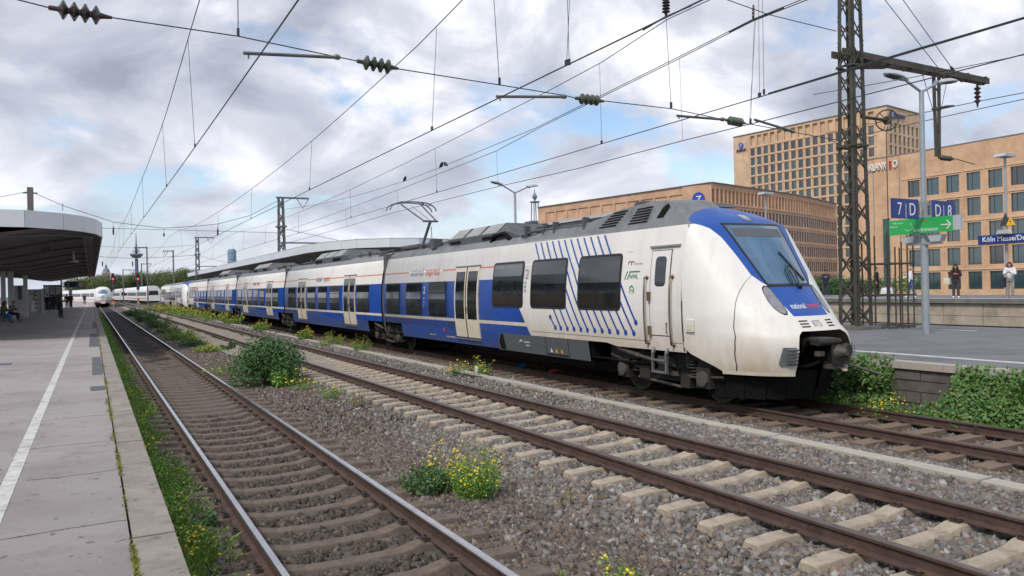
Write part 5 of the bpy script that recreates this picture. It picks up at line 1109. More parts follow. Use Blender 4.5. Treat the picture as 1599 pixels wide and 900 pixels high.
XB = LX-.15; g0, g1 = at(1390, 357, X=XB), at(1490, 354, X=XB); zt = at(1440, 341, X=XB).z; zl = at(1440, 364.5, X=XB).z
t = thing('direction_sign', 'long green sign with white arrow to the trade fair on the lamp post', 'sign', (XB, LY, zl))
b = MB(); b.box(XB-.05, XB+.03, g1.y, g0.y, zl, zt); b.build('board', 'signgreen', t); MB().box(XB-.06, XB+.04, g1.y-.20, g1.y-.004, zl+.02, zt-.0).build('end_case', 'signgrey', t)
W_ = g0.y-g1.y; H_ = zt-zl; tx_ = lambda s, sz, a, c, m_='letterwhite', xs=.9: text(s, sz*H_, (XB-.054, g0.y-W_*a, zl+H_*c), (0, -1, 0), (0, 0, 1), m_, t, .001, xs=xs)
tx_('Willkommen', .17, .06, .73); tx_('Welcome', .17, .01, .50); tx_('koelnmesse', .36, .40, .12, xs=1.0); tx_('Ausgang', .15, .53, .75, 'letterred')
b = MB(); ya = g0.y-W_*.97; zm = zl+H_*.45; X_ = XB-.056; b.beam((X_, ya+.26, zm), (X_, ya, zm), .004, .026, 0, (0, 0, 1)); b.beam((X_, ya+.11, zm+.11), (X_, ya, zm), .004, .026, 0, (0, 0, 1)); b.beam((X_-.001, ya+.11, zm-.11), (X_-.001, ya, zm), .004, .026, 0, (0, 0, 1)); b.build('arrow', 'letterwhite', t)
b = MB()
for a, c in ((.27, .30), (.30, .24), (.335, .24), (.37, .30), (.39, .42), (.375, .58), (.355, .68)): b.lathe([(.013, 0), (.013, .003)], (XB-.054, g0.y-W_*a, zl+H_*c), 8, 0, (1, 0, 0))
b.build('dot_emblem', 'letterwhite', t)
t = thing('loudspeaker', 'pair of pale grey loudspeaker boxes under the green sign', 'loudspeaker', (LX, LY, zl-.3))
for s in (-1, 1):
    y = LY+s*.38; MB().prism([(LX-.14, y-.2, zl-.06), (LX-.14, y+.2, zl-.06), (LX-.14, y+.13, zl-.24), (LX-.14, y-.13, zl-.24)], (.22, 0, 0)).build('case', 'signgrey', t)
MB().box(LX-.1, LX+.1, LY-.45, LY+.45, zl-.30, zl-.25).build('bracket', 'galv', t)
XF = 42.6; f0 = at(1528, 375, X=XF); zt = at(1600, 364, X=XF).z; zl = at(1600, 378.5, X=XF).z; yl = f0.y-4.2
t = thing('station_sign', 'blue station name board with white letters at the right edge', 'sign', (XF, f0.y-1.9, zl)); MB().box(XF-.05, XF+.05, yl, f0.y, zl, zt).build('board', 'signblue', t)
text('K\u00f6ln Messe/Deutz', (zt-zl)*.80, (XF-.053, f0.y-.22, zl+(zt-zl)*.28), (0, -1, 0), (0, 0, 1), 'letterwhite', t, .002, xs=.93, fill=.004)
t = thing('warning_sign', 'yellow triangular high voltage warning on the far lamp pole', 'sign', at(1578, 345, X=42.8)); p = at(1578, 352, X=42.8); k = .24
b = MB(); b.prism([(42.8, p.y+k, p.z), (42.8, p.y-k, p.z), (42.8, p.y, p.z+.46)], (.03, 0, 0)); b.build('plate', 'yellow', t)
b = MB(); b.add([(42.79, p.y+.05, p.z+.33), (42.79, p.y-.03, p.z+.22), (42.79, p.y+.01, p.z+.20), (42.79, p.y-.04, p.z+.08), (42.79, p.y+.045, p.z+.19), (42.79, p.y, p.z+.21)], [(0, 1, 2, 3, 4, 5)]); b.build('flash_symbol', 'letterblack', t)
t = thing('warning_sign', 'dark triangular back of a warning plate on the far lamp pole', 'sign', at(1568, 345, X=42.9)); p = at(1570, 353, X=42.9); b = MB(); b.prism([(42.9, p.y+.3, p.z), (42.9, p.y-.3, p.z), (42.9, p.y, p.z+.7)], (.03, 0, 0)); b.build('plate', 'wframe', t)
t = thing('loudspeaker', 'pale loudspeaker on top of the station name board', 'loudspeaker', at(1567, 366, X=42.4)); p = at(1567, 365, X=42.4); MB().prism([(42.3, p.y-.35, p.z), (42.3, p.y+.35, p.z), (42.3, p.y+.25, p.z+.2), (42.3, p.y-.25, p.z+.2)], (.3, 0, 0)).build('case', 'signgrey', t)
# birds on the wire
for i, (x, y, f) in enumerate(((632, 282, 1), (689, 260.5, 1), (696, 259, -1))):
    p = at(x, y, X=15.2); t = thing('bird', ['lone dark bird perched low on the wire left of the pair', 'left bird of the pair perched on the wire', 'right bird of the pair perched on the wire'][i], 'bird', p, 'birds on the wire'); b = MB()
    b.tube([p+Vector((0, f*.22, -.06)), p+Vector((0, f*.12, .02)), p+Vector((0, 0, .07)), p+Vector((0, -f*.09, .12)), p+Vector((0, -f*.13, .17)), p+Vector((0, -f*.16, .17)), p+Vector((0, -f*.21, .16))], [.012, .05, .085, .075, .05, .045, .005], 8); b.build('body', 'rubber', t, smooth=True)
    b = MB(); b.tube([p+Vector((.03, 0, .02)), p+Vector((.03, 0, -.02))], .008, 4); b.tube([p+Vector((-.03, 0, .02)), p+Vector((-.03, 0, -.02))], .008, 4); b.build('leg', 'rubber', t)
# red signals
for i, (x, y0_, y1_) in enumerate(((177, 427, 471), (216, 427, 470))):
    Yd = 150.; p = at(x, y1_, Y=Yd); q = at(x, y0_, Y=Yd)
    t = thing('railway_signal', ['red light signal left of the television tower', 'red light signal below the television tower'][i], 'signal', (p.x, Yd, -.3)); b = MB(); b.tube([(p.x, Yd, -.3), (p.x, Yd, q.z-1)], .11, 6); b.build('post', 'galv', t)
    b = MB(); b.box(p.x-.32, p.x+.32, Yd-.1, Yd+.2, q.z-2.1, q.z-.45); b.box(p.x-.22, p.x+.22, Yd-.1, Yd+.1, q.z-.45, q.z); b.box(p.x-.24, p.x+.24, Yd-.1, Yd+.1, q.z-2.9, q.z-2.2); b.build('screen', 'rubber', t)
    b = MB(); b.lathe([(.15, 0), (.15, .03)], (p.x, Yd-.14, q.z-1.0), 10, 0, (0, 1, 0)); b.build('red_light', emit('signal_red', (1, .03, .06), 2.5), t)
    for k, (c_, z) in enumerate((('letterwhite', .8), ('red', .4), ('yellow', -.2))): MB().box(p.x-.16, p.x+.16, Yd-.15, Yd-.1, z+.7, z+1.05).build('mast_plate', c_, t)

# ------------------------------------------------------------------ buildings
def facade(t, P0, P1, Z0, Z1, cols, rows, depth, wallm, merge=None, skip=()):
    """wall between ground points P0 -> P1 (seen from outside left to right) with real openings cols x rows; returns list of openings"""
    P0 = Vector((P0[0], P0[1], 0)); P1 = Vector((P1[0], P1[1], 0)); W_ = (P1-P0).length; u = (P1-P0)/W_; n = Vector((u.y, -u.x, 0))
    xs_ = sorted(set([0, W_]+[v for c in cols for v in c])); zs = sorted(set([Z0, Z1]+[v for r_ in rows for v in r_])); b = MB()
    P = lambda a, z, d=0: P0+u*a-n*d+Vector((0, 0, z)); ops = []
    for i in range(len(xs_)-1):
        for j in range(len(zs)-1):
            x0, x1, z0, z1 = xs_[i], xs_[i+1], zs[j], zs[j+1]; mx_, mz = (x0+x1)/2, (z0+z1)/2
            if any(a < mx_ < c for a, c in cols) and any(a < mz < c for a, c in rows) and (i, j) not in skip:
                b.add([P(x0, z0), P(x1, z0), P(x1, z1), P(x0, z1), P(x0, z0, depth), P(x1, z0, depth), P(x1, z1, depth), P(x0, z1, depth)], [(0, 1, 5, 4), (1, 2, 6, 5), (2, 3, 7, 6), (3, 0, 4, 7)]); ops.append((x0, x1, z0, z1))
            else: b.add([P(x0, z0), P(x1, z0), P(x1, z1), P(x0, z1)], [(0, 1, 2, 3)])
    b.build('wall', wallm, t)
    return ops, P, u, n
def window_mesh(w_, h, mull, two=False, tr=None):
    b = MB(); f = .07
    b.box(0, w_, 0, .1, 0, f); b.box(0, w_, 0, .1, h-f, h); b.box(0, f, 0, .1, f, h-f); b.box(w_-f, w_, 0, .1, f, h-f)
    for q in mull: b.box(w_*q-.035, w_*q+.035, .004, .096, f, h-f)
    if two: b.box(f, w_-f, .05, .06, f, h-f, 1)
    p = MB(); p.box(f, w_-f, .05, .06, f, h-f)
    return b, p
def put_windows(t, ops, P, u, depth, mull, gm, single=False, pick=None):
    cache = {}; r = random.Random(len(ops)); ang = atan2(u.y, u.x)
    for (x0, x1, z0, z1) in ops:
        key = (round(x1-x0, 2), round(z1-z0, 2), gm if pick is None else pick(r))
        if key not in cache:
            b, p = window_mesh(x1-x0, z1-z0, mull, single); g_ = key[2]
            cache[key] = (b.mesh('window', ['wframe', g_] if single else 'wframe'), None if single else p.mesh('pane', g_))
        mw, mp_ = cache[key]; q = P(x0, z0, depth); o = inst('window', mw, t, q, (0, 0, ang))
        if mp_: inst('pane', mp_, o, (0, 0, 0))
def core(t, pts, z0, z1, matn, name='roof_slab', roofm=None):
    b = MB(); b.prism([(p[0], p[1], z0) for p in pts], (0, 0, z1-z0)); return b.build(name, matn, t)
# front office block of ochre brick, facade parallel to the tracks
FBX = 120.; t = thing('office_building', 'ochre brick office block with big square windows and white roof lettering at the right edge', 'building', (FBX, 70, -.7))
ya, yb_ = 89.9, 18.; H_ = 23.0; L0 = ya
cols = []; y = 80.84
while y > yb_+3: cols.append((L0-y, L0-y+2.12)); y -= 3.28
rows = [(z-2.75, z) for z in (3.05, 6.85, 10.65, 14.5, 18.4)]
ops, P, u, n = facade(t, (FBX, ya), (FBX, yb_), -.7, H_, cols, rows, .38, 'brick1')
put_windows(t, ops, P, u, .22, (.36,), 'wglass', pick=lambda r: 'wglass' if r.random() < .8 else 'wglass2')
core(t, [(FBX+.45, yb_), (FBX+.45, ya), (FBX+30, ya), (FBX+30, yb_)], -.7, H_-.05, 'brick1', 'core'); core(t, [(FBX-.06, yb_-.1), (FBX-.06, ya+.1), (FBX+30, ya+.1), (FBX+30, yb_-.1)], H_, H_+.16, 'zinc', 'roof_edge')
for z in (3.32, 7.12, 10.92, 14.78, 18.68):
    b = MB(); b.box(FBX-.10, FBX-.002, yb_, L0-cols[0][0]+1.1, z, z+.22); b.build('string_course', 'band', t)
for c in cols:
    b = MB(); yy = L0-c[0]+.58; b.box(FBX-.07, FBX-.003, yy-.12, yy+.12, 3.6, 22.0); b.build('pilaster', 'brick1', t)
for y in (87.2, 82.3): MB().box(FBX-.03, FBX-.002, y-.05, y+.05, -.7, 22.9).build('expansion_joint', 'zinc', t)
zb = at(1360, 268, X=FBX).z; hh = at(1358, 256, X=FBX).z-zb; y0 = at(1353, 262, X=FBX).y; y1 = at(1403, 260, X=FBX).y
lw = y0-y1
for s, a, m_, wx in (('ARLANX', 0, 'letterwhite', .88), ('E', .725, 'red', .9), ('O', .845, 'letterwhite', .95)): text(s, hh*1.30, (FBX-.22, y0-lw*a, zb), (0, -1, 0), (0, 0, 1), m_, t, .08, xs=wx*lw/ (hh*1.3*5.2)*1.0, fill=.01)
# high tower
TZ = 57.; A = at(1145, 215, Z=TZ); B = at(1384, 165, Z=TZ); C = at(1437, 179, Z=TZ)
t = thing('office_tower', 'tall sand coloured office tower with rows of windows and a blue logo', 'building', (B.x, B.y, -.7))
W_ = (Vector((B.x, B.y, 0))-Vector((A.x, A.y, 0))).length; px2 = lambda f: W_*f
c0 = W_*.125; nc = 17; st = (W_-c0-W_*.06)/nc
cols = [(c0+i*st+st*.10, c0+i*st+st*.76) for i in range(nc)]; rows = [(z, z+2.7) for z in [TZ-8.3-3.55*k for k in range(12)]]
top = [(TZ-4.7, TZ-.9)]
ops, P, u, n = facade(t, (A.x, A.y), (B.x, B.y), -.7, TZ, cols, rows+top, .28, 'brick2')
put_windows(t, [o_ for o_ in ops if o_[2] < TZ-6], P, u, .2, (.3,), 'wglass2', True, lambda r: 'wglass' if r.random() < .45 else 'wglass2')
W2 = (Vector((C.x, C.y, 0))-Vector((B.x, B.y, 0))).length; st2 = (W2-W2*.1)/7; cols2 = [(W2*.06+i*st2+st2*.2, W2*.06+i*st2+st2*.72) for i in range(7)]; rows2 = [(TZ-7.9-3.7*k, TZ-4.9-3.7*k) for k in range(12)]
ops2, P2, u2, n2 = facade(t, (B.x, B.y), (C.x, C.y), -.7, TZ, cols2, rows2, .28, 'brick2'); put_windows(t, ops2, P2, u2, .2, (.4,), 'wglass2', True)
inn = lambda q, d1, d2: (q.x+d1, q.y+d2)
core(t, [tuple(P(.8, 0, .7))[:2], tuple(P(W_-.9, 0, .7))[:2], tuple(P2(W2-.5, 0, 1.5))[:2], tuple(P2(W2-.5, 0, W_*.8))[:2], tuple(P(.8, 0, W2*.9))[:2]], -.7, TZ-.3, 'brick2', 'core')
for k in range(13):
    z = TZ-5.2-3.55*k; b = MB(); q0, q1 = P(c0, z, -.08), P(W_-W_*.055, z, -.08); b.beam(q0, q1, .22, .28); b.build('string_course', 'band', t)
for i in range(nc+1):
    x = c0+i*st-st*.08; b = MB(); b.beam(P(x, 0, -.06), P(x, TZ-1, -.06), .26, .2, 0, tuple(u)); b.build('pilaster', 'band', t)
def zlogo(t, P, u, n, x, z, R, word, ws):
    c = P(x, z, -.25); b = MB(); b.lathe([(R, 0), (R, .2)], c, 24, 0, tuple(n)); b.build('round_logo', mat('logo_blue', (.02, .07, .42), .4, var=.05), t)
    text('Z', R*1.5, P(x, z-R*.52, -.50), tuple(u), (0, 0, 1), 'letterwhite', t, .03, 'CENTER', shear=.15); text(word, ws, P(x, z-R*1.05-ws, -.25), tuple(u), (0, 0, 1), M and 'signblue', t, .1, 'CENTER', fill=.02)
zlogo(t, P, u, n, W_*.062, TZ-3.6, 1.0, 'ZURICH', 1.25)
c = P2(W2*.13, TZ-2.5, -.25); b = MB(); b.lathe([(1.15, 0), (1.15, .2)], c, 24, 0, tuple(n2)); b.build('round_logo', 'signblue', t); text('Z', 1.75, P2(W2*.13, TZ-3.1, -.5), tuple(u2), (0, 0, 1), 'letterwhite', t, .03, 'CENTER', shear=.15); text('ZURICH', 1.75, P2(W2*.19, TZ-3.1, -.3), tuple(u2), (0, 0, 1), 'signblue', t, .1, xs=1.15, fill=.02)
b = MB(); pts = [(A.x, A.y), (B.x, B.y), (C.x, C.y)]
for (p, q) in zip(pts, pts[1:]): b.beam((p[0], p[1], TZ+.1), (q[0], q[1], TZ+.1), .6, .25)
b.build('roof_edge', 'zinc', t)
# curved building
CZ = 25.; pth = [at(x, y, Z=CZ) for x, y in ((1110, 285.5), (1130, 288), (1160, 292.5), (1188.6, 296.5), (1225, 302), (1262, 308.6), (1306, 319))]
t = thing('office_building', 'curved pinkish brick building with many narrow windows behind the train nose', 'building', (pth[3].x, pth[3].y, -.7))
allops = 0; allr = [(.6+4.03*k, 3.3+4.03*k) for k in range(5)]
for p, q in zip(pth, pth[1:]):
    W_ = (Vector((q.x, q.y, 0))-Vector((p.x, p.y, 0))).length; n_ = max(2, round(W_/1.75)); st = W_/n_; cols = [(i*st+st*.15, i*st+st*.85) for i in range(n_)]
    ops, P, u, n = facade(t, (p.x, p.y), (q.x, q.y), -.7, CZ, cols, allr+[(20.7, 23.7)], .14, 'brick3')
    put_windows(t, [o_ for o_ in ops if o_[2] < 20], P, u, .05, (), 'wglass2', True, lambda r: 'wglass3')
    core(t, [tuple(P(0, 0, .62))[:2], tuple(P(W_, 0, .62))[:2], tuple(P(W_, 0, 8))[:2], tuple(P(0, 0, 8))[:2]], -.7, CZ-.2, 'brick3', 'core')
    for z in (.1, 4.1, 8.2, 12.2, 16.2, 20.3): MB().beam(P(0, z, -.06), P(W_, z, -.06), .16, .22).build('string_course', 'band', t)
    for i in range(0, n_): MB().beam(P(i*st, 20.5, -.05), P(i*st, 24.2, -.05), .14, .14, 0, tuple(u)).build('fin', 'band', t)
    MB().beam(P(0, CZ+.08, -.1), P(W_, CZ+.08, -.1), .5, .18).build('roof_edge', 'zinc', t)
p = at(840, 324.5, Z=CZ); q = pth[0]; W_ = (Vector((q.x, q.y, 0))-Vector((p.x, p.y, 0))).length
st = W_*.82/11; cols = [(W_*.05+i*st+st*.07, W_*.05+i*st+st*.93) for i in range(11)]
ops, P, u, n = facade(t, (p.x, p.y), (q.x, q.y), -.7, CZ, cols, [(15, 23.2)], .22, 'brick3')
core(t, [tuple(P(0, 0, .25))[:2], tuple(P(W_-1, 0, .25))[:2], tuple(P(W_-3, 0, 22))[:2], tuple(P(0, 0, 22))[:2]], -.7, CZ-.15, 'brick3', 'core')
MB().beam(P(0, CZ+.08, -.1), P(W_, CZ+.08, -.1), .5, .18).build('roof_edge', 'zinc', t)
zlogo(t, P, u, n, W_*.945, CZ-3.6, 1.75, 'ZURICH', 1.9)
# small green tower with lantern left of that building
q = at(836, 360, X=150.); zt = at(838, 312, X=150.).z; t = thing('roof_tower', 'small grey green tower with a lantern on top left of the long brick roof', 'tower', (150, q.y, -.7))
b = MB(); b.box(147.5, 152.5, q.y-2.2, q.y+2.2, -.7, zt-9); b.build('shaft', 'far_grey', t); b = MB(); b.box(147, 153, q.y-3, q.y+3, zt-9, zt-8.2); b.build('deck', 'hazeconc', t)
b = MB(); [b.beam((150+s*1.1, q.y+k*1.1, zt-8.2), (150+s*.9, q.y+k*.9, zt-1), .3, .3) for s in (-1, 1) for k in (-1, 1)]; b.box(148.6, 151.4, q.y-1.4, q.y+1.4, zt-1, zt-.5); b.build('open_frame', 'slate', t)
b = MB(); b.lathe([(.2, 0), (.3, .5), (.9, 1.2), (1.0, 1.9), (.6, 2.6), (.25, 3.2), (.12, 4.4), (.02, 5)], (150, q.y, zt-.5), 10); b.build('lantern', 'slate', t, smooth=40)
# skyline: television tower, glass tower, church tower, houses
def atd(x, y, d): r_ = ray(x, y); return Vector((r_[0]*d, r_[1]*d, CAMH+r_[2]*d))
D = 2300.; s = D/FX; p = atd(214.5, 470, D); t = thing('television_tower', 'blue grey television tower with round platform and needle on the horizon', 'tower', (p.x, p.y, -.7)); k = s
zz = lambda y: atd(214.5, y, D).z
b = MB(); b.lathe([(4.4*k, -.7-0), (3.0*k, zz(440)), (2.3*k, zz(404))], (p.x, p.y, 0), 16); b.build('shaft', 'hazeconc', t, smooth=40)
b = MB(); b.lathe([(2*k, zz(403.5)), (6.5*k, zz(402)), (9.4*k, zz(398.5)), (9.4*k, zz(396.6)), (5.5*k, zz(396.2)), (2*k, zz(396))], (p.x, p.y, 0), 24); b.build('platform', 'slate', t, smooth=30)
b = MB()
for y, w_ in ((394, 6.5), (391.5, 5.0), (389, 3.0)): b.lathe([(w_*k, zz(y)), (w_*k, zz(y-.6))], (p.x, p.y, 0), 18)
b.lathe([(1.9*k, zz(396)), (1.5*k, zz(386)), (.85*k, zz(380)), (.4*k, zz(364))], (p.x, p.y, 0), 10); b.build('antenna', 'hazeconc', t, smooth=30)
D = 1900.; p = atd(363, 440, D); zz = lambda y: atd(363, y, D).z; k = D/FX; t = thing('glass_tower', 'pale blue round glass skyscraper above the curved canopy', 'tower', (p.x, p.y, -.7))
b = MB(); b.lathe([(6.6*k, -.7), (6.6*k, zz(391.5)), (5.2*k, zz(391.3)), (5.2*k, zz(389.6))], (p.x, p.y, 0), 24); b.build('shaft', 'farglass', t, smooth=30); b = MB(); b.lathe([(.35*k, zz(390)), (.2*k, zz(384))], (p.x+2*k, p.y, 0), 6); b.build('mast', 'hazeconc', t)
for i in range(10): z = zz(440-i*4.9); b = MB(); b.lathe([(6.68*k, z), (6.68*k, z+.5*k)], (p.x, p.y, 0), 24); b.build('floor_band', 'hazeconc', t)
D = 650.; k = D/FX; p = atd(166.5, 460, D); zz = lambda y: atd(166.5, y, D).z; t = thing('church_tower', 'pinkish church tower with dark bell shaped roof on the horizon', 'tower', (p.x, p.y, -.7))
b = MB(); b.box(p.x-5.6*k, p.x+5.6*k, p.y-5*k, p.y+5*k, -.7, zz(427.5)); b.build('shaft', 'plaster', t); b = MB(); b.box(p.x-6.3*k, p.x+6.3*k, p.y-5.7*k, p.y+5.7*k, zz(427.5), zz(426.3)); b.build('cornice', 'band', t)
b = MB(); b.lathe([(6.2*k, zz(426.2)), (5.0*k, zz(424)), (4.4*k, zz(421.5)), (2.6*k, zz(419.5)), (1.6*k, zz(418)), (1.6*k, zz(416.5)), (1.9*k, zz(416)), (.9*k, zz(414.5)), (.2*k, zz(411.5))], (p.x, p.y, 0), 12); b.build('bell_roof', 'slate', t, smooth=40)
for i, (dx, y0_, y1_) in enumerate(((-2.2, 441, 436), (2.2, 441, 436), (0, 434, 430))): b = MB(); b.box(p.x+dx*k-.8*k, p.x+dx*k+.8*k, p.y-5.05*k, p.y-4.8*k, zz(y0_), zz(y1_)); b.build('window', 'wframe', t)
r = random.Random(12)
for i, (x0, x1, yt, lab) in enumerate(((137, 152, 433, 'grey flat roofed house left of the church tower on the horizon'), (151, 160, 429, 'pale narrow house right beside the church tower'), (196, 212, 436, 'low bluish house with pointed dormers below the television tower'), (172, 184, 440, 'small grey house between the church tower and the first red signal'))):
    D = 560.+i*20; a, c = atd(x0, 462, D), atd(x1, 462, D); zt = atd(x0, yt, D).z; t = thing('house', lab, 'house', ((a.x+c.x)/2, a.y, -.7)); dv_ = (c-a); dv_.z = 0; un = dv_.normalized(); nn = Vector((-un.y, un.x, 0))
    b = MB(); b.prism([(a.x, a.y, -.7), (c.x, c.y, -.7), tuple((c+nn*12))[:2]+(-.7,), tuple((a+nn*12))[:2]+(-.7,)], (0, 0, zt+.7)); b.build('wall', 'far_grey' if i != 2 else 'hazeconc', t)
    for kx in range(3):
        for kz in range(2): q = a+dv_*(.15+.28*kx); b = MB(); b.prism([(q.x-nn.x*.1, q.y-nn.y*.1, zt-2.6-kz*3.2), (q.x+un.x*1.3-nn.x*.1, q.y+un.y*1.3-nn.y*.1, zt-2.6-kz*3.2), (q.x+un.x*1.3-nn.x*.1, q.y+un.y*1.3-nn.y*.1, zt-1.1-kz*3.2), (q.x-nn.x*.1, q.y-nn.y*.1, zt-1.1-kz*3.2)], tuple(nn*.2)); b.build('window', 'wframe', t)
    if i == 2:
        for kx in range(3): q = a+dv_*(.05+.32*kx); b = MB(); b.prism([(q.x, q.y, zt), (q.x+dv_.x*.26, q.y+dv_.y*.26, zt), (q.x+dv_.x*.13, q.y+dv_.y*.13, zt+2.6)], tuple(nn*8)); b.build('gable_roof', 'slate', t)

# ------------------------------------------------------------------ canopies
def canopy(t, outline, z0, z1, panel_len, under, seam=True, inner=None, fas='fascia', maxp=120):
    """flat roof with fascia panels along the outline (list of xy), underside dished towards 'under' polyline heights"""
    P = [Vector((x, y, 0)) for x, y in outline]; run = 0
    for p, q in zip(P, P[1:]):
        L_ = (q-p).length; k = max(1, round(L_/panel_len)); d = (q-p)/L_; n = Vector((d.y, -d.x, 0))
        for i in range(k):
            a = p+d*(L_*i/k+.012); c = p+d*(L_*(i+1)/k-.012); b = MB(); b.add([a+Vector((0, 0, z0)), c+Vector((0, 0, z0)), c+Vector((0, 0, z1)), a+Vector((0, 0, z1)), a-n*.06+Vector((0, 0, z0)), c-n*.06+Vector((0, 0, z0)), c-n*.06+Vector((0, 0, z1)), a-n*.06+Vector((0, 0, z1))], [(0, 1, 2, 3), (7, 6, 5, 4), (0, 4, 5, 1), (1, 5, 6, 2), (2, 6, 7, 3), (3, 7, 4, 0)]); b.build('fascia_panel', fas, t)
# near canopy (left), edge X=.45
t = thing('platform_canopy', 'large dark canopy with pale rounded fascia over the near platform at the left', 'canopy', (-4.8, 30, PZ))
front = [(-12.0, 34.5), (-8, 32.6), (-4.5, 31.6), (-2.7, 31.5), (-1.78, 31.75), (-1.04, 32.4), (-.35, 33.3), (.12, 34.5), (.38, 36.0), (.46, 37.2)]
canopy(t, [(-10, 33.0), (-7.4, 32.1), (-4.5, 31.6), (-2.0, 31.7), (-.85, 32.6)], 4.62, 5.22, 3.2, None); canopy(t, [(-.85, 32.6), (-.2, 33.6), (.22, 34.8), (.44, 36.6)], 4.62, 5.22, 1.2, None)
canopy(t, [(.45, 36.6), (.45, 118)], 4.62, 5.22, 3.0, None)
b = MB(); sec = [(.40, 4.64), (.05, 4.68), (-.6, 4.72), (-1.6, 4.62), (-2.8, 4.42), (-4.0, 4.22), (-4.8, 4.15), (-5.6, 4.22), (-6.8, 4.42), (-8.2, 4.64), (-10, 4.72)]
yf = lambda x: float(np.interp(x, [-10, -7.4, -4.5, -2.0, -.85, -.2, .22, .44], [33.0, 32.1, 31.65, 31.75, 32.65, 33.65, 34.85, 36.6]))
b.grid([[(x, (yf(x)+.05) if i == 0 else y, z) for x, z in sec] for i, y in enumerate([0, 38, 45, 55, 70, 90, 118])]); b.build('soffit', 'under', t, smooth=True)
b = MB(); b.grid([[(x, (yf(x)+.02) if i == 0 else y, 5.18) for x, z in sec] for i, y in enumerate([0, 38, 118])]); b.build('roof', 'zinc', t)
for y in range(38, 116, 7):
    b = MB(); yo = 3.2
    for (x0, z0), (x1, z1) in zip(sec[1:-1], sec[2:]): b.beam((x0, y+yo*sin(min(1, -x0/5)*1.5), z0-.05), (x1, y+yo*sin(min(1, -x1/5)*1.5), z1-.03), .12, .07)
    b.build('rib', 'rib', t)
b = MB(); b.tube([(-10, 34.4, 4.4), (-4.5, 33.4, 4.3), (-1.0, 34.0, 4.55), (-.1, 35.3, 4.55)], .05, 7); b.build('drain_pipe', 'galvdark', t)
tr_ = thing('cable_tray', 'pale ladder shaped cable tray hung under the near canopy edge', 'cable tray', (-.1, 36, 4.45))
for x in (-.24, .06): MB().box(x-.015, x+.015, 35.4, 117, 4.50, 4.58).build('side_rail', 'tray', tr_)
for i in range(60): y = 35.6+i*1.3; MB().box(-.225, .045, y, y+.32, 4.52, 4.545).build('rung', 'tray', tr_)
lp = at(115, 410, Y=50.); t = thing('pendant_lamp', 'white pendant lamp hanging from the near canopy', 'lamp', lp); b = MB(); b.lathe([(.02, 1.1), (.05, .9), (.06, .15), (.22, .08), (.26, 0), (.02, -.02)], lp, 12); b.build('shade', 'column', t, smooth=30)
cp_ = at(72, 385, Y=44.); t = thing('ceiling_speaker', 'dark square box hanging from the near canopy ceiling', 'box', cp_); b = MB(); b.box(cp_.x-.2, cp_.x+.2, cp_.y-.2, cp_.y+.2, cp_.z-.28, cp_.z+.25); b.build('case', 'rib', t); b = MB(); b.tube([cp_+Vector((0, 0, .2)), cp_+Vector((0, 0, .6))], .03, 6); b.box(cp_.x-.26, cp_.x+.26, cp_.y-.26, cp_.y+.26, cp_.z+.12, cp_.z+.15); b.build('hanger', 'rib', t)
# furniture under the near canopy: columns, boards, glass bays
def bx(name, label, catg, x0, x1, ytop, ybot, Yd, dpt, matn, extra=None):
    a, c = at(x0, ybot, Y=Yd), at(x1, ybot, Y=Yd); zt = at((x0+x1)/2, ytop, Y=Yd).z; zb = at((x0+x1)/2, ybot, Y=Yd).z
    if ybot > 480: zb = PZ
    t = thing(name, label, catg, ((a.x+c.x)/2, Yd, zb)); MB().box(a.x, c.x, Yd, Yd+dpt, zb, zt).build('body', matn, t); return t, a.x, c.x, zb, zt
for i, (x0, x1, yt, Yd, lab) in enumerate(((2, 9, 430, 66., 'outermost white canopy column at the left frame edge'), (13, 21.5, 430, 68., 'second white canopy column from the left frame edge'), (37, 43.5, 436, 72., 'third white canopy column, right of the timetable case'), (95.5, 98, 440, 110., 'slim white canopy column behind the pair of people in dark coats'), (108, 113.5, 449, 118., 'white canopy column below the hanging clock'))):
    bx('canopy_column', lab, 'column', x0, x1, yt-6, 492, Yd, .5, 'column')
t, xa, xb, zb, zt = bx('timetable_case', 'white timetable case with grey board between two canopy columns', 'display case', 21.5, 37, 446, 493, 74., .2, 'column')
MB().box(xa+.1, xa+.35*(xb-xa), 73.96, 74, zb+1.0, zt-.1).build('timetable', 'paper', t); MB().box(xa+.48*(xb-xa), xb-.1, 73.95, 74, zb+1.35, zt-.02).build('notice_board', 'skirt', t)
MB().box(xa-.05, xb+.05, 73.8, 74.3, zb, zb+.25).build('plinth', 'signgrey', t)
t, xa, xb, zb, zt = bx('poster_board', 'large lit poster board showing a seated figure on the near platform', 'poster board', 44, 65, 452, 487, 80., .18, 'signgrey')
w_ = xb-xa; h_ = zt-zb; MB().box(xa+.1, xb-.25, 79.97, 80, zb+.3, zt-.12).build('poster', 'paper', t)
b = MB(); cx_ = xa+w_*.42; cz_ = zb+h_*.48; b.lathe([(w_*.10, 0), (w_*.10, .01)], (cx_, 79.955, cz_+h_*.15), 14, 0, (0, 1, 0)); b.build('printed_face', 'skin', t)
b = MB(); b.add([(cx_-w_*.2, 79.955, zb+h_*.12), (cx_+w_*.2, 79.955, zb+h_*.12), (cx_+w_*.13, 79.955, cz_+h_*.06), (cx_-w_*.13, 79.955, cz_+h_*.06)], [(0, 1, 2, 3)]); b.build('printed_shirt', 'letterwhite', t)
for k in range(5): MB().box(xb-.55, xb-.32, 79.955, 79.968, zb+.5+k*.36, zb+.62+k*.36).build('printed_bar', 'skirt', t)
MB().box(xa+.2, xb-.4, 79.955, 79.968, zt-.5, zt-.3).build('printed_title', 'lettergrey', t)
MB().box(xb+.02, xb+.18, 79.8, 80.1, PZ-.0, zt+.05).build('side_post', 'column', t)
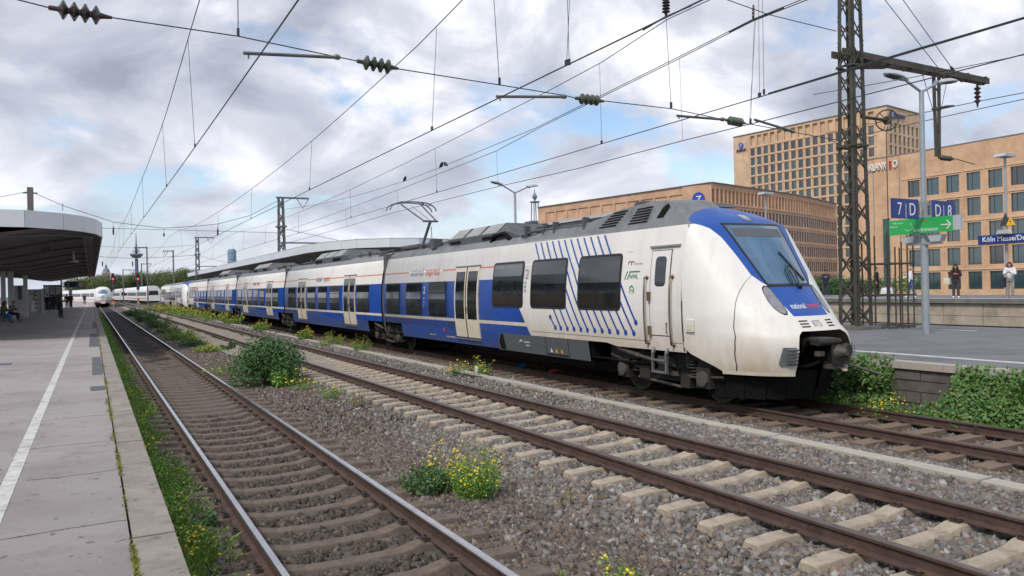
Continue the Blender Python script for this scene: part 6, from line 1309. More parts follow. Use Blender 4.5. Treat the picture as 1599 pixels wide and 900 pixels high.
t, xa, xb, zb, zt = bx('glass_shelter', 'glass walled waiting shelter further along the near platform', 'shelter', 69.5, 96, 446, 484, 104., .06, 'wglass2')
for k in range(4): x = xa+(xb-xa)*k/3; MB().box(x-.06, x+.06, 103.9, 104.1, zb, zt).build('mullion', 'galvdark', t)
MB().box(xa-.1, xb+.1, 103.9, 104.1, zt-.1, zt+.06).build('top_rail', 'galvdark', t); MB().box(xa, xb, 103.93, 103.99, zb+1.75, zb+2.25).build('glazing_band', 'signgrey', t)
for a0, c0_ in ((.62, .8), (.83, .97)): MB().box(xa+(xb-xa)*a0, xa+(xb-xa)*c0_, 103.92, 103.99, zt-.75, zt-.25).build('route_panel', 'paper', t)
a = at(100.5, 445, Y=92.); c = at(122, 445, Y=92.); zt = at(111, 440, Y=92.).z; zb = at(111, 449, Y=92.).z
t = thing('departure_board', 'dark blue departure display hanging under the near canopy', 'display', ((a.x+c.x)/2, 92, zb)); MB().box(a.x, c.x, 92, 92.3, zb, zt).build('case', 'signblue', t); MB().box(a.x+.1, c.x-.3, 91.98, 92, zb+.08, zt-.08).build('screen', 'rubber', t)
for s_, dz in (('ICE', .36), ('Hbf', .14)): text(s_, .2, (a.x+.2, 91.97, zb+dz), (1, 0, 0), (0, 0, 1), 'letterwhite', t, .001)
MB().beam((a.x+.3, 92.15, zt), (a.x+.3, 92.15, 4.7), .05, .05).build('hanger', 'galvdark', t); MB().beam((c.x-.3, 92.15, zt), (c.x-.3, 92.15, 4.7), .05, .05).build('hanger', 'galvdark', t)
p = at(126.7, 444.3, Y=92.); t = thing('platform_clock', 'round pale yellow clock hanging beside the departure display', 'clock', p); b = MB(); b.lathe([(.30, 0), (.30, .14)], p, 20, 0, (0, 1, 0)); b.build('dial', mat('dial', (.6, .52, .36), .5), t); b = MB(); b.tube([p+Vector((.31*cos(a_), -.01, .31*sin(a_))) for a_ in np.linspace(0, 2*pi, 21)], .035, 5, cap=False); b.build('rim', 'rubber', t)
b = MB(); b.beam(p+Vector((0, -.02, 0)), p+Vector((.14, -.02, .12)), .02, .03); b.beam(p+Vector((0, -.03, 0)), p+Vector((-.20, -.03, .02)), .02, .025); b.build('hand', 'rubber', t); MB().beam(p+Vector((0, .07, .3)), (p.x, p.y+.07, 4.7), .05, .05).build('hanger', 'galvdark', t)
# canopy over the middle platform, behind the train
t = thing('platform_canopy', 'long grey canopy with curved end behind the roof of the blue train', 'canopy', (20, 52, MZ))
out = [(15.3, 150), (15.25, 110), (15.2, 83), (14.9, 66)]
arc = [(14.9, 66), (14.85, 60.5), (15.35, 56.6), (16.6, 53.2), (18.5, 51.6), (20.5, 51.1), (23.0, 52.0), (26.4, 54.3)]
canopy(t, [(15.3, 150), (14.9, 66)], 5.15, 5.8, 3.0, None); canopy(t, arc, 5.15, 5.8, 2.1, None); canopy(t, [(26.4, 54.3), (27, 62), (27, 150)], 5.15, 5.8, 6, None)
pts = [(15.3, 150)]+arc+[(27, 62), (27, 150)]
b = MB(); b.prism([(x, y, 5.74) for x, y in pts], (0, 0, .03)); b.build('roof', 'zinc', t)
b = MB(); cxm = [(20.8, 150), (20.8, 66), (20.8, 61), (20.8, 59.5), (20.8, 59), (20.8, 59), (20.8, 59), (20.8, 59.5), (20.8, 60), (20.8, 62), (20.8, 150)]
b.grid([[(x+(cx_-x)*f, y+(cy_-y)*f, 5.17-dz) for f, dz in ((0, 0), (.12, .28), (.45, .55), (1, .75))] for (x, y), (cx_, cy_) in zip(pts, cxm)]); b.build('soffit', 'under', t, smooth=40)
b = MB(); b.tube([(16.6, 150, 4.95), (16.3, 70, 4.95), (17.2, 57, 4.95)], .12, 6); b.build('light_strip', 'tray', t)
for y in (64, 84, 104, 124): MB().box(20.5, 21.1, y, y+.6, MZ, 4.6).build('column', 'column', t)
# unseen hall and canopy added at left for dark reflections in the train windows
t = thing('platform_canopy', 'unseen dark canopy added beyond the left frame edge for the train window reflections', 'canopy', (-20, 20, PZ)); canopy(t, [(-13, -40), (-13, 110)][::-1], 4.7, 5.3, 6, None); b = MB(); b.box(-26, -13.1, -40, 110, 4.6, 5.28); b.build('roof', 'under', t)
for y in range(-30, 110, 14): MB().box(-20.3, -19.7, y, y+.6, 0, 4.6).build('column', 'column', t)
t = thing('reflection_hall', 'unseen long brick hall added beyond the left frame edge to darken the train window reflections', 'building', (-40, 20, -.7)); b = MB(); b.box(-52, -38, -60, 120, -.7, 11); b.build('wall', 'brick3', t)

# ------------------------------------------------------------------ plants
def plant(name, label, catg, loc, parts, group=None):
    """parts: (part name, V, F, material)"""
    t = thing(name, label, catg, loc, group); o = np.array(loc)
    for nm, V, F, m_ in parts: stuff(link(nm, npmesh(nm, V-o, F, m_), t))
    return t
def stems(t, c, n, h, spread, seed, matn='stem', r_=.006):
    r = random.Random(seed); b = MB()
    for i in range(n):
        a = r.uniform(0, 2*pi); s = spread*r.uniform(.2, 1); p = Vector(c); q = p+Vector((cos(a)*s, sin(a)*s, h*r.uniform(.6, 1))); b.tube([p+Vector((cos(a)*s*.2, sin(a)*s*.2, 0)), (p+q)/2+Vector((0, 0, h*.1)), q], r_, 4)
    b.build('stem', matn, t)
gz = lambda x: float(zbed(x))
# grass and weeds in the strip between platform edge and first track
r = np.random.default_rng(21); n = 110000; Y = 2.3+(r.random(n)**1.8)*100; X = .48+np.abs(r.normal(0, .27, n)); dens = np.sin(Y*1.9)+np.sin(Y*.73+1)*.8+np.sin(Y*5.1)*.5
X = np.where(dens > .2, X, .5+(X-.5)*.55); k = (X < 1.15) & (r.random(n) < np.clip(.98-(X-.5)*1.3+dens*.36, 0, 1))
P = np.stack([X, Y, zbed(X)-.02], 1)[k]; V1, F1 = blades(P, .115, .006, 3, .8)
n2 = 85000; Y = 2.5+(r.random(n2)**1.6)*80; X = .52+np.abs(r.normal(0, .20, n2)); hh = np.abs(r.normal(0, .085, n2))*(1+.8*(np.sin(Y*3.1)>.3)); c = np.stack([X, Y, zbed(X)+hh], 1)[(X < 1.15) & ((np.sin(Y*2.3+1)+np.sin(Y*.9)+np.sin(Y*6.7+X*9)*.6) > -.3)]
rr = np.random.default_rng(5); nn = rr.normal(size=(len(c), 3)); nn[:, 2] += .8; nn /= np.linalg.norm(nn, axis=1)[:, None]; t_ = np.cross(nn, rr.normal(size=(len(c), 3))); t_ /= np.linalg.norm(t_, axis=1)[:, None]; b_ = np.cross(nn, t_); s_ = (.007+.012*rr.random((len(c), 1)))
V2 = np.stack([c-t_*s_, c+b_*s_*.55, c+t_*s_, c-b_*s_*.55], 1).reshape(-1, 3); F2 = np.arange(len(V2)).reshape(-1, 4)
m_ = np.random.default_rng(8); yc = np.array([4.15, 4.5, 4.8, 5.15, 5.9, 7.2, 7.35, 8.6, 12, 12.3, 15, 19, 19.4, 23, 28, 33, 40, 47]); ff = np.concatenate([np.stack([.72+m_.normal(0, .09, 26), y+m_.normal(0, .16, 26), gz(.7)+.2+m_.uniform(-.08, .13, 26)], 1) for y in yc])
V3, F3 = discs(ff, .012, 4)
V, F, mi = cat([(V1, F1, 0), (V2, F2, 1), (V3, F3, 2)]); stuff(tag(link('grass_strip', npmesh('grass_strip', V, F, ['leaf_grass', 'leaf_bright', 'flower'], mi=mi)), 'strip of grass and weeds with tiny yellow flowers along the near platform wall', 'grass'))
# leafy shoots between the sleepers beside the near rail
for i, (x, y, sd) in enumerate(((1.06, 5.0, 1), (1.10, 5.45, 2), (1.02, 4.55, 3), (1.13, 5.9, 4), (1.0, 8.3, 6))):
    z = gz(x)-.02; V, F = leaves((x, y, z+.09), (.14, .2, .13), 130 if i < 4 else 300, .022, sd, .2, 5, .2, .6, z, .6)
    t = plant('weed', ['bright green leafy weed against the shiny rail, second from the front', 'bright green leafy weed against the shiny rail, third from the front', 'bright green leafy weed nearest the camera beside the shiny rail', 'small green weed at the rail, above the other shoots', 'round dark green weed touching the shiny rail farther along'][i], 'weed', (x, y, z), [('leaf', V, F, 'leaf_bright' if i < 4 else 'leaf_mid')], 'weeds beside the near rail'); stems(t, (x, y, z), 6, .12, .08, sd)
# big bush between the tracks
bx_, by_ = 3.95, 20.6; z = gz(bx_); V, F = leaves((bx_, by_, z+.36), (1.15, 1.3, 1.18), 13000, .042, 37, .25, 11, .35, .5, z, .1); V2, F2 = leaves((bx_+.15, by_-.7, z+.12), (.5, .35, .55), 1200, .04, 33, .3, 4, .3, .5, z, .3)
V3, F3 = leaves((bx_-.1, by_+.1, z+.55), (1.25, 1.4, 1.3), 1500, .03, 39, .9, 22, .2, .4, z, .2)
t = plant('bush', 'dense dark green bush on the gravel between the first two tracks', 'bush', (bx_, by_, z), [('foliage', V, F, 'leaf_dark'), ('shoots', V2, F2, 'leaf_bright'), ('twig_leaves', V3, F3, 'leaf_mid')]); stems(t, (bx_, by_, z), 14, .7, .5, 5, 'bark', .008)
def ragwort(label, x, y, w_, h, nl, nf, sd, group=None, leafm='leaf_grass', fs=.016, name='flowering_plant', leaf_s=.018):
    z = gz(x)-.01; r = np.random.default_rng(sd); nst = max(8, nl//26); a = r.uniform(0, 2*pi, nst); q = np.sqrt(r.random(nst)); base = np.stack([x+np.cos(a)*q*w_*.25, y+np.sin(a)*q*w_*.25, np.full(nst, z)], 1); top = np.stack([x+np.cos(a)*q*w_*.55, y+np.sin(a)*q*w_*.5, z+h*(1-.35*q*q)*r.uniform(.5, 1.12, nst)*(1+.22*np.sin(a*2+sd))], 1)
    V0, F0 = blades(np.repeat(base, 2, 0), .01, .003, sd); tube = MB()
    for p_, t_ in zip(base, top): tube.tube([tuple(p_), tuple((p_*.6+t_*.4)+np.array([0, 0, h*.08])), tuple(t_)], .0022+.0015*(y > 30), 3, cap=False)
    k = r.integers(0, nst, nl); f = r.random(nl)**.8; c = base[k]*(1-f[:, None])+top[k]*f[:, None]+r.normal(0, .018+.012*h, (nl, 3)); nn = r.normal(size=(nl, 3)); nn[:, 2] += .5; nn /= np.linalg.norm(nn, axis=1)[:, None]; tt = np.cross(nn, r.normal(size=(nl, 3))); tt /= np.linalg.norm(tt, axis=1)[:, None]; bb = np.cross(nn, tt); s = leaf_s*r.uniform(.6, 1.5, (nl, 1))
    c[:, 2] = np.maximum(c[:, 2], z+.01); V1 = np.stack([c-tt*s, c+bb*s*.35, c+tt*s, c-bb*s*.35], 1).reshape(-1, 3)
    parts = [('leaf', V1, np.arange(4*nl).reshape(-1, 4), leafm)]
    if nf:
        k = r.integers(0, nst, nf); pf = top[k]+r.normal(0, .03+.02*h, (nf, 3))*np.array([1, 1, .5]); pf[:, 2] += .02; V2, F2 = discs(pf, fs, sd+1); parts.append(('flower_head', V2, F2, 'flower'))
    t = plant(name, label, 'plant', (x, y, z), parts, group); tube.build('stem', 'stem', t); return t
ragwort('big bright clump of yellow flowers on the gravel in the foreground', 3.86, 8.05, .66, .52, 5200, 260, 41, None, 'leaf_bright', .0125, leaf_s=.015)
ragwort('grey green leafy weed left of the big yellow clump', 3.52, 8.55, .75, .32, 3200, 10, 42, None, 'leaf_mid', .012, 'weed', .024)
ragwort('thin yellow flowers standing behind the grey green weed', 3.72, 8.75, .45, .55, 500, 60, 43, None, 'leaf_mid', .016)
ragwort('small yellow tufts in front of the dark bush', 4.35, 18.7, .7, .50, 700, 60, 44, None, 'leaf_grass', .022); ragwort('pale green tuft right of the dark bush', 4.65, 17.0, .6, .42, 700, 24, 45, None, 'leaf_bright', .02); ragwort('dry feathery plant right of the dark bush', 4.75, 15.4, .55, .5, 600, 0, 46, None, 'drygrass', .02, 'weed'); ragwort('pale weeds left of the dark bush', 3.2, 23.3, 1.0, .5, 1000, 30, 47, None, 'leaf_grass', .025)
ragwort('low yellow flowers at the very bottom edge, right of centre', 3.75, 5.05, .45, .22, 500, 26, 48, None, 'leaf_grass', .014); ragwort('small light green sprout at the bottom edge of the picture', 3.2, 5.15, .22, .16, 260, 0, 49, None, 'leaf_bright', .014, 'weed'); ragwort('dry brown tuft on the gravel right of the big yellow clump', 4.55, 7.15, .2, .26, 200, 0, 50, None, 'drygrass', .01, 'weed')
ragwort('wide low yellow patch beside the broken cable trough', 8.75, 18.3, 1.5, .42, 1500, 100, 51, None, 'leaf_bright', .022)
for i, (x, y, w_, h) in enumerate(((8.75, 27.8, .8, .55), (8.7, 31.6, 1.2, .6), (8.75, 36.2, .8, .55), (8.6, 46, 1.0, .65), (8.8, 58, 1.7, .75), (8.7, 66, 3.0, .8), (8.5, 76, 3.2, .8), (8.4, 87, 3.6, .85), (8.2, 99, 4., .9), (8, 113, 4.5, .9))):
    ragwort(['single yellow tuft by the trough below the second door of the train', 'second yellow tuft by the trough, a wide one', 'third yellow tuft by the trough', 'fourth yellow tuft by the trough, below a bogie', 'fifth yellow tuft by the trough', 'bright wide yellow growth before the third coach', 'yellow growth before the fourth coach', 'yellow growth before the rear cab of the blue train', 'yellow growth before the nose of the pale train', 'farthest yellow growth along the pale train'][i], x, y, w_, h, 1500+120*i, 90+30*i, 60+i, 'yellow tufts along the cable trough', 'leaf_grass', .014+.0035*i, leaf_s=.02+.005*i)
for i, (x, y, w_, h, nf) in enumerate(((4.15, 33.5, 1.3, .42, 50), (3.95, 37.5, 1.4, .55, 40), (4.0, 43, 1.9, .85, 20), (4.0, 50, 1.5, .7, 70), (4.05, 59, 2.0, 1.15, 10), (4.1, 72, 2.2, 1.5, 0), (4.2, 95, 2.6, 1.3, 20), (5.0, 33.5, .8, .4, 0), (4.9, 26.5, .6, .45, 8))):
    ragwort(['low yellow weeds in the first gap between the tracks, far side of the bush', 'green weeds farther along between the tracks', 'yellow topped weeds farther along between the tracks', 'taller green weeds between the tracks in the distance', 'big green weeds in the distance beside the tracks', 'shrubby green growth in the distance between the tracks', 'most distant shrubby growth below the red signal', 'lone small weed on the gravel near the middle track', 'tiny weed on the sandy track edge'][i], x, y, w_, h*.75, 2600+250*i if i < 7 else 300, nf*2, 80+i, 'weeds between the first two tracks', 'leaf_mid' if i % 2 or i > 2 else 'leaf_grass', .022, 'weed', .026+.006*min(i, 6))
# ivy and creepers on the wall of the middle platform
r = np.random.default_rng(77); n = 30000; Y = 2.0+r.random(n)*13; top = .74+.05*np.sin(Y*2.3)+.03*np.sin(Y*6.1); gap = np.clip(1-np.abs(Y-8.35)/.62, 0, 1); f = r.random(n)
foot = 11.98+.08*np.sin(Y*1.3)+.05*np.sin(Y*4); bulge = .10+.10*np.sin(Y*1.1+.5)+.08*np.sin(Y*3.3)
zz_ = -.26+(top+.26)*f*(1-.0*gap); xx_ = foot+(12.78-foot)*np.clip(f*1.25, 0, 1)**.75-np.maximum(bulge, 0)*np.sin(np.pi*np.clip(f, 0, 1))+r.normal(0, .05, n)
kp = ~((gap > .05) & (f > .42-.25*gap+r.normal(0, .08, n))); c = np.stack([np.minimum(xx_, 12.98), Y, np.maximum(zz_+r.normal(0, .03, n), -.28)], 1)[kp]; nl = len(c)
nn = r.normal(size=(nl, 3))*.6+np.array([-.8, -.2, .6]); nn /= np.linalg.norm(nn, axis=1)[:, None]; tt = np.cross(nn, r.normal(size=(nl, 3))); tt /= np.linalg.norm(tt, axis=1)[:, None]; bb = np.cross(nn, tt); s = .034*r.uniform(.6, 1.4, (nl, 1))
V = np.stack([c-tt*s, c+bb*s*.6, c+tt*s, c-bb*s*.6], 1).reshape(-1, 3); g_ = np.stack([12.0+r.random(9000)*.35, 2+r.random(9000)*13, np.full(9000, -.3)], 1); V2, F2 = blades(g_, .2, .01, 9, .7)
V, F, mi = cat([(V, np.arange(4*nl).reshape(-1, 4), 0), (V2, F2, 1)]); t = thing('ivy_hedge', 'thick ivy and creepers covering the wall of the middle platform right of the train', 'ivy', (12.4, 8, -.3)); stuff(link('foliage', npmesh('foliage', V-np.array([12.4, 8, -.3]), F, ['leaf_ivy', 'leaf_grass'], mi=mi), t)); stems(t, (12.75, 7.2, -.2), 10, .8, .3, 4, 'bark', .008); stems(t, (12.75, 9.6, -.2), 10, .8, .3, 5, 'bark', .008)
for i, y in enumerate((3.4, 4.9, 6.4, 9.3, 10.6, 12.0)):
    V, F = leaves((12.45, y, .32), (.42, .8, .5), 1500, .036, 300+i, .4, 6, .2, .6, -.25, .2); o = plant('creeper', ['creeper mound on the ivy wall nearest the right frame edge', 'second creeper mound on the ivy wall from the right', 'creeper mound right of the bare wall patch', 'creeper mound left of the bare wall patch', 'creeper mound under the coupler of the train', 'creeper mound half hidden behind the snow plough'][i], 'creeper', (12.45, y, -.25), [('foliage', V, F, 'leaf_ivy')], 'creeper mounds on the platform wall'); stems(o, (12.5, y, -.25), 5, .5, .25, i, 'bark', .008)
ragwort('yellow flowered plant in front of the bare patch of wall', 12.05, 8.55, .9, .42, 900, 75, 70, None, 'leaf_grass', .018); ragwort('pale grassy tuft at the foot of the ivy near the right edge', 11.98, 5.6, 1.0, .35, 900, 4, 71, None, 'leaf_grass', .018, 'weed', .03)
# green hedge behind the far platform, small shrubs
q = at(1345, 452, X=52.); t = thing('hedge', 'clipped green hedge behind the lattice mast beyond the far platform', 'hedge', (52, q.y, 0)); V, F = leaves((52, q.y+1, 1.1), (1.5, 9, 1.6), 9000, .09, 91, .5, 12, .2, .6, .2); stuff(link('foliage', npmesh('foliage', V-np.array([52, q.y, 0]), F, 'leaf_dark'), t))
q = at(1418, 452, X=49.); V, F = leaves((49, q.y, 1.7), (.8, 1.2, 1.2), 900, .1, 92, .3, 5, .2, .3, 1.0, .5); plant('shrub', 'yellowish grassy shrub behind the person in the white hooded top', 'shrub', (49, q.y, 1.0), [('foliage', V, F, 'leaf_grass')])
# trees of the far treeline
def tree(label, x, y, h, wd, sd, matn='leaf_tree', group='trees of the far treeline'):
    t = thing('tree', label, 'tree', (x, y, -.7), group); b = MB(); b.tube([(x, y, -.7), (x+.2, y, h*.3), (x-.1, y, h*.62)], [.45, .33, .12], 7)
    r = random.Random(sd)
    for i in range(5): a = r.uniform(0, 6.28); b.tube([(x+.1, y, h*(.25+.07*i)), (x+cos(a)*wd*.3, y+sin(a)*wd*.3, h*(.5+.07*i))], [.16, .05], 5)
    b.build('trunk', 'bark', t); V, F = leaves((x, y, h*.55), (wd*.62, wd*.62, h*.56), 5200, .20, sd, .3, 11, .3, .6, h*.12); link('crown', npmesh('crown', V-np.array([x, y, -.7]), F, matn), t)
spec = [(120, 300, 11), (132, 330, 12), (142, 300, 11.5), (150, 340, 12), (160, 310, 12), (168, 345, 13), (180, 320, 13), (190, 350, 13), (199, 330, 13.5), (209, 350, 14), (219, 330, 14), (228, 350, 15), (237, 330, 14.5), (246, 350, 15), (254, 320, 14.5), (262, 340, 16), (270, 310, 15), (279, 330, 16), (288, 310, 15.5), (298, 330, 16), (309, 320, 15)]
for i, (x, y, h) in enumerate(spec):
    p = at(x, 462, Y=float(y)); tree(('%s in the far treeline, %s' % (['olive green tree', 'dark green round tree', 'yellowish green tree', 'mid green tree'][i % 4], ['just right of the canopy end', 'beside the small dark figure', 'left of the church tower', 'below the church tower', 'right of the church tower', 'behind the roof of the fast train', 'just left of the left red signal', 'right of the left red signal', 'between the two red signals', 'just left of the right red signal', 'behind the right red signal', 'right of the right red signal', 'behind the tall thin mast', 'right of the tall thin mast', 'left of the slim mast', 'behind the slim mast', 'right of the slim mast', 'left of the tail of the pale train', 'above the tail of the pale train', 'above the pale train', 'at the left tip of the curved canopy'][i])), p.x, y, h*.78, 9, 400+i, ('leaf_tree', 'leaf_mid', 'leaf_tree', 'leaf_tree')[i % 4])

# ------------------------------------------------------------------ people
def skin_mesh(name, pts, edges, matn, parent, sub=2, smooth=True):
    me = bpy.data.meshes.new(name); me.from_pydata([p[:3] for p in pts], edges, []); o = bpy.data.objects.new(name, me); COL.objects.link(o)
    o.modifiers.new('skin', 'SKIN'); sv = me.skin_vertices[0].data
    for v, p in zip(sv, pts): v.radius = (p[3], p[4] if len(p) > 4 else p[3])
    sv[0].use_root = True; s = o.modifiers.new('sub', 'SUBSURF'); s.levels = s.render_levels = sub
    bpy.context.view_layer.update(); m2_ = bpy.data.meshes.new_from_object(o.evaluated_get(bpy.context.evaluated_depsgraph_get())); bpy.data.objects.remove(o); bpy.data.meshes.remove(me)
    m2_.name = name; m2_.materials.clear(); m2_.materials.append(M[matn]); m2_.polygons.foreach_set('use_smooth', [True]*len(m2_.polygons)); ob = bpy.data.objects.new(name, m2_); COL.objects.link(ob); ob.parent = parent; return ob
def person(label, loc, rz, top, trousers, hair, pose='stand', h=1.74, hairlen=0., lean=0., shoes='rubber', skirt=False):
    """faces local -Y; body with head, neck, arms and five-fingered hands, clothing as children"""
    t = thing('person', label, 'person', (0, 0, 0)); k = h/1.74; J = {}
    sit = pose == 'sit'; pz = .50 if sit else .94
    J['pel'] = (0, 0, pz); J['wai'] = (0, -.01-lean*.2, pz+.16); J['che'] = (0, -.02-lean*.6, pz+.36); J['nec'] = (0, -.015-lean, pz+.53); J['hea'] = (0, -.03-lean*1.25, pz+.62); J['top'] = (0, -.035-lean*1.5, pz+.75)
    if pose in ('phone', 'sit'): J['hea'] = (0, -.06-lean*1.25, pz+.615); J['top'] = (0, -.10-lean*1.5, pz+.735)
    for s, sgn in (('l', -1), ('r', 1)):
        J['sh'+s] = (sgn*.185, -.01-lean*.9, pz+.475); J['hi'+s] = (sgn*.09, 0, pz-.03)
        if sit: J['kn'+s] = (sgn*.11, -.44, .47); J['an'+s] = (sgn*.11, -.40-(.12 if s == 'l' else 0), .08); J['to'+s] = (sgn*.12, -.56-(.12 if s == 'l' else 0), .04)
        elif pose == 'walk': st = sgn*.24; J['kn'+s] = (sgn*.085, -st*.5-.04, .49); J['an'+s] = (sgn*.08, -st, .09); J['to'+s] = (sgn*.085, -st-.16, .05)
        else: st = .05*sgn; J['kn'+s] = (sgn*.10, -.02-st, .49); J['an'+s] = (sgn*.11, .0-st, .08); J['to'+s] = (sgn*.135, -.17-st, .04)
        if pose == 'phone' or sit: J['el'+s] = (sgn*.235, -.06-lean, pz+.20); J['wr'+s] = (sgn*.07, -.30-lean, pz+.29)
        elif pose == 'reach' and s == 'l': J['el'+s] = (sgn*.30, -.22-lean, pz+.26); J['wr'+s] = (sgn*.34, -.46-lean, pz+.16)
        elif pose == 'walk': J['el'+s] = (sgn*.24, sgn*.10-lean, pz+.21); J['wr'+s] = (sgn*.25, sgn*.22-.08-lean, pz-.0)
        else: J['el'+s] = (sgn*.25, .01-lean*.8, pz+.19); J['wr'+s] = (sgn*.25, -.06-lean*.8, pz-.06)
    if pose == 'reach':
        for s, st in (('l', .22), ('r', -.24)): J['kn'+s] = (J['kn'+s][0], -st*.5-.05, .49); J['an'+s] = (J['an'+s][0], -st, .09); J['to'+s] = (J['to'+s][0], -st-.16, .05)
    sc = lambda p, r_, r2=None: (p[0]*k, p[1]*k, p[2]*k, r_*k, (r2 or r_)*k)
    pts = []; E = []
    def add(p, r_, prev=None, r2=None): pts.append(sc(p, r_, r2)); (E.append((prev, len(pts)-1)) if prev is not None else None); return len(pts)-1
    a = add(J['pel'], .12); w_ = add(J['wai'], .11, a); c = add(J['che'], .125, w_, .10); nk = add(J['nec'], .052, c); hd = add(J['hea'], .076, nk, .088); tp = add(J['top'], .062, hd, .07); nose_ = add((J['hea'][0], J['hea'][1]-.105, J['hea'][2]+.025), .014, hd)
    for s, sgn in (('l', -1), ('r', 1)):
        q = add(J['sh'+s], .055, c); q = add(J['el'+s], .042, q); wv = add(J['wr'+s], .03, q); e = Vector(J['el'+s]); d = (Vector(J['wr'+s])-e).normalized(); pm = Vector(J['wr'+s])+d*.075; palm = add(tuple(pm), .030, wv, .018)
        sd_ = d.cross(Vector((0, 1, 0) if abs(d.y) < .8 else (0, 0, 1))).normalized()
        for fi, off in enumerate((-.03, -.011, .009, .027)): f1 = add(tuple(pm+d*.045+sd_*off), .0085, palm); add(tuple(pm+d*(.085-.012*abs(fi-1.3))+sd_*off*1.1+Vector((0, 0, -.01))), .007, f1)
        th = add(tuple(pm-d*.02+sd_*.045), .009, palm); add(tuple(pm+d*.02+sd_*.062), .008, th)
        q = add(J['hi'+s], .085, a); q = add(J['kn'+s], .055, q); q = add(J['an'+s], .036, q); add(J['to'+s], .035, q)
    skin_mesh('body', pts, E, 'skin', t)
    def cloth(nm, chain, matn):
        pts.clear(); E.clear(); ids = {}
        for nm_, par, r_, r2 in chain: ids[nm_] = add(J[nm_] if isinstance(nm_, str) else nm_, r_, ids.get(par), r2)
        skin_mesh(nm, pts, E, matn, t)
    J['hem'] = (0, .0, pz-.06); J['col'] = (J['nec'][0], J['nec'][1], J['nec'][2]-.04)
    cloth('top', [('wai', None, .150, .125), ('hem', 'wai', .155, .135), ('che', 'wai', .160, .13), ('col', 'che', .085, .085)]+[x for s in 'lr' for x in (('sh'+s, 'che', .075, None), ('el'+s, 'sh'+s, .06, None), ('wr'+s, 'el'+s, .047, None))], top)
    cloth('trousers', [('pel', None, .135, .125)]+[x for s in 'lr' for x in (('hi'+s, 'pel', .105, None), ('kn'+s, 'hi'+s, .078, None), ('an'+s, 'kn'+s, .062, None))], trousers)
    for s in 'lr': cloth('shoe', [('an'+s, None, .05, None), ('to'+s, 'an'+s, .045, .04)], shoes)
    hb = Vector(J['hea']); ht = Vector(J['top']); b = MB(); cc = (hb*.35+ht*.65)*k+Vector((0, .022, .005))*k; rows = []
    for i in range(8):
        ph = pi*.5-i*(pi*.72)/7
        rows.append([cc+Vector((cos(ph)*.102*cos(a_), cos(ph)*.118*sin(a_)*(1 if sin(a_) > 0 else (.98 if ph > .35 else .35))-.0, sin(ph)*.115))*k for a_ in np.linspace(0, 2*pi, 15)])
    b.grid(rows); 
    if hairlen: b.tube([cc+Vector((0, .06, .02))*k, cc+Vector((0, .11, -.10))*k, cc+Vector((0, .10, -.10-hairlen))*k], [.09*k, .115*k, .085*k], 9); [b.tube([cc+Vector((s*.06, .0, .04))*k, cc+Vector((s*.105, .0, -.08))*k, cc+Vector((s*.10, -.01, -.08-hairlen*.8))*k], [.04*k, .045*k, .03*k], 6) for s in (-1, 1)]
    b.build('hair', hair, t, smooth=True)
    for s in (-1, 1): b = MB(); b.lathe([(.011, 0), (.008, .008)], (hb+Vector((s*.033, -.088, .045)))*k, 6, 0, (0, -1, 0)); b.build('eye', 'rubber', t); b = MB(); b.lathe([(.026, 0), (.02, .014)], (hb+Vector((s*.088, .01, .03)))*k, 8, 0, (s, 0, 0)); b.build('ear', 'skin', t)
    b = MB(); b.add([(hb+Vector((x, -.095, -.02+z)))*k for x, z in ((-.025, 0), (.025, 0), (.02, -.012), (-.02, -.012))], [(0, 1, 2, 3)]); b.build('mouth', 'red', t)
    t.location = loc; t.rotation_euler = (0, 0, rz); return t
for nm, c in dict(c_black=(.02, .02, .024), c_navy=(.025, .032, .055), c_jeans=(.06, .12, .26), c_brightjeans=(.04, .15, .42), c_white=(.72, .73, .76), c_maroon=(.06, .02, .03), c_greytrouser=(.26, .24, .21), c_olive=(.09, .10, .055), c_slate=(.12, .13, .17), c_dark=(.05, .045, .05)).items(): M[nm] = mat(nm, c, .85, var=.2, sc=9)
for nm, c in dict(h_dark=(.025, .018, .014), h_blond=(.50, .36, .17), h_brown=(.10, .055, .03)).items(): M[nm] = mat(nm, c, .6, var=.25, sc=20)
def bag(name, label, catg, p, size, matn, handle=True, rz=0):
    t = thing(name, label, catg, p); x, y, z = p; a, bb, h = size; b = MB(); rows = [[(x+sx_*a/2*f, y+sy*bb/2*f, z+zz_) for sx_, sy in ((-1, -1), (1, -1), (1, 1), (-1, 1), (-1, -1))] for zz_, f in ((0, .85), (.04, 1), (h*.7, 1.0), (h, .8))]; b.grid(rows); b.add(rows[0][:4], [(0, 1, 2, 3)]); b.add(rows[-1][:4], [(0, 1, 2, 3)]); b.build('pouch', matn, t)
    if handle: b = MB(); b.tube([(x-a*.3, y, z+h), (x-a*.25, y, z+h+.22), (x+a*.25, y, z+h+.22), (x+a*.3, y, z+h)], .012, 5); b.build('strap', matn, t)
fx = lambda x, X_: at(x, 465, X=X_)
p = at(1429, 462, Z=FZ); P1 = Vector((39.3, at(1424, 462, X=39.3).y, FZ+.014)); person('blond person in white hooded top and blue jeans walking left on the far platform', P1, radians(-155), 'c_white', 'c_jeans', 'h_blond', 'reach', 1.72, .0, .05, 'c_white')
P2_ = Vector((39.3, at(1493, 466, X=39.3).y, FZ+.014)); person('person with long dark hair in maroon jacket looking down at the far platform edge', P2_, radians(-60), 'c_maroon', 'c_dark', 'h_dark', 'phone', 1.76, .34, .05, 'c_white'); bag('shoulder_bag', 'beige shoulder bag hanging at the side of the person in maroon', 'bag', (P2_.x-.12, P2_.y+.36, FZ+.72), (.18, .32, .34), 'cream')
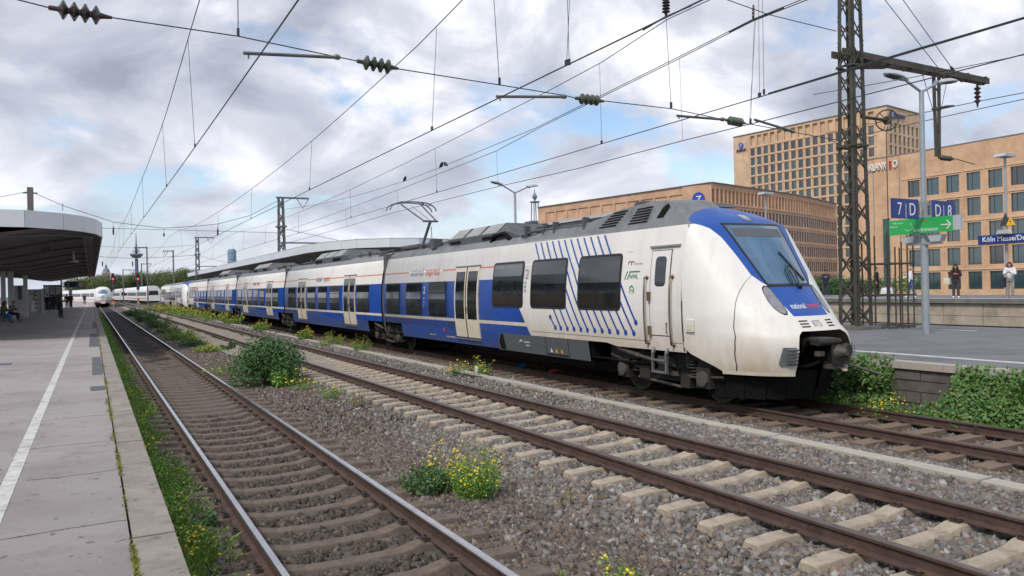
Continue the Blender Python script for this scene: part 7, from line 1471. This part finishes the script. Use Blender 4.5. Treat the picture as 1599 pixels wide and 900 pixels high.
P3_ = Vector((39.3, at(1578, 466, X=39.3).y, FZ+.014)); person('person in white shirt and grey trousers at the right edge of the far platform', P3_, radians(-70), 'c_white', 'c_greytrouser', 'h_brown', 'phone', 1.78, .05, .04, 'c_greytrouser'); bag('jacket_bundle', 'dark jacket carried over the arm of the person in the white shirt', 'jacket', (P3_.x-.1, P3_.y+.30, FZ+.55), (.16, .24, .5), 'c_navy', False)
P4_ = Vector((42.5, at(1369, 463, X=42.5).y, FZ)); person('person in black standing behind the bars of the cage', P4_, radians(20), 'c_black', 'c_black', 'h_dark', 'stand', 1.82)
P5_ = Vector((44, at(1290, 462, X=44).y, FZ)); person('person in dark jacket looking at a phone just right of the train nose', P5_, radians(-50), 'c_navy', 'c_navy', 'h_dark', 'phone', 1.80); bag('shopping_bags', 'pair of white shopping bags on the far platform behind the cage', 'bag', (42.3, at(1385, 463, X=42.3).y, FZ), (.3, .6, .55), 'c_white')
q = at(95, 497, Z=PZ); person('person with backpack standing on the near platform, looking at a phone', (q.x, 63, PZ), radians(80), 'c_dark', 'c_navy', 'h_brown', 'phone', 1.78, .12); bag('backpack', 'black backpack on the back of the standing person', 'backpack', (q.x-.32, 63, PZ+1.0), (.2, .34, .46), 'c_black', False)
q = at(104.5, 479, Y=112.); person('left one of two people in black coats near the clock', (q.x, 112, PZ), radians(170), 'c_black', 'c_black', 'h_dark', 'stand', 1.8); q = at(110.5, 478, Y=115.); person('right one of two people in black coats near the clock', (q.x, 115, PZ), radians(160), 'c_black', 'c_black', 'h_dark', 'stand', 1.84)
q = at(132, 474, Y=150.); person('small dark figure at the platform edge beside the fast train', (q.x, 150, PZ), radians(10), 'c_dark', 'c_black', 'h_dark', 'walk', 1.75)
q = at(74, 484, Y=99.); person('left one of two people in dark jackets and jeans before the glass shelter', (q.x, 99, PZ), radians(150), 'c_black', 'c_navy', 'h_dark', 'stand', 1.78); q = at(80, 484, Y=100.); person('right one of two people in dark jackets before the glass shelter', (q.x, 100, PZ), radians(200), 'c_black', 'c_navy', 'h_dark', 'stand', 1.74)
qa = at(4, 506, Y=56.); qb = at(17, 500, Y=60.)
person('seated person in olive top and bright blue jeans at the left frame edge', (qa.x, 56, PZ), radians(65), 'c_olive', 'c_brightjeans', 'h_brown', 'sit', 1.8, .1, .08); person('seated person in grey jacket with one leg stretched out at the left', (qb.x, 60, PZ), radians(65), 'c_slate', 'c_black', 'h_brown', 'sit', 1.78, 0, .10)
t = thing('bench', 'grey bench under the two seated people at the left', 'bench', (qa.x-.3, 58, PZ)); MB().box(qa.x-.38, qa.x+.12, 54.5, 62, PZ+.40, PZ+.45).build('seat', 'galvdark', t)
for y in (55, 58.2, 61.4): MB().box(qa.x-.25, qa.x+.0, y, y+.1, PZ, PZ+.40).build('leg', 'galvdark', t)
# small things on the gravel
q = at(735, 587, Z=-.12); t = thing('cable_coil', 'flat loop of black cable lying on the broken cable trough', 'cable', q); b = MB()
for k, rr in enumerate((.95, .85, 1.0)): b.tube([q+Vector((cos(a)*rr*.42+.03*k, sin(a)*rr*.95+.05*k, .04+.03*sin(a*2+k)+.02*k)) for a in np.linspace(0, 2*pi, 26)], .014, 5, cap=False)
b.build('loop', 'rubber', t); 
t = thing('lid_fragment', 'broken pale lid lying inside the cable loop', 'concrete lid', q+Vector((-.05, .3, 0))); MB().prism([q+Vector(v) for v in ((-.2, .1, .02), (.14, .02, .0), (.18, .62, .03), (-.15, .66, .05))], (0, 0, .06)).build('slab', 'trough', t)
t = thing('marker_post', 'short white metal post standing in the cable loop', 'post', q+Vector((.05, -.3, 0))); MB().box(q.x+.02, q.x+.06, q.y-.32, q.y-.24, q.z, q.z+.27).build('shaft', 'c_white', t); MB().box(q.x-.02, q.x+.10, q.y-.36, q.y-.18, q.z+.04, q.z+.07).build('foot', 'galv', t)
q = at(804, 575, Z=-.2); t = thing('litter', 'crumpled blue wrapper lying by the rail under the train', 'litter', q); b = MB(); b.grid([[q+Vector((.10*i+.03*((j*7+i*3) % 3), -.14*j, .03+.05*((i*5+j*3) % 4)*.6)) for j in range(4)] for i in range(3)]); b.build('sheet', mat('litter_blue', (.02, .22, .6), .4), t)
q = at(855, 584, Z=-.2); t = thing('litter', 'crumpled red wrapper lying by the rail under the train', 'litter', q); b = MB(); b.grid([[q+Vector((.09*i+.02*((j*5+i*3) % 3), -.15*j, .03+.05*((i*3+j*5) % 4)*.6)) for j in range(4)] for i in range(3)]); b.build('sheet', mat('litter_red', (.65, .10, .09), .5), t)
